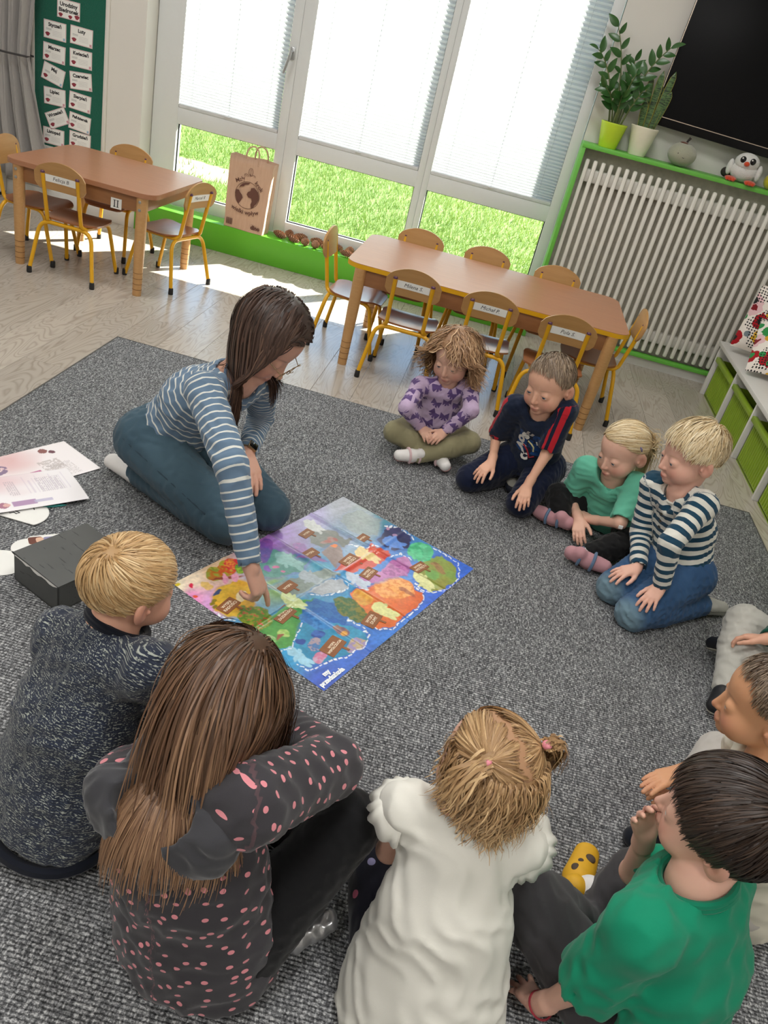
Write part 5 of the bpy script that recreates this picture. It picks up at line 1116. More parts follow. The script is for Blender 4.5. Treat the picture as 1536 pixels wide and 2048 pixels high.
# ------------------------------------------------------------------ hands
def hand_ops(W, tip, up, right, L, curl=(.25, .35, .3), splay=.16, spread_thumb=.9, fingers=None, thumb_in=0):
    """W wrist, tip direction target, up = back of the hand; right = True for a right hand"""
    W = np.array(W, float); y = nrm(np.array(tip)-W); z = np.array(up, float); z = nrm(z-y*(z@y)); x = np.cross(y, z)*(-1 if right else 1)     # x towards the thumb
    o = [U(p_el(W+y*.28*L, (.195*L, .32*L, .09*L), np.stack([x, y, z], 1)), .01)]
    kx = (.15, .05, -.05, -.145); ky = (.50, .53, .50, .45); ln = (.42, .47, .43, .34); rd = (.058, .06, .057, .05)
    for i in range(4):
        base = W+x*kx[i]*L+y*ky[i]*L+z*.012*L; c = curl if fingers is None else fingers[i]; a = 0.0; dxy = splay*(1.2-.8*i); p = base; o.append(U(p_rc(W+x*kx[i]*.55*L+y*.12*L, base, .075*L, .068*L), .006))
        for sgi, (fr_, cu_) in enumerate(zip((.46, .31, .23), c)):
            a += cu_; lat = x*math.sin(dxy); d = nrm(y*math.cos(a)*math.cos(dxy)+lat*math.cos(a)-z*math.sin(a)); q = p+d*ln[i]*L*fr_; r0 = rd[i]*L*(1-.1*sgi); o.append(U(p_rc(p, q, r0, r0*.9), .0022)); p = q
    t0 = W+x*.10*L+y*.10*L-z*.01*L; t1 = t0+nrm(x*spread_thumb*.75+y*.8-z*.25)*.26*L; t2 = t1+nrm(x*(.5*spread_thumb-thumb_in)+y-z*.2)*.18*L; t3 = t2+nrm(x*(.25*spread_thumb-thumb_in)+y-z*.25)*.14*L
    o += [U(p_rc(t0, t1, .085*L, .068*L), .01), U(p_rc(t1, t2, .064*L, .058*L), .003), U(p_rc(t2, t3, .057*L, .048*L), .002)]
    return o
JOINTS = {"girl1": {"hip": [-0.017, 3.283, 0.072], "neck": [-0.014, 3.218, 0.329], "head": [-0.016, 3.206, 0.445], "shL": [0.084, 3.235, 0.326], "shR": [-0.121, 3.194, 0.284], "elL": [0.111, 3.081, 0.282], "elR": [-0.148, 3.034, 0.236], "wrL": [0.031, 3.092, 0.153], "wrR": [-0.067, 3.098, 0.14], "htL": [-0.007, 3.0, 0.147], "htR": [-0.02, 3.009, 0.145], "hpL": [0.042, 3.296, 0.07], "hpR": [-0.078, 3.274, 0.072], "knL": [0.145, 3.111, 0.13], "knR": [-0.17, 3.071, 0.103], "anL": [-0.044, 3.024, 0.049], "anR": [0.032, 3.087, 0.045], "toL": [-0.141, 2.975, 0.046], "toR": [0.081, 2.991, 0.045]},
    "boy2": {"hip": [0.415, 3.063, 0.142], "neck": [0.369, 2.966, 0.402], "head": [0.36, 2.952, 0.524], "shL": [0.449, 2.935, 0.446], "shR": [0.27, 3.004, 0.381], "elL": [0.434, 2.897, 0.266], "elR": [0.241, 3.058, 0.21], "wrL": [0.391, 2.793, 0.161], "wrR": [0.244, 2.909, 0.167], "htL": [0.385, 2.694, 0.123], "htR": [0.194, 2.828, 0.12], "hpL": [0.479, 3.044, 0.146], "hpR": [0.351, 3.081, 0.145], "knL": [0.396, 2.835, 0.062], "knR": [0.182, 2.931, 0.059], "anL": [0.471, 3.054, 0.047], "anR": [0.348, 3.091, 0.047], "toL": [0.375, 2.983, 0.035], "toR": [0.365, 2.973, 0.035]},
    "girl3": {"hip": [0.772, 2.94, 0.069], "neck": [0.696, 2.847, 0.273], "head": [0.687, 2.84, 0.39], "shL": [0.782, 2.813, 0.278], "shR": [0.595, 2.877, 0.264], "elL": [0.748, 2.688, 0.17], "elR": [0.581, 2.926, 0.105], "wrL": [0.642, 2.777, 0.126], "wrR": [0.623, 2.787, 0.089], "htL": [0.574, 2.721, 0.177], "htR": [0.627, 2.692, 0.052], "hpL": [0.828, 2.914, 0.068], "hpR": [0.719, 2.973, 0.069], "knL": [0.815, 2.698, 0.097], "knR": [0.508, 2.903, 0.11], "anL": [0.638, 2.604, 0.069], "anR": [0.517, 2.699, 0.061], "toL": [0.741, 2.618, 0.037], "toR": [0.498, 2.806, 0.038]},
    "boy4": {"hip": [0.917, 2.542, 0.149], "neck": [0.842, 2.511, 0.435], "head": [0.817, 2.52, 0.569], "shL": [0.896, 2.424, 0.449], "shR": [0.776, 2.592, 0.397], "elL": [0.814, 2.306, 0.34], "elR": [0.799, 2.587, 0.21], "wrL": [0.853, 2.318, 0.173], "wrR": [0.796, 2.433, 0.15], "htL": [0.801, 2.231, 0.124], "htR": [0.702, 2.376, 0.124], "hpL": [0.946, 2.478, 0.152], "hpR": [0.887, 2.604, 0.152], "knL": [0.802, 2.292, 0.057], "knR": [0.746, 2.417, 0.058], "anL": [0.96, 2.482, 0.049], "anR": [0.905, 2.605, 0.049], "toL": [0.837, 2.459, 0.035], "toR": [0.88, 2.482, 0.035]},
    "teacher": {"hip": [-0.872, 2.349, 0.203], "neck": [-0.624, 2.234, 0.534], "head": [-0.542, 2.228, 0.678], "shL": [-0.592, 2.381, 0.47], "shR": [-0.68, 2.078, 0.524], "elL": [-0.619, 2.547, 0.255], "elR": [-0.517, 1.886, 0.417], "wrL": [-0.587, 2.298, 0.241], "wrR": [-0.402, 1.8, 0.175], "htL": [-0.494, 2.157, 0.175], "htR": [-0.325, 1.798, 0.014], "hpL": [-0.823, 2.437, 0.204], "hpR": [-0.92, 2.263, 0.207], "knL": [-0.474, 2.254, 0.081], "knR": [-0.569, 2.103, 0.087], "anL": [-0.829, 2.434, 0.069], "anR": [-0.926, 2.274, 0.07], "toL": [-0.694, 2.289, 0.04], "toR": [-0.728, 2.29, 0.04]},
    "boyL": {"hip": [-0.54, 1.011, 0.081], "neck": [-0.483, 1.092, 0.469], "head": [-0.458, 1.103, 0.601], "shL": [-0.586, 1.109, 0.405], "shR": [-0.379, 1.031, 0.463], "elL": [-0.626, 1.245, 0.255], "elR": [-0.392, 1.113, 0.274], "wrL": [-0.488, 1.259, 0.141], "wrR": [-0.386, 1.276, 0.198], "htL": [-0.381, 1.322, 0.161], "htR": [-0.278, 1.243, 0.144], "hpL": [-0.596, 1.063, 0.081], "hpR": [-0.484, 0.959, 0.081], "knL": [-0.564, 1.339, 0.12], "knR": [-0.244, 1.1, 0.12], "anL": [-0.362, 1.182, 0.05], "anR": [-0.446, 1.257, 0.05], "toL": [-0.236, 1.235, 0.04], "toR": [-0.412, 1.39, 0.04]},
    "hood": {"hip": [-0.172, 0.832, 0.087], "neck": [-0.228, 0.849, 0.469], "head": [-0.208, 0.922, 0.613], "shL": [-0.327, 0.844, 0.388], "shR": [-0.121, 0.796, 0.496], "elL": [-0.266, 1.038, 0.308], "elR": [-0.018, 0.974, 0.422], "wrL": [-0.135, 1.129, 0.205], "wrR": [-0.14, 1.101, 0.349], "htL": [-0.047, 1.22, 0.165], "htR": [-0.207, 1.192, 0.279], "hpL": [-0.247, 0.86, 0.087], "hpR": [-0.095, 0.806, 0.089], "knL": [-0.245, 1.153, 0.139], "knR": [0.041, 0.97, 0.3], "anL": [0.012, 1.085, 0.05], "anR": [-0.022, 0.985, 0.043], "toL": [0.121, 1.18, 0.04], "toR": [-0.059, 1.126, 0.04]},
    "white": {"hip": [0.252, 0.851, 0.08], "neck": [0.227, 0.946, 0.419], "head": [0.229, 0.969, 0.539], "shL": [0.126, 0.943, 0.414], "shR": [0.329, 0.957, 0.391], "elL": [0.127, 0.988, 0.234], "elR": [0.436, 0.94, 0.241], "wrL": [0.215, 1.087, 0.141], "wrR": [0.388, 1.056, 0.141], "htL": [0.278, 1.178, 0.158], "htR": [0.382, 1.166, 0.161], "hpL": [0.183, 0.856, 0.08], "hpR": [0.32, 0.845, 0.08], "knL": [0.099, 1.086, 0.125], "knR": [0.477, 1.038, 0.12], "anL": [0.323, 1.109, 0.05], "anR": [0.264, 1.117, 0.05], "toL": [0.439, 1.153, 0.04], "toR": [0.227, 1.234, 0.04]},
    "green": {"hip": [0.674, 0.938, 0.084], "neck": [0.618, 0.934, 0.448], "head": [0.61, 0.979, 0.56], "shL": [0.526, 0.841, 0.414], "shR": [0.689, 1.01, 0.393], "elL": [0.503, 0.849, 0.227], "elR": [0.612, 1.107, 0.227], "wrL": [0.463, 0.875, 0.071], "wrR": [0.57, 1.062, 0.386], "htL": [0.443, 0.942, 0.009], "htR": [0.516, 1.029, 0.489], "hpL": [0.618, 0.888, 0.082], "hpR": [0.734, 0.984, 0.081], "knL": [0.398, 0.99, 0.208], "knR": [0.551, 1.059, 0.271], "anL": [0.581, 1.094, 0.05], "anR": [0.557, 1.151, 0.046], "toL": [0.677, 1.191, 0.04], "toR": [0.591, 1.274, 0.042]},
    "cream": {"hip": [0.886, 1.3, 0.083], "neck": [0.846, 1.306, 0.417], "head": [0.799, 1.343, 0.542], "shL": [0.817, 1.195, 0.399], "shR": [0.878, 1.416, 0.399], "elL": [0.939, 1.267, 0.256], "elR": [0.923, 1.534, 0.243], "wrL": [0.803, 1.354, 0.188], "wrR": [0.774, 1.452, 0.2], "htL": [0.701, 1.416, 0.163], "htR": [0.675, 1.381, 0.194], "hpL": [0.871, 1.228, 0.083], "hpR": [0.903, 1.373, 0.083], "knL": [0.619, 1.325, 0.12], "knR": [0.837, 1.635, 0.12], "anL": [0.813, 1.478, 0.05], "anR": [0.747, 1.404, 0.05], "toL": [0.727, 1.58, 0.04], "toR": [0.649, 1.313, 0.04]},
    "grey": {"hip": [1.384, 2.117, 0.085], "neck": [1.355, 2.118, 0.425], "head": [1.325, 2.12, 0.552], "shL": [1.345, 2.007, 0.406], "shR": [1.365, 2.228, 0.406], "elL": [1.247, 1.914, 0.266], "elR": [1.249, 2.224, 0.25], "wrL": [1.147, 2.022, 0.181], "wrR": [1.138, 2.1, 0.22], "htL": [1.037, 2.06, 0.163], "htR": [1.052, 2.158, 0.163], "hpL": [1.394, 2.046, 0.085], "hpR": [1.375, 2.189, 0.085], "knL": [1.165, 1.926, 0.133], "knR": [1.126, 2.249, 0.159], "anL": [1.12, 2.171, 0.119], "anR": [1.075, 2.035, 0.051], "toL": [1.067, 2.264, 0.045], "toR": [1.01, 1.923, 0.051]}}
for _k, _v in {'boyL': dict(knR=(-.325, 1.2, .14), anL=(-.40, 1.30, .05), toL=(-.30, 1.37, .04), anR=(-.47, 1.36, .05), toR=(-.52, 1.47, .04), elR=(-.372, 1.15, .28), wrR=(-.34, 1.29, .21), htR=(-.3, 1.40, .17)), 'hood': dict(knL=(-.17, 1.13, .12), anL=(-.03, 1.08, .05), toL=(-.01, 1.19, .04)),
               'white': dict(knR=(.365, 1.055, .07), anR=(.235, 1.235, .05), toR=(.135, 1.245, .055), elR=(.375, 1.08, .25), wrR=(.33, 1.18, .15), htR=(.31, 1.28, .13)), 'green': dict(wrL=(.468, .878, .08), htL=(.443, .945, .026), knL=(.398, 1.0, .205), knR=(.666, 1.184, .12), anR=(.590, 1.102, .06), wrR=(.563, 1.048, .40), htR=(.512, 1.026, .50)), 'cream': dict(hip=(.95, 1.32, .083), hpL=(.935, 1.25, .083), hpR=(.965, 1.39, .083), knR=(.93, 1.63, .13), anR=(.80, 1.42, .05), toR=(.66, 1.328, .04), knL=(.80, 1.2, .09), anL=(.86, 1.40, .05), toL=(.80, 1.50, .04)), 'grey': dict(elL=(1.33, 1.86, .26), wrL=(1.30, 1.98, .16), htL=(1.22, 2.04, .13)), 'boy4': dict(hip=(.965, 2.545, .149), hpL=(.994, 2.481, .152), hpR=(.935, 2.607, .152), anL=(1.06, 2.475, .05), toL=(1.165, 2.515, .036), anR=(1.01, 2.62, .05), toR=(1.11, 2.67, .036)), 'girl3': dict(knR=(.535, 2.89, .11), anR=(.565, 2.80, .055), toR=(.50, 2.835, .045), wrL=(.665, 2.785, .10), htL=(.60, 2.83, .075), anL=(.625, 2.578, .05), toL=(.735, 2.562, .042))}.items():
    JOINTS[_k].update({a: list(b) for a, b in _v.items()})
# ------------------------------------------------------------------ fabrics
def fabric(name, c, var=.07, rough=.85, weave=900, bump=.12, sheen=.15, fade=None, spec=.2):
    t = NT(name); o = t.obj(); a = lin(c); cc = t.mix(t.noise(o, 18, 4), c, c); nd = cc.node; nd.inputs[6].default_value = (*[x*(1-var) for x in a], 1); nd.inputs[7].default_value = (*[min(1, x*(1+var)) for x in a], 1)
    if fade: cc = t.mix(t.attr('fade'), cc, fade)
    t.base(cc, rough, 0, spec, sheen); t.bump(t.noise(o, weave, 2), bump, .0012); return t.m
def denim(name, dark, light, fade=None):
    t = NT(name); o = t.obj(); n = t.noise(o, 7, 4); w = t.noise(t.mapv(o, (700, 700, 120)), 1, 2); c = t.mix(n, dark, light); c = t.mix(t.math('MULTIPLY', w, .35), c, light)
    c = t.mix(t.attr('fade'), c, fade or light); t.base(c, .85, 0, .2, .1); t.bump(w, .2, .001); return t.m
def uvxy(t):
    s = t.new('SeparateXYZ'); t.link(t.attr('gcoord', 'Vector'), s.inputs[0]); return s.outputs
def striped(name, c1, c2, per, duty, per2=None):
    t = NT(name); u = uvxy(t); wob = t.math('MULTIPLY', t.noise(t.obj(), 14, 2), .006); v = t.math('DIVIDE', t.math('ADD', u[1], wob), per); m = t.math('LESS_THAN', t.math('FRACT', t.math('ADD', v, 20.0)), duty)
    c = t.mix(m, c1, c2); t.base(c, .85, 0, .2, .15); t.bump(t.noise(t.obj(), 800, 2), .12, .001); return t.m
def dotted(name, base, dot, scale, rad, rnd=.55, dot2=None, extra=None):
    t = NT(name); u = uvxy(t); cv = t.new('CombineXYZ'); t.link(u[0], cv.inputs[0]); t.link(t.math('ADD', u[1], t.math('MULTIPLY', u[2], 3.17)), cv.inputs[1])
    v = t.new('TexVoronoi', voronoi_dimensions='2D', feature='F1'); v.inputs['Scale'].default_value = scale; v.inputs['Randomness'].default_value = rnd; t.link(cv.outputs[0], v.inputs['Vector'])
    m = t.math('LESS_THAN', v.outputs['Distance'], rad); bc = t.mix(t.noise(t.obj(), 12, 3), base, base); a = lin(base); bc.node.inputs[6].default_value = (*[x*.9 for x in a], 1); bc.node.inputs[7].default_value = (*[x*1.1 for x in a], 1)
    dc = dot
    if dot2: sp = t.new('SeparateColor'); t.link(v.outputs['Color'], sp.inputs[0]); dc = t.mix(t.math('GREATER_THAN', sp.outputs[0], .5), dot, dot2)
    t.base(t.mix(m, bc, dc), .85, 0, .2, .2); t.bump(t.noise(t.obj(), 700, 2), .12, .001); return t.m
def bows(name, base, dark):
    t = NT(name); u = uvxy(t); cv = t.new('CombineXYZ'); t.link(u[0], cv.inputs[0]); t.link(t.math('ADD', u[1], t.math('MULTIPLY', u[2], 3.17)), cv.inputs[1]); sc = 17.0
    v = t.new('TexVoronoi', voronoi_dimensions='2D', feature='F1'); v.inputs['Scale'].default_value = sc; v.inputs['Randomness'].default_value = .45; t.link(cv.outputs[0], v.inputs['Vector'])
    dv_ = t.new('VectorMath', operation='SUBTRACT'); t.link(cv.outputs[0], dv_.inputs[0]); t.link(v.outputs['Position'], dv_.inputs[1])
    sp = t.new('SeparateColor'); t.link(v.outputs['Color'], sp.inputs[0]); rot = t.new('VectorRotate', rotation_type='Z_AXIS'); t.link(dv_.outputs[0], rot.inputs['Vector']); t.link(t.math('MULTIPLY_ADD', sp.outputs[0], 1.6, -.8), rot.inputs['Angle'])
    s = t.new('SeparateXYZ'); t.link(rot.outputs[0], s.inputs[0]); ax = t.math('ABSOLUTE', s.outputs[0]); ay = t.math('ABSOLUTE', s.outputs[1])
    w = t.math('LESS_THAN', ax, .0225); h = t.math('LESS_THAN', ay, t.math('MULTIPLY_ADD', ax, .62, .0036)); m = t.math('MULTIPLY', w, h); tail = t.math('MULTIPLY', t.math('LESS_THAN', t.math('ABSOLUTE', t.math('SUBTRACT', ax, t.math('MULTIPLY', ay, .4))), .005), t.math('MULTIPLY', t.math('LESS_THAN', s.outputs[1], 0.0), t.math('LESS_THAN', ay, .021)))
    m = t.math('MAXIMUM', m, tail); n = t.noise(t.obj(), 90, 2); t.base(t.mix(m, t.mix(n, base, 'b59fbc'), t.mix(n, dark, '56406f')), .85, 0, .2, .15); return t.m
def marled(name, dark, light):
    t = NT(name); u = uvxy(t); cv = t.new('CombineXYZ'); t.link(u[0], cv.inputs[0]); t.link(u[1], cv.inputs[1]); t.link(u[2], cv.inputs[2])
    a = t.noise(t.mapv(cv.outputs[0], (75, 420, 1)), 1, 3, .65); b = t.noise(t.mapv(cv.outputs[0], (320, 420, 1)), 1, 1); m = t.math('ADD', t.math('MULTIPLY', a, 1.3), t.math('MULTIPLY', b, .9)); m = t.ramp(m, [(.0, 0.0), (.995, 0.0), (1.0, 1.0)])
    mm = t.math('GREATER_THAN', t.math('ADD', t.math('MULTIPLY', a, 1.3), t.math('MULTIPLY', b, .9)), 1.22); t.base(t.mix(mm, t.mix(b, dark, '3a4152'), light), .9, 0, .2, .2)
    row = t.math('SINE', t.math('MULTIPLY', u[1], 2*PI/.005)); t.bump(t.math('ADD', t.math('MULTIPLY', row, .4), b), .5, .002); return t.m

# ------------------------------------------------------------------ bodies
CH_HAIR = {'blond': hair_mat('blond_hair', '8f6d44', 'c39d6c', 'e6cb9c'), 'pale': hair_mat('pale_blond_hair', 'a98a5c', 'd9c195', 'f2e4c4'), 'lightbrown': hair_mat('curly_fair_hair', '7a573c', 'ab8460', 'd4b088'), 'ash': hair_mat('ash_hair', '4e3d30', '84705c', 'a8937a'), 'brown': hair_mat('brown_hair', '3b2a1f', '6a4c37', '9a785a'), 'adult': hair_mat('dark_brown_hair', '2a1f1a', '4d3930', '7a5d4b'), 'dark': hair_mat('near_black_hair', '1b1412', '35271f', '5a4639'), 'honey': hair_mat('honey_hair', '7a5a3c', 'b08c62', 'dcbb8c')}
class Body:
    def __init__(s, key, name, label, size=1.0, adult=False):
        s.J = {k: np.array(v, float) for k, v in JOINTS[key].items()}; s.k = 1.36 if adult else size; s.adult = adult; J = s.J
        s.u = nrm(J['neck']-J['hip']); r = J['shR']-J['shL']; s.r = nrm(r-s.u*(r@s.u)); s.f = np.cross(s.u, s.r); s.hr = nrm(J['hpR']-J['hpL'])
        s.root = thing(name, label, 'person', (0, 0, 0)); s.root.empty_display_size = .1
        s.root.location = (J['hip'][0], J['hip'][1], 0); s.parts = []
    def fix(s):
        bpy.context.view_layer.update()
        for c in s.root.children: c.matrix_parent_inverse = s.root.matrix_world.inverted()
    def torso(s, off=0, belly=1.0, flare=0):
        J, k, u, f = s.J, s.k, s.u, s.f; mid = (J['hip']+J['neck'])/2-f*.018*k; w = 1.0
        return [U(p_ec(J['hip']-u*.015*k, J['hip']+u*.06*k, .078*k*belly+off+flare, .076*k*belly+off+flare*.6, s.hr, 1.25), .02), U(p_ec(J['hip']+u*.04*k, mid, .076*k*belly+off+flare*.6, .072*k+off+flare*.2, s.r, 1.22), .03), U(p_ec(mid, J['neck']-u*.062*k, .072*k+off+flare*.2, .060*k+off, s.r, 1.32), .03), U(p_rc(J['shL']-u*.004, J['shR']-u*.004, .036*k+off, .036*k+off), .03), U(p_rc(J['neck']-u*.05*k, J['neck']-u*.005*k, .05*k+off, .036*k+off*.6), .03)]
    def arm(s, S, off=0, upto=1.0, t=1.0):
        J, k = s.J, s.k; a, b, c = J['sh'+S], J['el'+S], J['wr'+S]; kk = k if not s.adult else k*.92
        o = [U(p_rc(a, b if upto > 0 else a+(b-a)*-upto, .034*kk*t+off, (.028 if upto > 0 else .030)*kk*t+off), .02)]
        if upto > 0: o.append(U(p_rc(b, b+(c-b)*upto, .027*kk*t+off, (.027-.009*upto)*kk*t+off), .008))
        return o
    def leg(s, S, off=0, thick=1.0, upto=1.0):
        J, k = s.J, s.k; a, b, c = J['hp'+S], J['kn'+S], J['an'+S]
        o = [U(p_rc(a, b, .066*k*thick+off, .046*k*thick+off), .025)]; m = b+(c-b)*.35
        o += [U(p_rc(b, m, .045*k*thick+off, .044*k*thick+off), .012), U(p_rc(m, b+(c-b)*upto, .044*k*thick+off, .030*k*thick+off), .012)]
        return o
    def bones(s):
        J, k = s.J, s.k; B = [(J['hip'], J['neck'], .085*k, s.f, 0, 0)]
        for i, S in enumerate('LR'):
            out = nrm(s.u*.6+(J['sh'+S]-J['neck'])); la = np.linalg.norm(J['el'+S]-J['sh'+S]); B += [(J['sh'+S], J['el'+S], .036*k, out, 0, 1+i), (J['el'+S], J['wr'+S], .03*k, out, la, 1+i)]
        return B
    def legbones(s):
        J, k = s.J, s.k; B = []
        for i, S in enumerate('LR'): l1 = np.linalg.norm(J['kn'+S]-J['hp'+S]); B += [(J['hp'+S], J['kn'+S], .055*k, np.array([0, 0, 1.]), 0, i), (J['kn'+S], J['an'+S], .04*k, np.array([.3, 0, 1.]), l1, i)]
        return B
    def garment(s, name, ops, mat, h=.0058, wr=(.0028, 105), seed=0, floor=True, bones=None, label=None, attrs=None, cuts=()):
        ops = list(ops)+list(cuts)
        if floor: ops.append(I(p_pl((0, 0, ZR+.001), (0, 0, -1)), .003))
        V, Fq = surf(ops, h, wrinkles(wr[0], wr[1], seed) if wr else None); at = {'gcoord': ('FLOAT_VECTOR', bone_uv(V, bones or s.bones()))}
        if attrs:
            for k_, fn in attrs.items(): at[k_] = ('FLOAT', fn(V))
        o = mesh_obj(name, V, Fq, mat, s.root, at)
        if label: o['label'] = label
        return o
    def neckhole(s, r=.044, tilt=.35, depth=.06, v=0):
        J, k = s.J, s.k; n = nrm(s.u+s.f*tilt); c = J['neck']; o = [Sb(p_ec(c-n*.012*k+s.f*.004, c+n*.1*k, r*k, r*k*1.35, s.r, 1.06), .004)]
        if v: o.append(Sb(p_rc(c+s.f*.05*k+s.u*.02*k, c+s.f*.075*k-s.u*v*k, .03*k, .006*k), .006))
        return o
    def sleevehole(s, S, t0, seg, r):
        J, k = s.J, s.k; a, b = (J['sh'+S], J['el'+S]) if seg == 0 else (J['el'+S], J['wr'+S]); d = nrm(b-a); p = a+(b-a)*t0; R = r*1.75
        return [Sb(p_rc(p+d*(R*.93), p+d*(R*.93+.05), R, R), .003), Sb(p_rc(p-d*.006, p+d*.06, r*.86, r*.9), .003)]
    def skin(s, head, tone, hands, arms=('L', 'R'), curlL=None, h=.003, face=True, browc='8a6a4a', hair=None, front=32, nape=-40, extra_ops=None, hh=.0026, lips='b9756a', browf=.42, scalp=True):
        J, k = s.J, s.k; parts = []; hd = head.skull()+(head.face() if face else [])+head.ears(); nk = [U(p_rc(head.w((0, -.026, -.05)), J['neck']+s.u*.0, .040*head.s*(.97 if not s.adult else 1.02), .041*k*(1 if not s.adult else .9)), .014), U(p_rc(J['neck']-s.u*.0, J['neck']-s.u*.06*k, .045*k, .055*k), .02)]
        parts.append(surf(hd+nk, hh))
        for S in 'LR':
            if S in hands:
                ops = s.arm(S, -.0035)+[U(p_rc(J['el'+S]+(J['wr'+S]-J['el'+S])*.8, J['wr'+S]+nrm(J['ht'+S]-J['wr'+S])*.01, .019*k, .018*k), .01)]; kw = hands[S]; Lh = kw.pop('L', .122*k if not s.adult else .172)
                parts.append(surf(ops+hand_ops(J['wr'+S], J['ht'+S], kw.pop('up'), S == 'R', Lh, **kw), h))
        if extra_ops: parts.append(surf(extra_ops, h))
        V, Fq = merge(parts); hl = (lambda L: hairline(L, front=front, nape=nape)*.85) if scalp else (lambda L: np.zeros(len(L)))
        C = head.tone(V, tone, lips=lips, brow=browc, browf=browf, scalp=hair or '6a4a30', scalpf=hl); d = np.linalg.norm(V-head.c, axis=1) > .2*head.s
        for S in hands:                                   # slightly redder finger tips
            g = np.exp(-((np.linalg.norm(V-J['ht'+S], axis=1))/.03)**2)*.25*d; C = C*(1-g[:, None])+A_(lin('c98a78'))*g[:, None]
        return mesh_obj('body', V, Fq, M_SKIN, s.root, {'tone': ('FLOAT_COLOR', C)})
    def shoe(s, S, mat, solemat, up=None, name='shoe', sock=None, w=1.0, L=None, straps=None):
        J, k = s.J, s.k; an, to = J['an'+S], J['to'+S]; d = nrm(to-an); up = np.array([0, 0, 1.]) if up is None else np.array(up, float); up = nrm(up-d*(up@d)); sd = np.cross(d, up); heel = an-d*.028*k-up*.0; toe = an+d*((L or .105)*k); r = .030*k*w
        body = [U(p_ec(heel, (heel+toe)/2, r*.86, r*.9, sd, 1.0), .01), U(p_ec((heel+toe)/2, toe, r*.92, r*.74, sd, 1.2), .012), U(p_rc(an-up*.0, an+up*.022*k, r*.9, r*.84), .012)]; pl = an-up*r*.62
        zmin = min(float((heel-up*r*.62-.0)[2]), float((toe-up*r*.62)[2]))
        upper = mesh_obj(name, *surf(body+[I(p_pl(pl, -up), .003), I(p_pl((0, 0, ZR+.001), (0, 0, -1)), .002)], .0042), mat, s.root)
        sole = [('U', q[1][:3]+(q[1][3]+.003, q[1][4]+.003)+q[1][5:], q[2]) for q in body[:2]]
        mesh_obj('sole', *surf(sole+[I(p_pl(pl+up*.004, up), .001), I(p_pl(pl-up*.009, -up), .001), I(p_pl((0, 0, ZR+.001), (0, 0, -1)), .001)], .0036), solemat, upper)
        if sock is not None: mesh_obj('sock', *surf([U(p_rc(an+up*.0, J['kn'+S]*.28+an*.72, .025*k, .029*k), .01), U(p_rc(an, toe, .024*k, .02*k), .01), I(p_pl((0, 0, ZR+.001), (0, 0, -1)), .002)], .0045), sock, s.root)
        if straps:
            for q, rr in ((.25, 1.12), (.62, 1.08)):
                c = heel+(toe-heel)*q; mb = MB(); mb.tube([c+sd*r*rr*math.cos(a)*(1+.12*(q > .5))+up*(r*rr*math.sin(a)-.002) for a in np.linspace(-.15, PI+.15, 14)], .0062*k, 6); mb.build('strap', straps, upper)
        return upper
    def collar(s, mat, r=.047, tilt=.35, lift=.0, th=.0055, front=.008, name='collar', q=1.06):
        J, k = s.J, s.k; n = nrm(s.u+s.f*tilt); c = J['neck']+s.f*front*k+n*lift*k; f = nrm(s.f-n*(s.f@n)); rr = np.cross(f, n); mb = MB(); P = [c+(rr*math.cos(a)*q+f*math.sin(a)*1.0)*r*k for a in np.linspace(0, 2*PI, 33)[:-1]]
        for off in (-.4, .4): mb.tube([p+n*off*th for p in P], th*.7, 8, closed=True)
        return mb.build(name, mat, s.root)
def gaze_to(h, p): return nrm(np.array(p)-h.c)
POSTER_C = (-.2, 2.05, 0)
M_WSOCK = fabric('white_sock', 'dcd9d6'); M_RUBW = plain('pale_sole', 'c9c4b8', .7); M_RUBG = plain('grey_sole', '9a978c', .7, var=.08)
# ================================================================== the people
UPZ = np.array([0, 0, 1.])
def down_comb(part=.0):
    """combed from a middle parting to both sides and down"""
    def fn(L): s = np.sign(L[:, 0]-part+1e-6); return np.stack([s*1.0, -.35+0*s, -.5+0*s], 1)
    return fn
def short_len(top=.05, side=.022):
    return lambda L: np.interp(L[:, 2], [-.04, .0, .045, .09], [side*.55, side, top*.8, top])

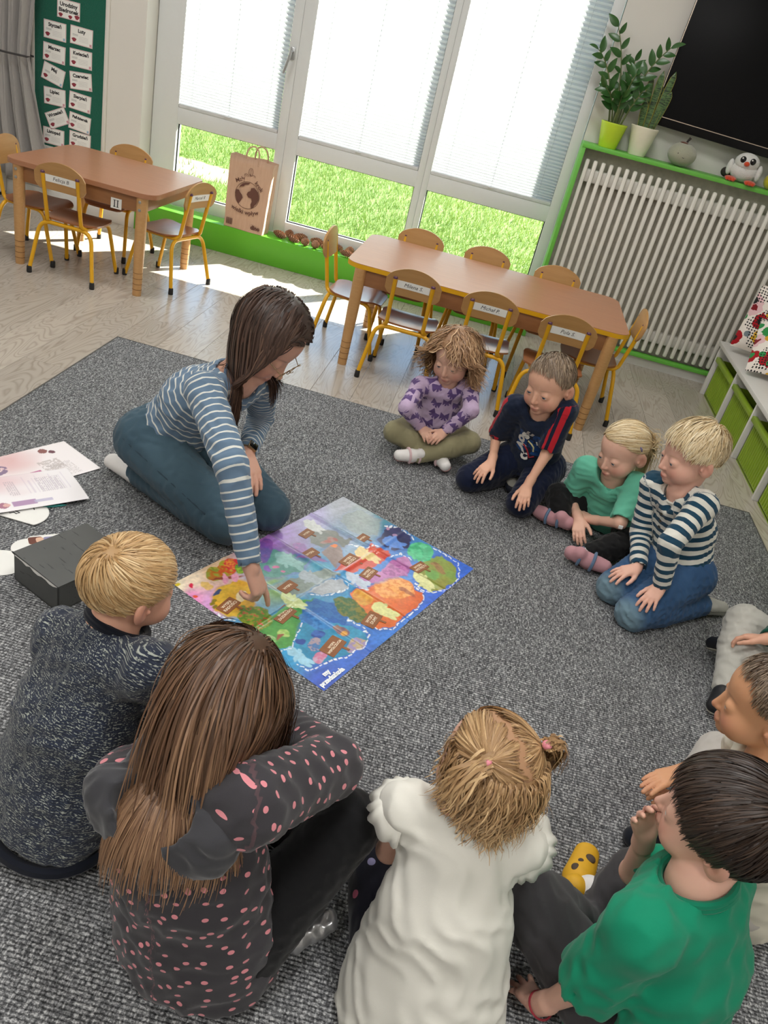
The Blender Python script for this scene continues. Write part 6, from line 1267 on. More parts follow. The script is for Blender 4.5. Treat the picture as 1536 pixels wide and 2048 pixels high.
# ---- girl in the lilac bow top
def girl_lilac():
    b = Body('girl1', 'person', 'child with curly fair hair in a lilac top with purple bows', .88); J = b.J
    h = Head(J['head']+np.array([.0, -.0, .0]), -108, 20, -4, 1.06, eyes=.0036)
    b.skin(h, 'e0b49d', {'R': dict(up=(-.3, -.5, 1), curl=(.5, .6, .4), splay=.04), 'L': dict(up=(.3, -.5, 1), curl=(.5, .6, .4), splay=.04)}, hair='8a6544', front=36, browc='8d6747')
    h.eyeballs(b.root, gaze_to(h, POSTER_C), '4a5a6a')
    b.garment('top', b.torso(.008, 1.02)+b.arm('L', .008, .93)+b.arm('R', .008, .93), bows('bow_print', 'c3adc9', '6a5488'), seed=2, cuts=b.neckhole(.046)+b.sleevehole('L', .93, 1, .021)+b.sleevehole('R', .93, 1, .021), wr=(0.0028, 128))
    b.collar(fabric('lilac_rib', 'b49cbc'), .047, .4, 0)
    lg = [U(p_ec(J['hip'], J['hip']+b.u*.03, .074, .07, b.hr, 1.3), .02)]+b.leg('L', .006)+b.leg('R', .006)
    b.garment('leggings', lg, fabric('olive_rib', '8b8567', .08, weave=500, bump=.3), seed=3, bones=b.legbones(), wr=(0.0025, 160))
    for S, up in (('L', (.2, -.55, .8)), ('R', (-.1, -.7, .6))): b.shoe(S, M_WSOCK, plain('pink_sole', 'c79a98', .7), up, 'sandal', M_WSOCK, straps=fabric('pale_pink_strap', 'cdb0b2'))
    cr = from_crown((.0, -.35, 1), .15); tor = b.torso(.012)+b.arm('L', .012)+b.arm('R', .012)
    grow_hair(h, b.root, CH_HAIR['lightbrown'], 2600, lambda L: np.where(L[:, 1] > .035, .085, .17), lambda L: cr(L)+np.stack([np.sign(L[:, 0]-.012)*1.6*(L[:, 1] > -.02), -.5*(L[:, 1] > .02), 0*L[:, 0]], 1), 5, tor, .014, .3, .25, 13, .0017, .3, curl=.0065, curlf=120, extra=clear_face(1.3, .06), front=34, nape=-44, tone=(.52, .2), hcap=.010)
    b.fix()
# ---- boy in navy
def boy_navy():
    b = Body('boy2', 'person', 'child in a navy shirt with red shoulder stripes, kneeling', .95); J = b.J
    h = Head(J['head'], -122, 14, -4, 1.10, eyes=.0036)
    b.skin(h, 'dcab91', {'R': dict(up=(-.25, -.35, 1), curl=(.22, .3, .25), splay=.2), 'L': dict(up=(-.2, -.5, 1), curl=(.3, .35, .3), splay=.12)}, hair='8a745c', front=40, nape=-34, browc='7a6048')
    h.eyeballs(b.root, gaze_to(h, POSTER_C), '4c6478')
    t = NT('navy_red'); u = uvxy(t); au = t.math('SUBTRACT', u[0], .004); sl = t.math('GREATER_THAN', u[2], .5); band = t.math('LESS_THAN', t.math('ABSOLUTE', au), .0185); gap = t.math('LESS_THAN', t.math('ABSOLUTE', t.math('SUBTRACT', au, .004)), .0055)
    red = t.math('MULTIPLY', sl, t.math('SUBTRACT', band, gap, clamp=True)); n = t.noise(t.obj(), 30, 3)
    fu = t.math('ABSOLUTE', t.math('SUBTRACT', u[0], -.012)); pan = t.math('MULTIPLY', t.math('MULTIPLY', t.math('LESS_THAN', fu, .058), t.math('LESS_THAN', t.math('ABSOLUTE', t.math('SUBTRACT', u[1], .165)), .05)), t.math('LESS_THAN', u[2], .5)); pan = t.math('MULTIPLY', pan, t.math('GREATER_THAN', t.noise(t.obj(), 26, 2), .42))
    c = t.mix(pan, t.mix(n, '0d1526', '18243c'), '123a6e'); c = t.mix(red, c, 'b3202c'); t.base(c, .85, 0, .2, .15); t.bump(t.noise(t.obj(), 800, 2), .12, .001)
    sh = b.garment('tshirt', b.torso(.010, 1.0)+b.arm('L', .015, -.85)+b.arm('R', .015, -.85), t.m, seed=4, cuts=b.neckhole(.046)+b.sleevehole('L', .85, 0, .034)+b.sleevehole('R', .85, 0, .034)+[I(p_pl(J['hip']-b.u*.02, -b.u+b.f*.2), .004)])
    b.collar(fabric('navy_rib', '111a2c'), .047, .4)
    # lettering and flashes printed on the chest
    def chest(a, v): base = J['hip']+b.u*v; return base+b.f*(.092*b.k)*math.cos(a)+b.r*(.112*b.k)*math.sin(a)
    from mathutils.bvhtree import BVHTree
    bv = BVHTree.FromPolygons([v.co for v in sh.data.vertices], [tuple(q.vertices) for q in sh.data.polygons])
    def stick(p, n):
        hit = bv.ray_cast(Vector(p+n*.045), Vector(-n), .3); return (np.array(hit[0]), np.array(hit[1])) if hit[0] is not None else (p, n)
    M_PR = plain('white_shirt_print', 'cfccc4', .7, var=.05)
    for ch_, a, v, rot in [('U', .16, .215, -25), ('S', .34, .195, 60), ('O', .52, .172, 65), ('N', .47, .145, 50), ('I', .36, .120, 35), ('C', .22, .10, 20)]:
        p = chest(a, v); nn = nrm(b.f*math.cos(a)+b.r*math.sin(a)); xx = nrm(np.cross(b.u, nn)); p, nn = stick(p, nn); xx = nrm(np.cross(b.u, nn)); M = frame4(p+nn*.0015, xx, np.cross(nn, xx)) @ Matrix.Rotation(math.radians(rot), 4, 'Z'); text(ch_, .040, M_PR, sh, M, bold=.0035, name='printed_letter')
    for pts, c_ in (([(.2, .175), (.02, .165), (-.1, .15), (-.12, .13)], 'd8cf98'), ([(.4, .15), (.15, .13), (.0, .10), (-.2, .11)], '9a1c28'), ([(-.2, .18), (-.26, .165)], 'cfccc4')):
        mb = MB(); P = [stick(chest(a, v), nrm(b.f*math.cos(a)+b.r*math.sin(a)))[0] for a, v in pts]; mb.tube(P, .0035, 6); mb.build('printed_flash', plain('flash_'+c_, c_, .7, var=.05), sh)
    lg = [U(p_ec(J['hip'], J['hip']+b.u*.05, .082, .08, b.hr, 1.28), .02)]+b.leg('L', .010, 1.08)+b.leg('R', .010, 1.08)
    b.garment('trousers', lg, fabric('navy_jersey', '0e1730', .12), seed=5, bones=b.legbones(), wr=(0.0040, 121))
    for S in 'LR': b.shoe(S, plain('dark_shoe', '1d2230', .7), M_RUBG, (0, .5, -.8))
    grow_hair(h, b.root, CH_HAIR['ash'], 3200, short_len(.034, .011), from_crown((.1, -.55, .85), .35), 8, None, .006, .0, .12, 6, .0013, .22, pull=.5, front=40, nape=-34, tone=(.5, .16))
    b.fix()
# ---- girl in the mint tee
def girl_mint():
    b = Body('girl3', 'person', 'child with blond side-swept hair and a hair clip in a mint green tee', 1.0); J = b.J
    h = Head(J['head'], -138, 18, -6, 1.07, eyes=.0036)
    b.skin(h, 'e3b6a0', {'R': dict(up=(-.6, -.4, .8), curl=(.3, .4, .3), splay=.08), 'L': dict(up=(-.3, -.3, 1), curl=(.4, .5, .4))}, hair='c0a070', front=32, browc='b08a60', browf=.4, lips='bc6a62')
    h.eyeballs(b.root, gaze_to(h, POSTER_C), '54748a')
    b.garment('tshirt', b.torso(.010, 1.02, .006)+b.arm('L', .015, -.88)+b.arm('R', .015, -.88), fabric('mint_cotton', '66b99d', .06), seed=6, cuts=b.neckhole(.045, .45, v=.03)+b.sleevehole('L', .88, 0, .034)+b.sleevehole('R', .88, 0, .034))
    b.collar(fabric('mint_rib', '4f9f87'), .048, .5)
    tagp = J['elL']*.86+J['shL']*.14; shape = MB().box(tagp+b.f*.03+np.array([-.0, -.028, .0]), (.016, .004, .014), bev=.001); shape.build('woven_tag', M_PAPER, b.root)
    lg = [U(p_ec(J['hip'], J['hip']+b.u*.03, .076, .07, b.hr, 1.3), .02)]+b.leg('L', .008, .95, .78)+b.leg('R', .008, .95, .8)
    b.garment('trousers', lg, fabric('black_jersey', '121213', .1), seed=7, bones=b.legbones(), wr=(0.0040, 128))
    for S, up in (('L', (.1, -.6, .8)), ('R', (-.5, -.3, .8))): b.shoe(S, fabric('rose_canvas', 'b98a90'), plain('rose_sole', 'b98484', .7), up, 'sandal', M_WSOCK, straps=fabric('blue_strap', '5f7590'))
    tor = b.torso(.014)+b.arm('L', .016)
    def swept(L): return np.stack([-.9+0*L[:, 0], -.45+0*L[:, 0], -.25+0*L[:, 0]], 1)
    tie = np.array([-.03, -.1, .005])
    def ex(L, q): d = tie-L; d /= np.linalg.norm(d, axis=1)[:, None]+1e-6; return d*.45
    grow_hair(h, b.root, CH_HAIR['pale'], 2600, .125, swept, 9, None, .006, .0, .15, 11, .0013, .18, extra=ex, front=31, nape=-42, tone=(.6, .16))
    rt = [h.w(tie+np.array([0, -.012, -.006])+rng.normal(size=3)*.009) for _ in range(240)]
    grow_hair(h, b.root, CH_HAIR['pale'], 240, .17, lambda L: np.tile([-.05, -.6, -.5], (len(L), 1)), 10, tor, .012, .5, .2, 12, .0017, .3, roots=rt, cap=0, tone=(.62, .16), name='ponytail')
    p0, p1 = h.w((-.069, -.002, .052)), h.w((-.0755, -.012, .018)); pm_ = h.w((-.079, -.006, .036)); MB().tube([p0, pm_, p1], [.0025, .0042, .0022], 8).build('hair_clip', plain('lilac_clip', '8d86b0', .25, .3), b.root)
    b.fix()
# ---- boy in stripes
def boy_stripes():
    b = Body('boy4', 'person', 'blond child in a navy and white striped polo top and jeans, kneeling', .98); J = b.J
    h = Head(J['head']+np.array([.005, 0, 0]), -164, 14, -2, 1.10, eyes=.0036)
    b.skin(h, 'e4b4a0', {'R': dict(up=(-.4, -.3, 1), curl=(.2, .28, .2), splay=.2), 'L': dict(up=(-.35, -.45, .9), curl=(.22, .3, .22), splay=.2)}, hair='cbb38c', front=36, nape=-30, browc='c09a6c', browf=.4, lips='b8655c')
    h.eyeballs(b.root, gaze_to(h, POSTER_C), '5a7488')
    b.garment('striped_top', b.torso(.012, 1.0, .004)+b.arm('L', .011, .95)+b.arm('R', .011, .95), striped('navy_white_stripe', 'dcdad0', '1c4258', .0335, .5), seed=8, cuts=b.neckhole(.047, .5, v=.05)+b.sleevehole('L', .95, 1, .023)+b.sleevehole('R', .95, 1, .023)+[I(p_pl(J['hip']-b.u*.03, -b.u), .004)], wr=(0.0030, 115))
    CW = striped('collar_stripe', 'd6d4ca', '1c4258', .03, .0); b.collar(fabric('cream_placket', 'd9d6cb'), .05, .55, .0, .006, name='placket_edge')
    n = nrm(b.u+b.f*.5); mb = MB(); vs_ = []; fs = []
    m = 22
    for i in range(m+1):
        a = math.radians(115+310*i/m); d = b.r*math.cos(a)+nrm(b.f-n*(b.f@n))*math.sin(a)
        c = J['neck']+b.f*.008; vs_ += [c+d*.047*b.k+n*.016, c+d*.053*b.k+n*.02, c+d*(.078 if abs(i-m/2) < m*.42 else .09)*b.k-n*.012-b.u*(.0 if abs(i-m/2) < m*.42 else .012)]
    for i in range(m): fs += [(3*i, 3*i+1, 3*i+4, 3*i+3), (3*i+1, 3*i+2, 3*i+5, 3*i+4)]
    o = MB().add(vs_, fs).build('polo_collar', fabric('collar_cream', 'd8d6cd'), b.root); md = o.modifiers.new('s', 'SOLIDIFY'); md.thickness = .004
    for v in (.27, .245, .222):
        p = J['hip']+b.u*(v)*.98+b.f*(.089+.012*(.27-v)/.05)*b.k; Rm = Matrix((tuple(b.r), tuple(b.u), tuple(b.f))).transposed(); MB().lathe([(.0055, 0), (.006, .002), (.003, .003)], 12, p+b.f*.002, Rm).build('button', plain('dark_button', '3a3a30', .3), b.root)
    lg = [U(p_ec(J['hip']-b.u*.01, J['hip']+b.u*.05, .088, .082, b.hr, 1.28), .02)]+b.leg('L', .012, 1.1)+b.leg('R', .012, 1.1)
    fade = lambda V: np.clip(sum(np.exp(-(np.linalg.norm(V-(J['kn'+S]+np.array([-.03, -.03, -.005])), axis=1)/.062)**6) for S in 'LR'), 0, 1)*.95
    b.garment('jeans', lg, denim('blue_denim', '1f3a5c', '3f6188', '6f8894'), seed=9, bones=b.legbones(), wr=(0.0045, 147), attrs={'fade': fade})
    for S in 'LR': b.shoe(S, fabric('grey_shoe', 'a9a89f'), plain('stone_sole', '9b9a92', .7), (.3, .5, -.7))
    grow_hair(h, b.root, CH_HAIR['pale'], 3600, short_len(.06, .014), from_crown((.0, -.62, .8), .25), 11, None, .010, .0, .16, 8, .0014, .3, pull=.4, front=38, nape=-30, tone=(.6, .18), mask=lambda L: (L[:, 2] > -.012) | (L[:, 1] < -.03))
    b.fix()
# ---- teacher
def teacher():
    b = Body('teacher', 'person', 'adult with long brown hair in a blue striped top pointing at the poster', adult=True); J = b.J
    h = Head(J['head']+np.array([-.01, 0, .0]), -12, 40, 4, 1.17, True, eyes=.0026)
    b.skin(h, 'd9a993', {'R': dict(up=(.75, -.1, .75), fingers=[(.05, .12, .1), (.75, 1.0, .6), (.85, 1.1, .6), (.95, 1.1, .6)], splay=.08, spread_thumb=.9), 'L': dict(up=(.4, -.15, 1), curl=(.15, .25, .2), splay=.1)}, hair='3d2c25', front=40, browc='4a342a', lips='a85a58')
    h.eyeballs(b.root, gaze_to(h, (-.33, 1.8, 0)), '4a3a2c')
    k = b.k
    b.garment('striped_top', b.torso(.004)+b.arm('L', .010, .97, 1.05)+b.arm('R', .010, .96, 1.08), striped('blue_white_stripe', '667d94', 'd8d9d2', .024, .22), seed=12, cuts=b.neckhole(.05, .45)+b.sleevehole('L', .97, 1, .027)+b.sleevehole('R', .96, 1, .03)+[I(p_pl(J['hip']+b.u*.03, -b.u), .005)], wr=(0.0045, 83), h=.0065)
    b.collar(fabric('blue_rib', '5d7690'), .05, .45)
    lg = [U(p_ec(J['hip']-b.u*.0, J['hip']+b.u*.11, .125, .098, b.hr, 1.3), .03)]+b.leg('L', .004, 1.08)+b.leg('R', .004, 1.1)+[U(p_rc(J['anL'], J['knL'], .05, .062), .02), U(p_rc(J['anR'], J['knR'], .05, .062), .02)]
    tj = b.garment('jeans', lg, denim('teal_denim', '2b3e4b', '48606e', '607b88'), seed=13, bones=b.legbones(), wr=(0.0045, 96), h=.0075, attrs={'fade': lambda V: np.clip(sum(np.exp(-(np.linalg.norm(V-((J['kn'+S]+J['hp'+S])/2+np.array([0, 0, .07])), axis=1)/.12)**2) for S in 'LR'), 0, 1)*.35})
    # side seam, pocket line and waistband as raised stitching
    M_ST = plain('stitching', '2a3f4c', .8); sdR = nrm(np.cross(nrm(J['knR']-J['hpR']), UPZ)); sd = -sdR if sdR[1] > 0 else sdR
    P = [J['hpR']+(J['knR']-J['hpR'])*q+sd*(.066*k*1.1*(1-q)+.05*k*q+.004)*.93+UPZ*.03 for q in np.linspace(.0, .92, 12)]; MB().tube(P, .0028, 6).build('side_seam', M_ST, tj)
    wb = J['hip']+b.u*.085; MB().tube([wb+(b.hr*math.cos(a)*1.3+b.f*math.sin(a))*.101 for a in np.linspace(0, 2*PI, 41)[:-1]], .006, 6, closed=True).build('waistband', plain('denim_band', '22384a', .85), tj)
    for S in 'LR':
        an, to = J['an'+S], J['to'+S]; back = nrm(J['hp'+S]*np.array([1, 1, 0])-J['kn'+S]*np.array([1, 1, 0])); a0 = an*np.array([1, 1, 0])+np.array([0, 0, .055]); mesh_obj('sock', *surf([U(p_rc(a0-back*.04, a0+back*.03, .038, .036), .01), U(p_ec(a0+back*.03, a0+back*.15-UPZ*.012, .036, .026, np.cross(back, UPZ), 1.25), .012), I(p_pl((0, 0, ZR), (0, 0, -1)), .003)], .006), M_WSOCK, b.root)
    # watch on the left wrist
    d = nrm(J['wrL']-J['elL']); wc = J['wrL']-d*.012; upw = nrm(np.array([.55, -.35, .7])-d*(d@np.array([.55, -.35, .7]))); sd2 = np.cross(d, upw); wt = thing('smart_watch', 'square black watch with olive strap on the wrist of the kneeling adult', 'watch', tuple(wc))
    Rm = Matrix((tuple(sd2), tuple(d), tuple(upw))).transposed(); rad = .029
    s1 = MB(); s1.tube([Rm @ Vector((math.cos(a)*rad, 0, math.sin(a)*rad*.9)) for a in np.linspace(0, 2*PI, 29)[:-1]], .0022, 6, closed=True)
    for off in (-.007, -.0035, .0035, .007): s1.tube([Rm @ Vector((math.cos(a)*rad, off, math.sin(a)*rad*.9)) for a in np.linspace(0, 2*PI, 29)[:-1]], .0022, 6, closed=True)
    s1.build('strap', plain('olive_strap', '6d6048', .7), wt); MB().box(Rm @ Vector((0, 0, rad*.9+.003)), (.034, .038, .010), Rm, .003).build('case', plain('gold_case', 'a89070', .3, .9), wt); MB().box(Rm @ Vector((0, 0, rad*.9+.0085)), (.030, .034, .002), Rm, .0008).build('screen', M_TVS, wt)
    # glasses
    M_GOLD = plain('gold_wire', 'b39a78', .25, .9); gl = thing('glasses', 'thin gold wire glasses worn by the kneeling adult', 'glasses', tuple(h.c)); mb = MB()
    def hw(p): return h.w(p)-h.c
    for q in (-1, 1):
        mb.tube([hw((q*(.031+.022*math.cos(a)*(1 if abs(math.cos(a)) < .8 else .98)), .098-.004*abs(math.cos(a)), -.010+.0195*math.sin(a))) for a in np.linspace(0, 2*PI, 25)[:-1]], .0013, 6, closed=True)
    mb.build('frame', M_GOLD, gl); mb = MB(); mb.tube([hw((-.01, .1, -.004)), hw((0, .103, -.001)), hw((.01, .1, -.004))], .0012, 6); mb.build('bridge', M_GOLD, gl)
    for q in (-1, 1): mb = MB(); mb.tube([hw((q*.053, .094, -.005)), hw((q*.068, .06, -.002)), hw((q*.079, -.01, .002))], .0014, 6); mb.build('temple', M_GOLD, gl)
    tor = b.torso(.006)
    grow_hair(h, b.root, CH_HAIR['adult'], 4200, lambda L: np.where(L[:, 1] > .02, .36, .33), lambda L: np.stack([np.sign(L[:, 0]+rng.normal(size=len(L))*.005)*1.0, np.where(L[:, 1] < -.02, -.45, .0), -.6+0*L[:, 0]], 1), 14, tor, .017, .55, .0, 18, .0022, .09, pull=.35, pullsteps=6, front=35, nape=-42, tone=(.42, .18), lenj=.3, hcap=.010, extra=lambda L, q: np.stack([np.sign(L[:, 0])*.05*(q < .4), np.where(L[:, 1] < -.06, .0, .08*(L[:, 1] < .0))-.9*np.clip((L[:, 1]-.035)/.03, 0, 1)*(L[:, 2] > -.11), 0*L[:, 0]], 1))
    b.fix()
# ---- boy in the marled sweater (seen from behind)
def boy_sweater():
    b = Body('boyL', 'person', 'child in a dark marled knit sweater sitting next to the black box', 1.06); J = b.J
    h = Head(J['head']+np.array([-.005, .02, -.035]), 52, 8, 0, .92)
    b.skin(h, 'dfab92', {'R': dict(up=(.3, .2, 1)), 'L': dict(up=(-.2, .3, 1))}, hair='a98a64', front=34, nape=-26, browc='a98055')
    h.eyeballs(b.root, gaze_to(h, POSTER_C), '5a6a78')
    b.garment('sweater', b.torso(.018, 1.12, .012)+b.arm('L', .014, .95)+b.arm('R', .014, .95), marled('marled_knit', '1c2230', 'a3a89f'), seed=15, cuts=b.neckhole(.047, .3)+b.sleevehole('L', .95, 1, .024)+b.sleevehole('R', .95, 1, .024)+[I(p_pl(J['hip']-b.u*.045, -b.u), .006)], wr=(0.0045, 76), h=.006)
    b.collar(fabric('navy_collar', '10141f'), .053, .25, .014, .010)
    hm = MB(); c = J['hip']-b.u*.040; hm.tube([c+(b.hr*math.cos(a)*1.26+np.cross(UPZ, b.hr)*math.sin(a)*1.0)*.122+UPZ*.0 for a in np.linspace(0, 2*PI, 41)[:-1]], .013, 8, closed=True); hm.build('hem_band', fabric('navy_hem', '10141f'), b.root)
    lg = [U(p_ec(J['hip']-UPZ*.02, J['hip']+b.u*.03, .098, .09, b.hr, 1.3), .02)]+b.leg('L', .004, .9)+b.leg('R', .004, .9)
    b.garment('jeans', lg, denim('mid_denim', '35566e', '5a7d94', 'a08a5a'), seed=16, bones=b.legbones(), wr=(0.0040, 115), h=.0065, attrs={'fade': lambda V: np.exp(-(np.linalg.norm(V-(J['hip']+np.array([-.03, -.11, -.05])), axis=1)/.05)**4)*.8})
    for S in 'LR': b.shoe(S, fabric('grey_slipper', '6d7078'), M_RUBG)
    grow_hair(h, b.root, CH_HAIR['blond'], 5200, short_len(.062, .022), from_crown((.05, -.55, .8), .55), 17, None, .007, .0, .05, 8, .0013, .16, pull=.6, front=34, nape=-24, tone=(.55, .17), mask=lambda L: L[:, 2] > -.035)
    b.fix()
# ---- girl in the dotted hoodie (seen from behind)
def girl_hoodie():
    b = Body('hood', 'person', 'child with long brown hair in a grey hoodie with pink dots', 1.1); J = b.J
    h = Head(J['head']+np.array([-.005, .01, -.045]), 72, 34, 0, .98)
    b.skin(h, 'd0a088', {'R': dict(up=(.3, -.3, 1), curl=(.5, .6, .4)), 'L': dict(up=(-.2, .3, 1))}, hair='5b4332', front=32)
    h.eyeballs(b.root, gaze_to(h, POSTER_C), '5a4a3a')
    DOT = dotted('pink_dot_fleece', '3a383c', 'd98a92', 42, .155, .75)
    b.garment('hoodie', b.torso(.022, 1.1, .014)+b.arm('L', .018, .95, 1.1)+b.arm('R', .02, .95, 1.15), DOT, seed=18, cuts=[I(p_pl(J['hip']-b.u*.055, -b.u), .008)], wr=(0.0045, 70), h=.0065)
    k = b.k; bk = J['neck']-b.f*.075*k-b.u*.045*k; GR = fabric('grey_fleece', '3b3b3f', .08, sheen=.3)
    hd = [U(p_el(bk+b.u*.01, (.105*k, .052*k, .075*k), np.stack([b.r, b.f, b.u], 1)), .02), U(p_rc(bk+b.u*.035+b.r*.09*k, bk-b.u*.075*k-b.f*.015, .034*k, .026*k), .02), U(p_rc(bk+b.u*.035-b.r*.09*k, bk-b.u*.075*k-b.f*.015, .034*k, .026*k), .02), U(p_rc(J['neck']+b.r*.07*k, bk+b.r*.085*k, .028*k, .032*k), .02), U(p_rc(J['neck']-b.r*.07*k, bk-b.r*.085*k, .028*k, .032*k), .02), Sb(p_el(bk+b.u*.055*k-b.f*.018, (.062*k, .034*k, .075*k), np.stack([b.r, b.f, b.u], 1)), .012)]
    b.garment('hood', hd, GR, seed=19, wr=(0.0040, 96), h=.0055)
    lg = [U(p_ec(J['hip']-UPZ*.02, J['hip']+b.u*.03, .098, .09, b.hr, 1.3), .02)]+b.leg('L', .008, 1.0)+b.leg('R', .008, 1.0)
    b.garment('leggings', lg, fabric('black_velour', '101012', .12), seed=20, bones=b.legbones(), wr=(0.0030, 115), h=.0065)
    b.shoe('L', plain('silver_shoe', 'b9b9bb', .3, .7, bump=.3, bscale=60), M_RUBW); b.shoe('R', plain('purple_glitter', '5a1f4a', .5, .3, bump=.4, bscale=300), M_RUBG, (0, -.3, 1))
    sv_ = J['hip']+b.r*.135+b.f*.10+np.array([.02, -.03, -.035]); mesh_obj('silver_trim', *surf([U(p_rc(sv_, sv_+np.array([.05, .045, .012]), .026, .022), .01)], .004, wrinkles(.004, 120, 3)), plain('silver_shoe', 'b9b9bb', .3, .7), b.root)
    tor = [U(p_el(J['neck']-b.f*.035-b.u*.16, (.105, .132, .185), np.stack([b.r, b.f, b.u], 1)), .02)]
    comb = from_crown((.25, -.12, 1), .1)
    def cm(L): return comb(L)+np.stack([.12+0*L[:, 0], -.9+0*L[:, 0], -.2+0*L[:, 0]], 1)*.6
    grow_hair(h, b.root, CH_HAIR['brown'], 8000, lambda L: np.where(L[:, 0] > .03, .27, .31), cm, 21, tor, .012, .36, .03, 20, .0014, .16, ombre=(-.2, .34), front=32, nape=-42, tone=(.46, .18), lenj=.35, hcap=.010, extra=lambda L, q: np.stack([.035-np.minimum(L[:, 0]+.055, 0)*12-np.maximum(L[:, 0]-.08, 0)*7, -.05+0*L[:, 0], 0*L[:, 0]], 1))
    b.fix()
# ---- little girl in white (seen from behind)
def girl_white():
    b = Body('white', 'person', 'small child with two tiny pigtails in a white ruffled top', .97); J = b.J
    h = Head(J['head']+np.array([.004, .0, -.005]), 126, 8, 0, .98)
    b.skin(h, 'e0b19a', {'R': dict(up=(.3, .3, 1)), 'L': dict(up=(-.3, .2, 1), curl=(.4, .5, .4))}, hair='9a7650', front=34, nape=-46)
    h.eyeballs(b.root, gaze_to(h, POSTER_C), '5a6a78')
    k = b.k; low = J['hip']-b.u*.07*k-b.f*.015
    WH = fabric('white_cotton', 'dedcd3', .03, sheen=.1)
    tp = b.torso(.014, 1.06, .022)+[U(p_ec(low, J['hip']+b.u*.10, .135*k, .10*k, b.hr, 1.16), .04)]+b.arm('L', .007, -.40)+b.arm('R', .007, -.40)
    b.garment('white_top', tp, WH, seed=22, cuts=b.neckhole(.046, .3)+b.sleevehole('L', .42, 0, .030)+b.sleevehole('R', .42, 0, .030)+[I(p_pl(low-b.u*.005, -b.u-b.f*.1), .01)], wr=(0.0045, 64), h=.006)
    for S in 'LR':                                           # frilled shoulder caps
        a, e = J['sh'+S], J['el'+S]; d = nrm(e-a); out = nrm((a-J['neck'])-d*((a-J['neck'])@d)); sd = np.cross(d, out); vs_ = []; fs = []; n = 46
        for i in range(n+1):
            t_ = -1.5+3.0*i/n; rd = out*math.cos(t_)+sd*math.sin(t_); wv = math.sin(i*.95+1.5*math.sin(i*.31))*.0035; vs_ += [a-d*.012+rd*(.043*k), a+d*.006+rd*(.055*k+wv*.4), a+d*(.022+.3*wv)+rd*(.064*k+wv)]
        for i in range(n): fs += [(3*i, 3*i+1, 3*i+4, 3*i+3), (3*i+1, 3*i+2, 3*i+5, 3*i+4)]
        o = MB().add(vs_, fs).build('ruffle', WH, b.root); md = o.modifiers.new('s', 'SOLIDIFY'); md.thickness = .003
    lg = [U(p_ec(J['hip']-UPZ*.02, J['hip']+b.u*.03, .092, .085, b.hr, 1.3), .02)]+b.leg('L', .006, 1.0)+b.leg('R', .006, 1.0)
    b.garment('leggings', lg, dotted('navy_dot_jersey', '12121f', 'c0607a', 13, .1, .8, '8a86a8'), seed=23, bones=b.legbones(), wr=(0.0025, 115), h=.0065)
    b.shoe('L', plain('navy_shoe', '23283c', .6), M_RUBG); b.shoe('R', plain('pink_floral_shoe', 'c98f98', .6, var=.3, vscale=120), plain('tan_sole', 'b08e58', .7, bump=.5, bscale=300), (-.8, .1, .5))
    tor = b.torso(.022)
    pt = [np.array([-.055, -.052, .066]), np.array([.046, -.052, .070])]          # local places of the two hair ties
    up_m = lambda L: (L[:, 2] > .045)
    def comb(L):
        d = np.where((L[:, 0]+.006*np.sin(L[:, 1]*140) < 0.0)[:, None], pt[0], pt[1])-L; return d/(np.linalg.norm(d, axis=1)[:, None]+1e-6)
    grow_hair(h, b.root, CH_HAIR['honey'], 2600, lambda L: np.minimum(np.linalg.norm(np.where((L[:, 0] < 0)[:, None], pt[0], pt[1])-L, axis=1)*1.0+.004, .09), comb, 24, None, .005, 0, .0, 8, .0013, .06, hcap=.0, pull=.8, mask=up_m, front=34, tone=(.5, .17), lenj=.05)
    grow_hair(h, b.root, CH_HAIR['honey'], 3000, .10, lambda L: np.stack([L[:, 0]*4, -.25+0*L[:, 0], -1+0*L[:, 0]], 1), 25, tor, .009, .22, .03, 13, .0014, .42, pull=.4, pullsteps=6, mask=lambda L: L[:, 2] <= .055, front=34, nape=-46, tone=(.52, .2), curl=.007, curlf=85, name='back_hair')
    M_TIE = plain('pink_hair_tie', 'e58f9c', .5)
    for q, (pp, dr) in enumerate(zip(pt, ((-.9, .0, -.05), (.85, -.1, .2)))):
        c = h.w(pp*1.18); d = h.R@nrm(dr); mb = MB(); ball(mb, c, .0085*h.s, (1, 1, .95)); mb.build('hair_tie', M_TIE, b.root)
        rt = [c+d*.006+rng.normal(size=3)*.0055 for _ in range(260)]
        grow_hair(h, b.root, CH_HAIR['honey'], 260, .085, lambda L, dr=dr: np.tile(np.array(dr), (len(L), 1)), 26+q, tor, .008, .42, .3, 10, .0018, .4, roots=rt, cap=0, tone=(.6, .18), name='pigtail', curl=.004, curlf=70, lenj=.35)
    b.fix()
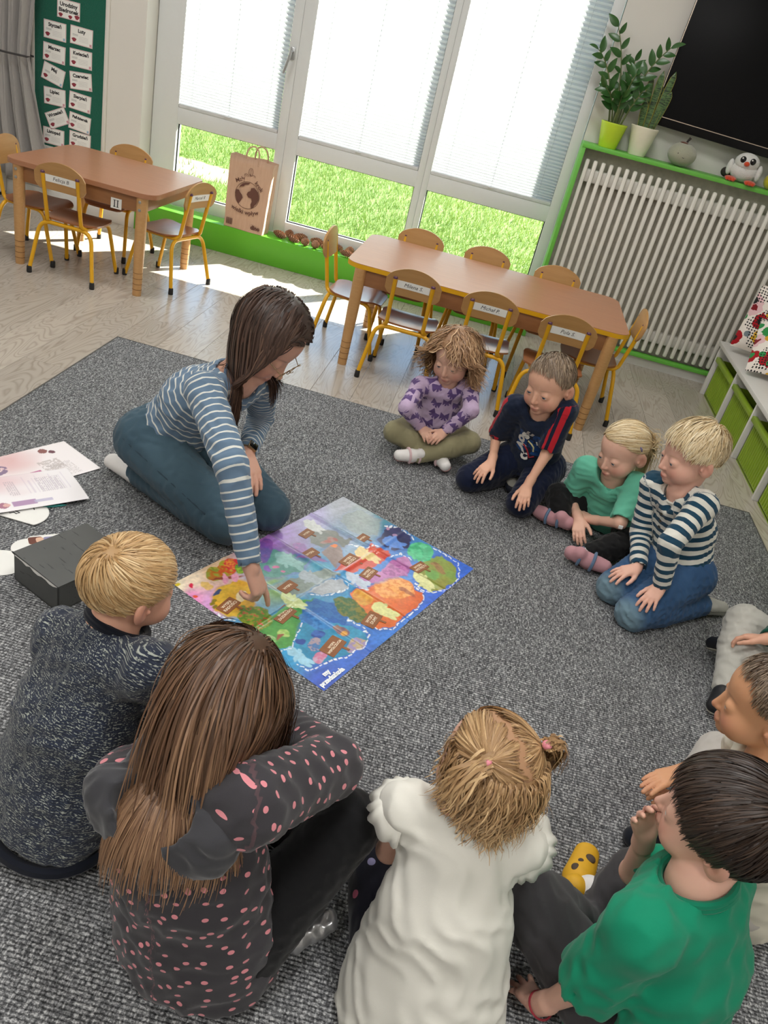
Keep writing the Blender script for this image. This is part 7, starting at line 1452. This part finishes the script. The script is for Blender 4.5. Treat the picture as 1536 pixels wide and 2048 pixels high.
# ---- boy in the green tee
def boy_green():
    b = Body('green', 'person', 'dark-haired child in a green tee holding a hand to the mouth', 1.06); J = b.J
    h = Head(J['head']+np.array([.012, -.0, .0]), 158, 2, 8, 1.08)
    b.skin(h, 'e2b4a0', {'R': dict(up=(-.4, .9, -.1), curl=(.2, .35, .3), splay=.1, L=.115), 'L': dict(up=(-.1, -.2, 1), curl=(.05, .1, .1), splay=.25, L=.115)}, hair='2c211d', front=30, nape=-36, browc='3a2a22')
    h.eyeballs(b.root, gaze_to(h, (-.2, 2.05, .1)), '5a4a3a')
    G = fabric('green_cotton', '0f8664', .05, sheen=.12)
    b.garment('tshirt', b.torso(.024, 1.08, .020)+[U(p_rc(J['shL'], J['shL']+(J['elL']-J['shL'])*.92, .048, .060), .02)]+b.arm('R', .018, -.7, 1.0), G, seed=28, cuts=b.neckhole(.05, .3)+b.sleevehole('L', .92, 0, .050)+b.sleevehole('R', .7, 0, .040), wr=(0.0045, 64), h=.006)
    b.collar(fabric('green_rib', '0d7a5b'), .056, .3, .006, .010, front=.0)
    # seam lines
    M_SEAM = plain('green_seam', '0a654b', .85)
    for S in 'L':
        a, e = J['sh'+S], J['el'+S]; d = nrm(e-a); out = nrm(np.cross(d, b.f)); P = [a+d*.03+(out*math.cos(t_)+b.f*math.sin(t_))*.071 for t_ in np.linspace(0, 2*PI, 29)[:-1]]
    lg = [U(p_ec(J['hip']-UPZ*.02, J['hip']+b.u*.03, .098, .09, b.hr, 1.3), .02)]+b.leg('L', .012, 1.02)+b.leg('R', .010, 1.0)
    b.garment('joggers', lg, fabric('charcoal_jersey', '3b393b', .08), seed=29, bones=b.legbones(), wr=(0.0045, 89), h=.0065)
    J['anR'] = np.array([.553, 1.158, .046])
    b.shoe('R', plain('yellow_shoe', 'd9a51c', .6, var=.08, vscale=20), plain('yellow_sole', 'c9941a', .6), (-.2, -.1, 1), sock=M_WSOCK, L=.12); b.shoe('L', plain('yellow_shoe', 'd9a51c', .6), plain('yellow_sole', 'c9941a', .6), L=.12)
    d = nrm(J['toR']-J['anR']); M_BL = plain('brown_patch', '4a3a2c', .7)
    for q, w_, rr in ((.095, .008, .012), (.05, -.012, .013), (.03, .012, .012), (.075, -.008, .008)):
        p = J['anR']+d*q+np.cross(d, UPZ)*w_+UPZ*.028; mb = MB(); ball(mb, p-UPZ*.004, rr, (1, 1, .45)); mb.build('shoe_patch', M_BL, b.root)
    w0 = J['wrL']; dd = nrm(w0-J['elL']); x1 = nrm(np.cross(dd, UPZ)); y1 = np.cross(dd, x1); MB().tube([w0-dd*.005+(x1*math.cos(a)+y1*math.sin(a))*.0235 for a in np.linspace(0, 2*PI, 25)[:-1]], .0022, 6, closed=True).build('bracelet', plain('red_cord', '8a2430', .7), b.root)
    grow_hair(h, b.root, CH_HAIR['dark'], 8500, short_len(.066, .026), from_crown((-.1, -.6, .75), .25), 30, None, .012, .0, .04, 9, .0012, .09, lenj=.15, pull=.6, front=34, nape=-34, tone=(.42, .18), mask=lambda L: (L[:, 2] > -.05))
    b.fix()
# ---- boy in cream beside him
def boy_cream():
    b = Body('cream', 'person', 'child with cropped hair in a cream shirt sitting beside the child in green', 1.03); J = b.J
    h = Head(J['head'], 166, 8, 0, 1.06, eyes=.003)
    b.skin(h, 'cf9a74', {'R': dict(up=(.1, .3, 1), curl=(.1, .2, .15), splay=.06), 'L': dict(up=(0, .2, 1))}, hair='5a4434', front=38, nape=-30, browc='5a4030')
    h.eyeballs(b.root, gaze_to(h, (-.2, 2.05, .0)), '5a4a3a')
    CRM = fabric('cream_cotton', 'd9d3c2', .03)
    b.garment('shirt', b.torso(.020, 1.06, .014)+b.arm('L', .022, -.85, 1.1)+b.arm('R', .022, -.85, 1.1), CRM, seed=32, cuts=b.neckhole(.05, .35)+b.sleevehole('L', .85, 0, .042)+b.sleevehole('R', .85, 0, .042), wr=(0.0045, 70), h=.0065)
    b.collar(CRM, .053, .35, .0, .006)
    lg = [U(p_ec(J['hip']-UPZ*.02, J['hip']+b.u*.03, .095, .09, b.hr, 1.3), .02)]+b.leg('L', .010)+b.leg('R', .010)
    b.garment('trousers', lg, fabric('pale_grey_jersey', 'b9b4ae', .05), seed=33, bones=b.legbones(), h=.0065, cuts=[Sb(p_rc(J['an'+S]+(J['kn'+S]-J['an'+S])*.42, J['an'+S]-(J['kn'+S]-J['an'+S])*.3, .06, .06), .003) for S in 'LR'])
    for S in 'LR': b.garment('long_sock', [U(p_rc(J['an'+S], J['kn'+S]*.55+J['an'+S]*.45, .034, .043), .01)], fabric('orange_knit', 'c4431a', .08, weave=400, bump=.3), h=.006)
    for S in 'LR': b.shoe(S, fabric('navy_felt', '11151f', .1), plain('navy_sole', '0e1118', .8))
    grow_hair(h, b.root, CH_HAIR['ash'], 3000, short_len(.025, .008), from_crown((.0, -.55, .85), .35), 34, None, .005, .0, .1, 6, .0012, .2, pull=.5, front=38, nape=-30, tone=(.3, .15))
    b.fix()
# ---- child at the edge in light grey joggers
def child_grey():
    b = Body('grey', 'person', 'child in light grey joggers and a dark green sweater at the carpet edge', 1.0); J = b.J
    h = Head(J['head'], 178, 12, 0, 1.03)
    b.skin(h, 'd6a48b', {'R': dict(up=(0, .3, 1), curl=(.4, .5, .4)), 'L': dict(up=(0, -.2, 1))}, hair='5a4434', browc='5a4030')
    h.eyeballs(b.root, gaze_to(h, POSTER_C), '5a4a3a')
    b.garment('sweater', b.torso(.014, 1.04, .006)+b.arm('L', .012, .95)+b.arm('R', .012, .95), fabric('bottle_green_knit', '0f4a3c', .08, weave=400, bump=.3), seed=36, cuts=b.neckhole(.046)+b.sleevehole('L', .95, 1, .023)+b.sleevehole('R', .95, 1, .023), h=.0065)
    b.collar(fabric('green_rib_dark', '0d4034'), .048)
    lg = [U(p_ec(J['hip']-UPZ*.02, J['hip']+b.u*.03, .09, .085, b.hr, 1.3), .02)]+b.leg('L', .014, 1.08)+b.leg('R', .014, 1.08)
    b.garment('joggers', lg, fabric('light_grey_jersey', 'b3b1a9', .05), seed=37, bones=b.legbones(), wr=(0.0040, 108))
    for S, up in (('L', (-.2, .5, .8)), ('R', (.3, .75, .5))): b.shoe(S, plain('black_shoe', '17171b', .5), plain('taupe_sole', 'a09c8e', .7, bump=.4, bscale=90), up, sock=fabric('teal_sock', '56726c'), L=.12)
    grow_hair(h, b.root, CH_HAIR['brown'], 1800, short_len(.05, .02), from_crown((.0, -.5, .85), .3), 38, None, .009, .0, .1, 7, .0016, .2, pull=.5)
    b.fix()
for fn in (girl_lilac, boy_navy, girl_mint, boy_stripes, teacher, boy_sweater, girl_hoodie, girl_white, boy_green, boy_cream, child_grey):
    fn()
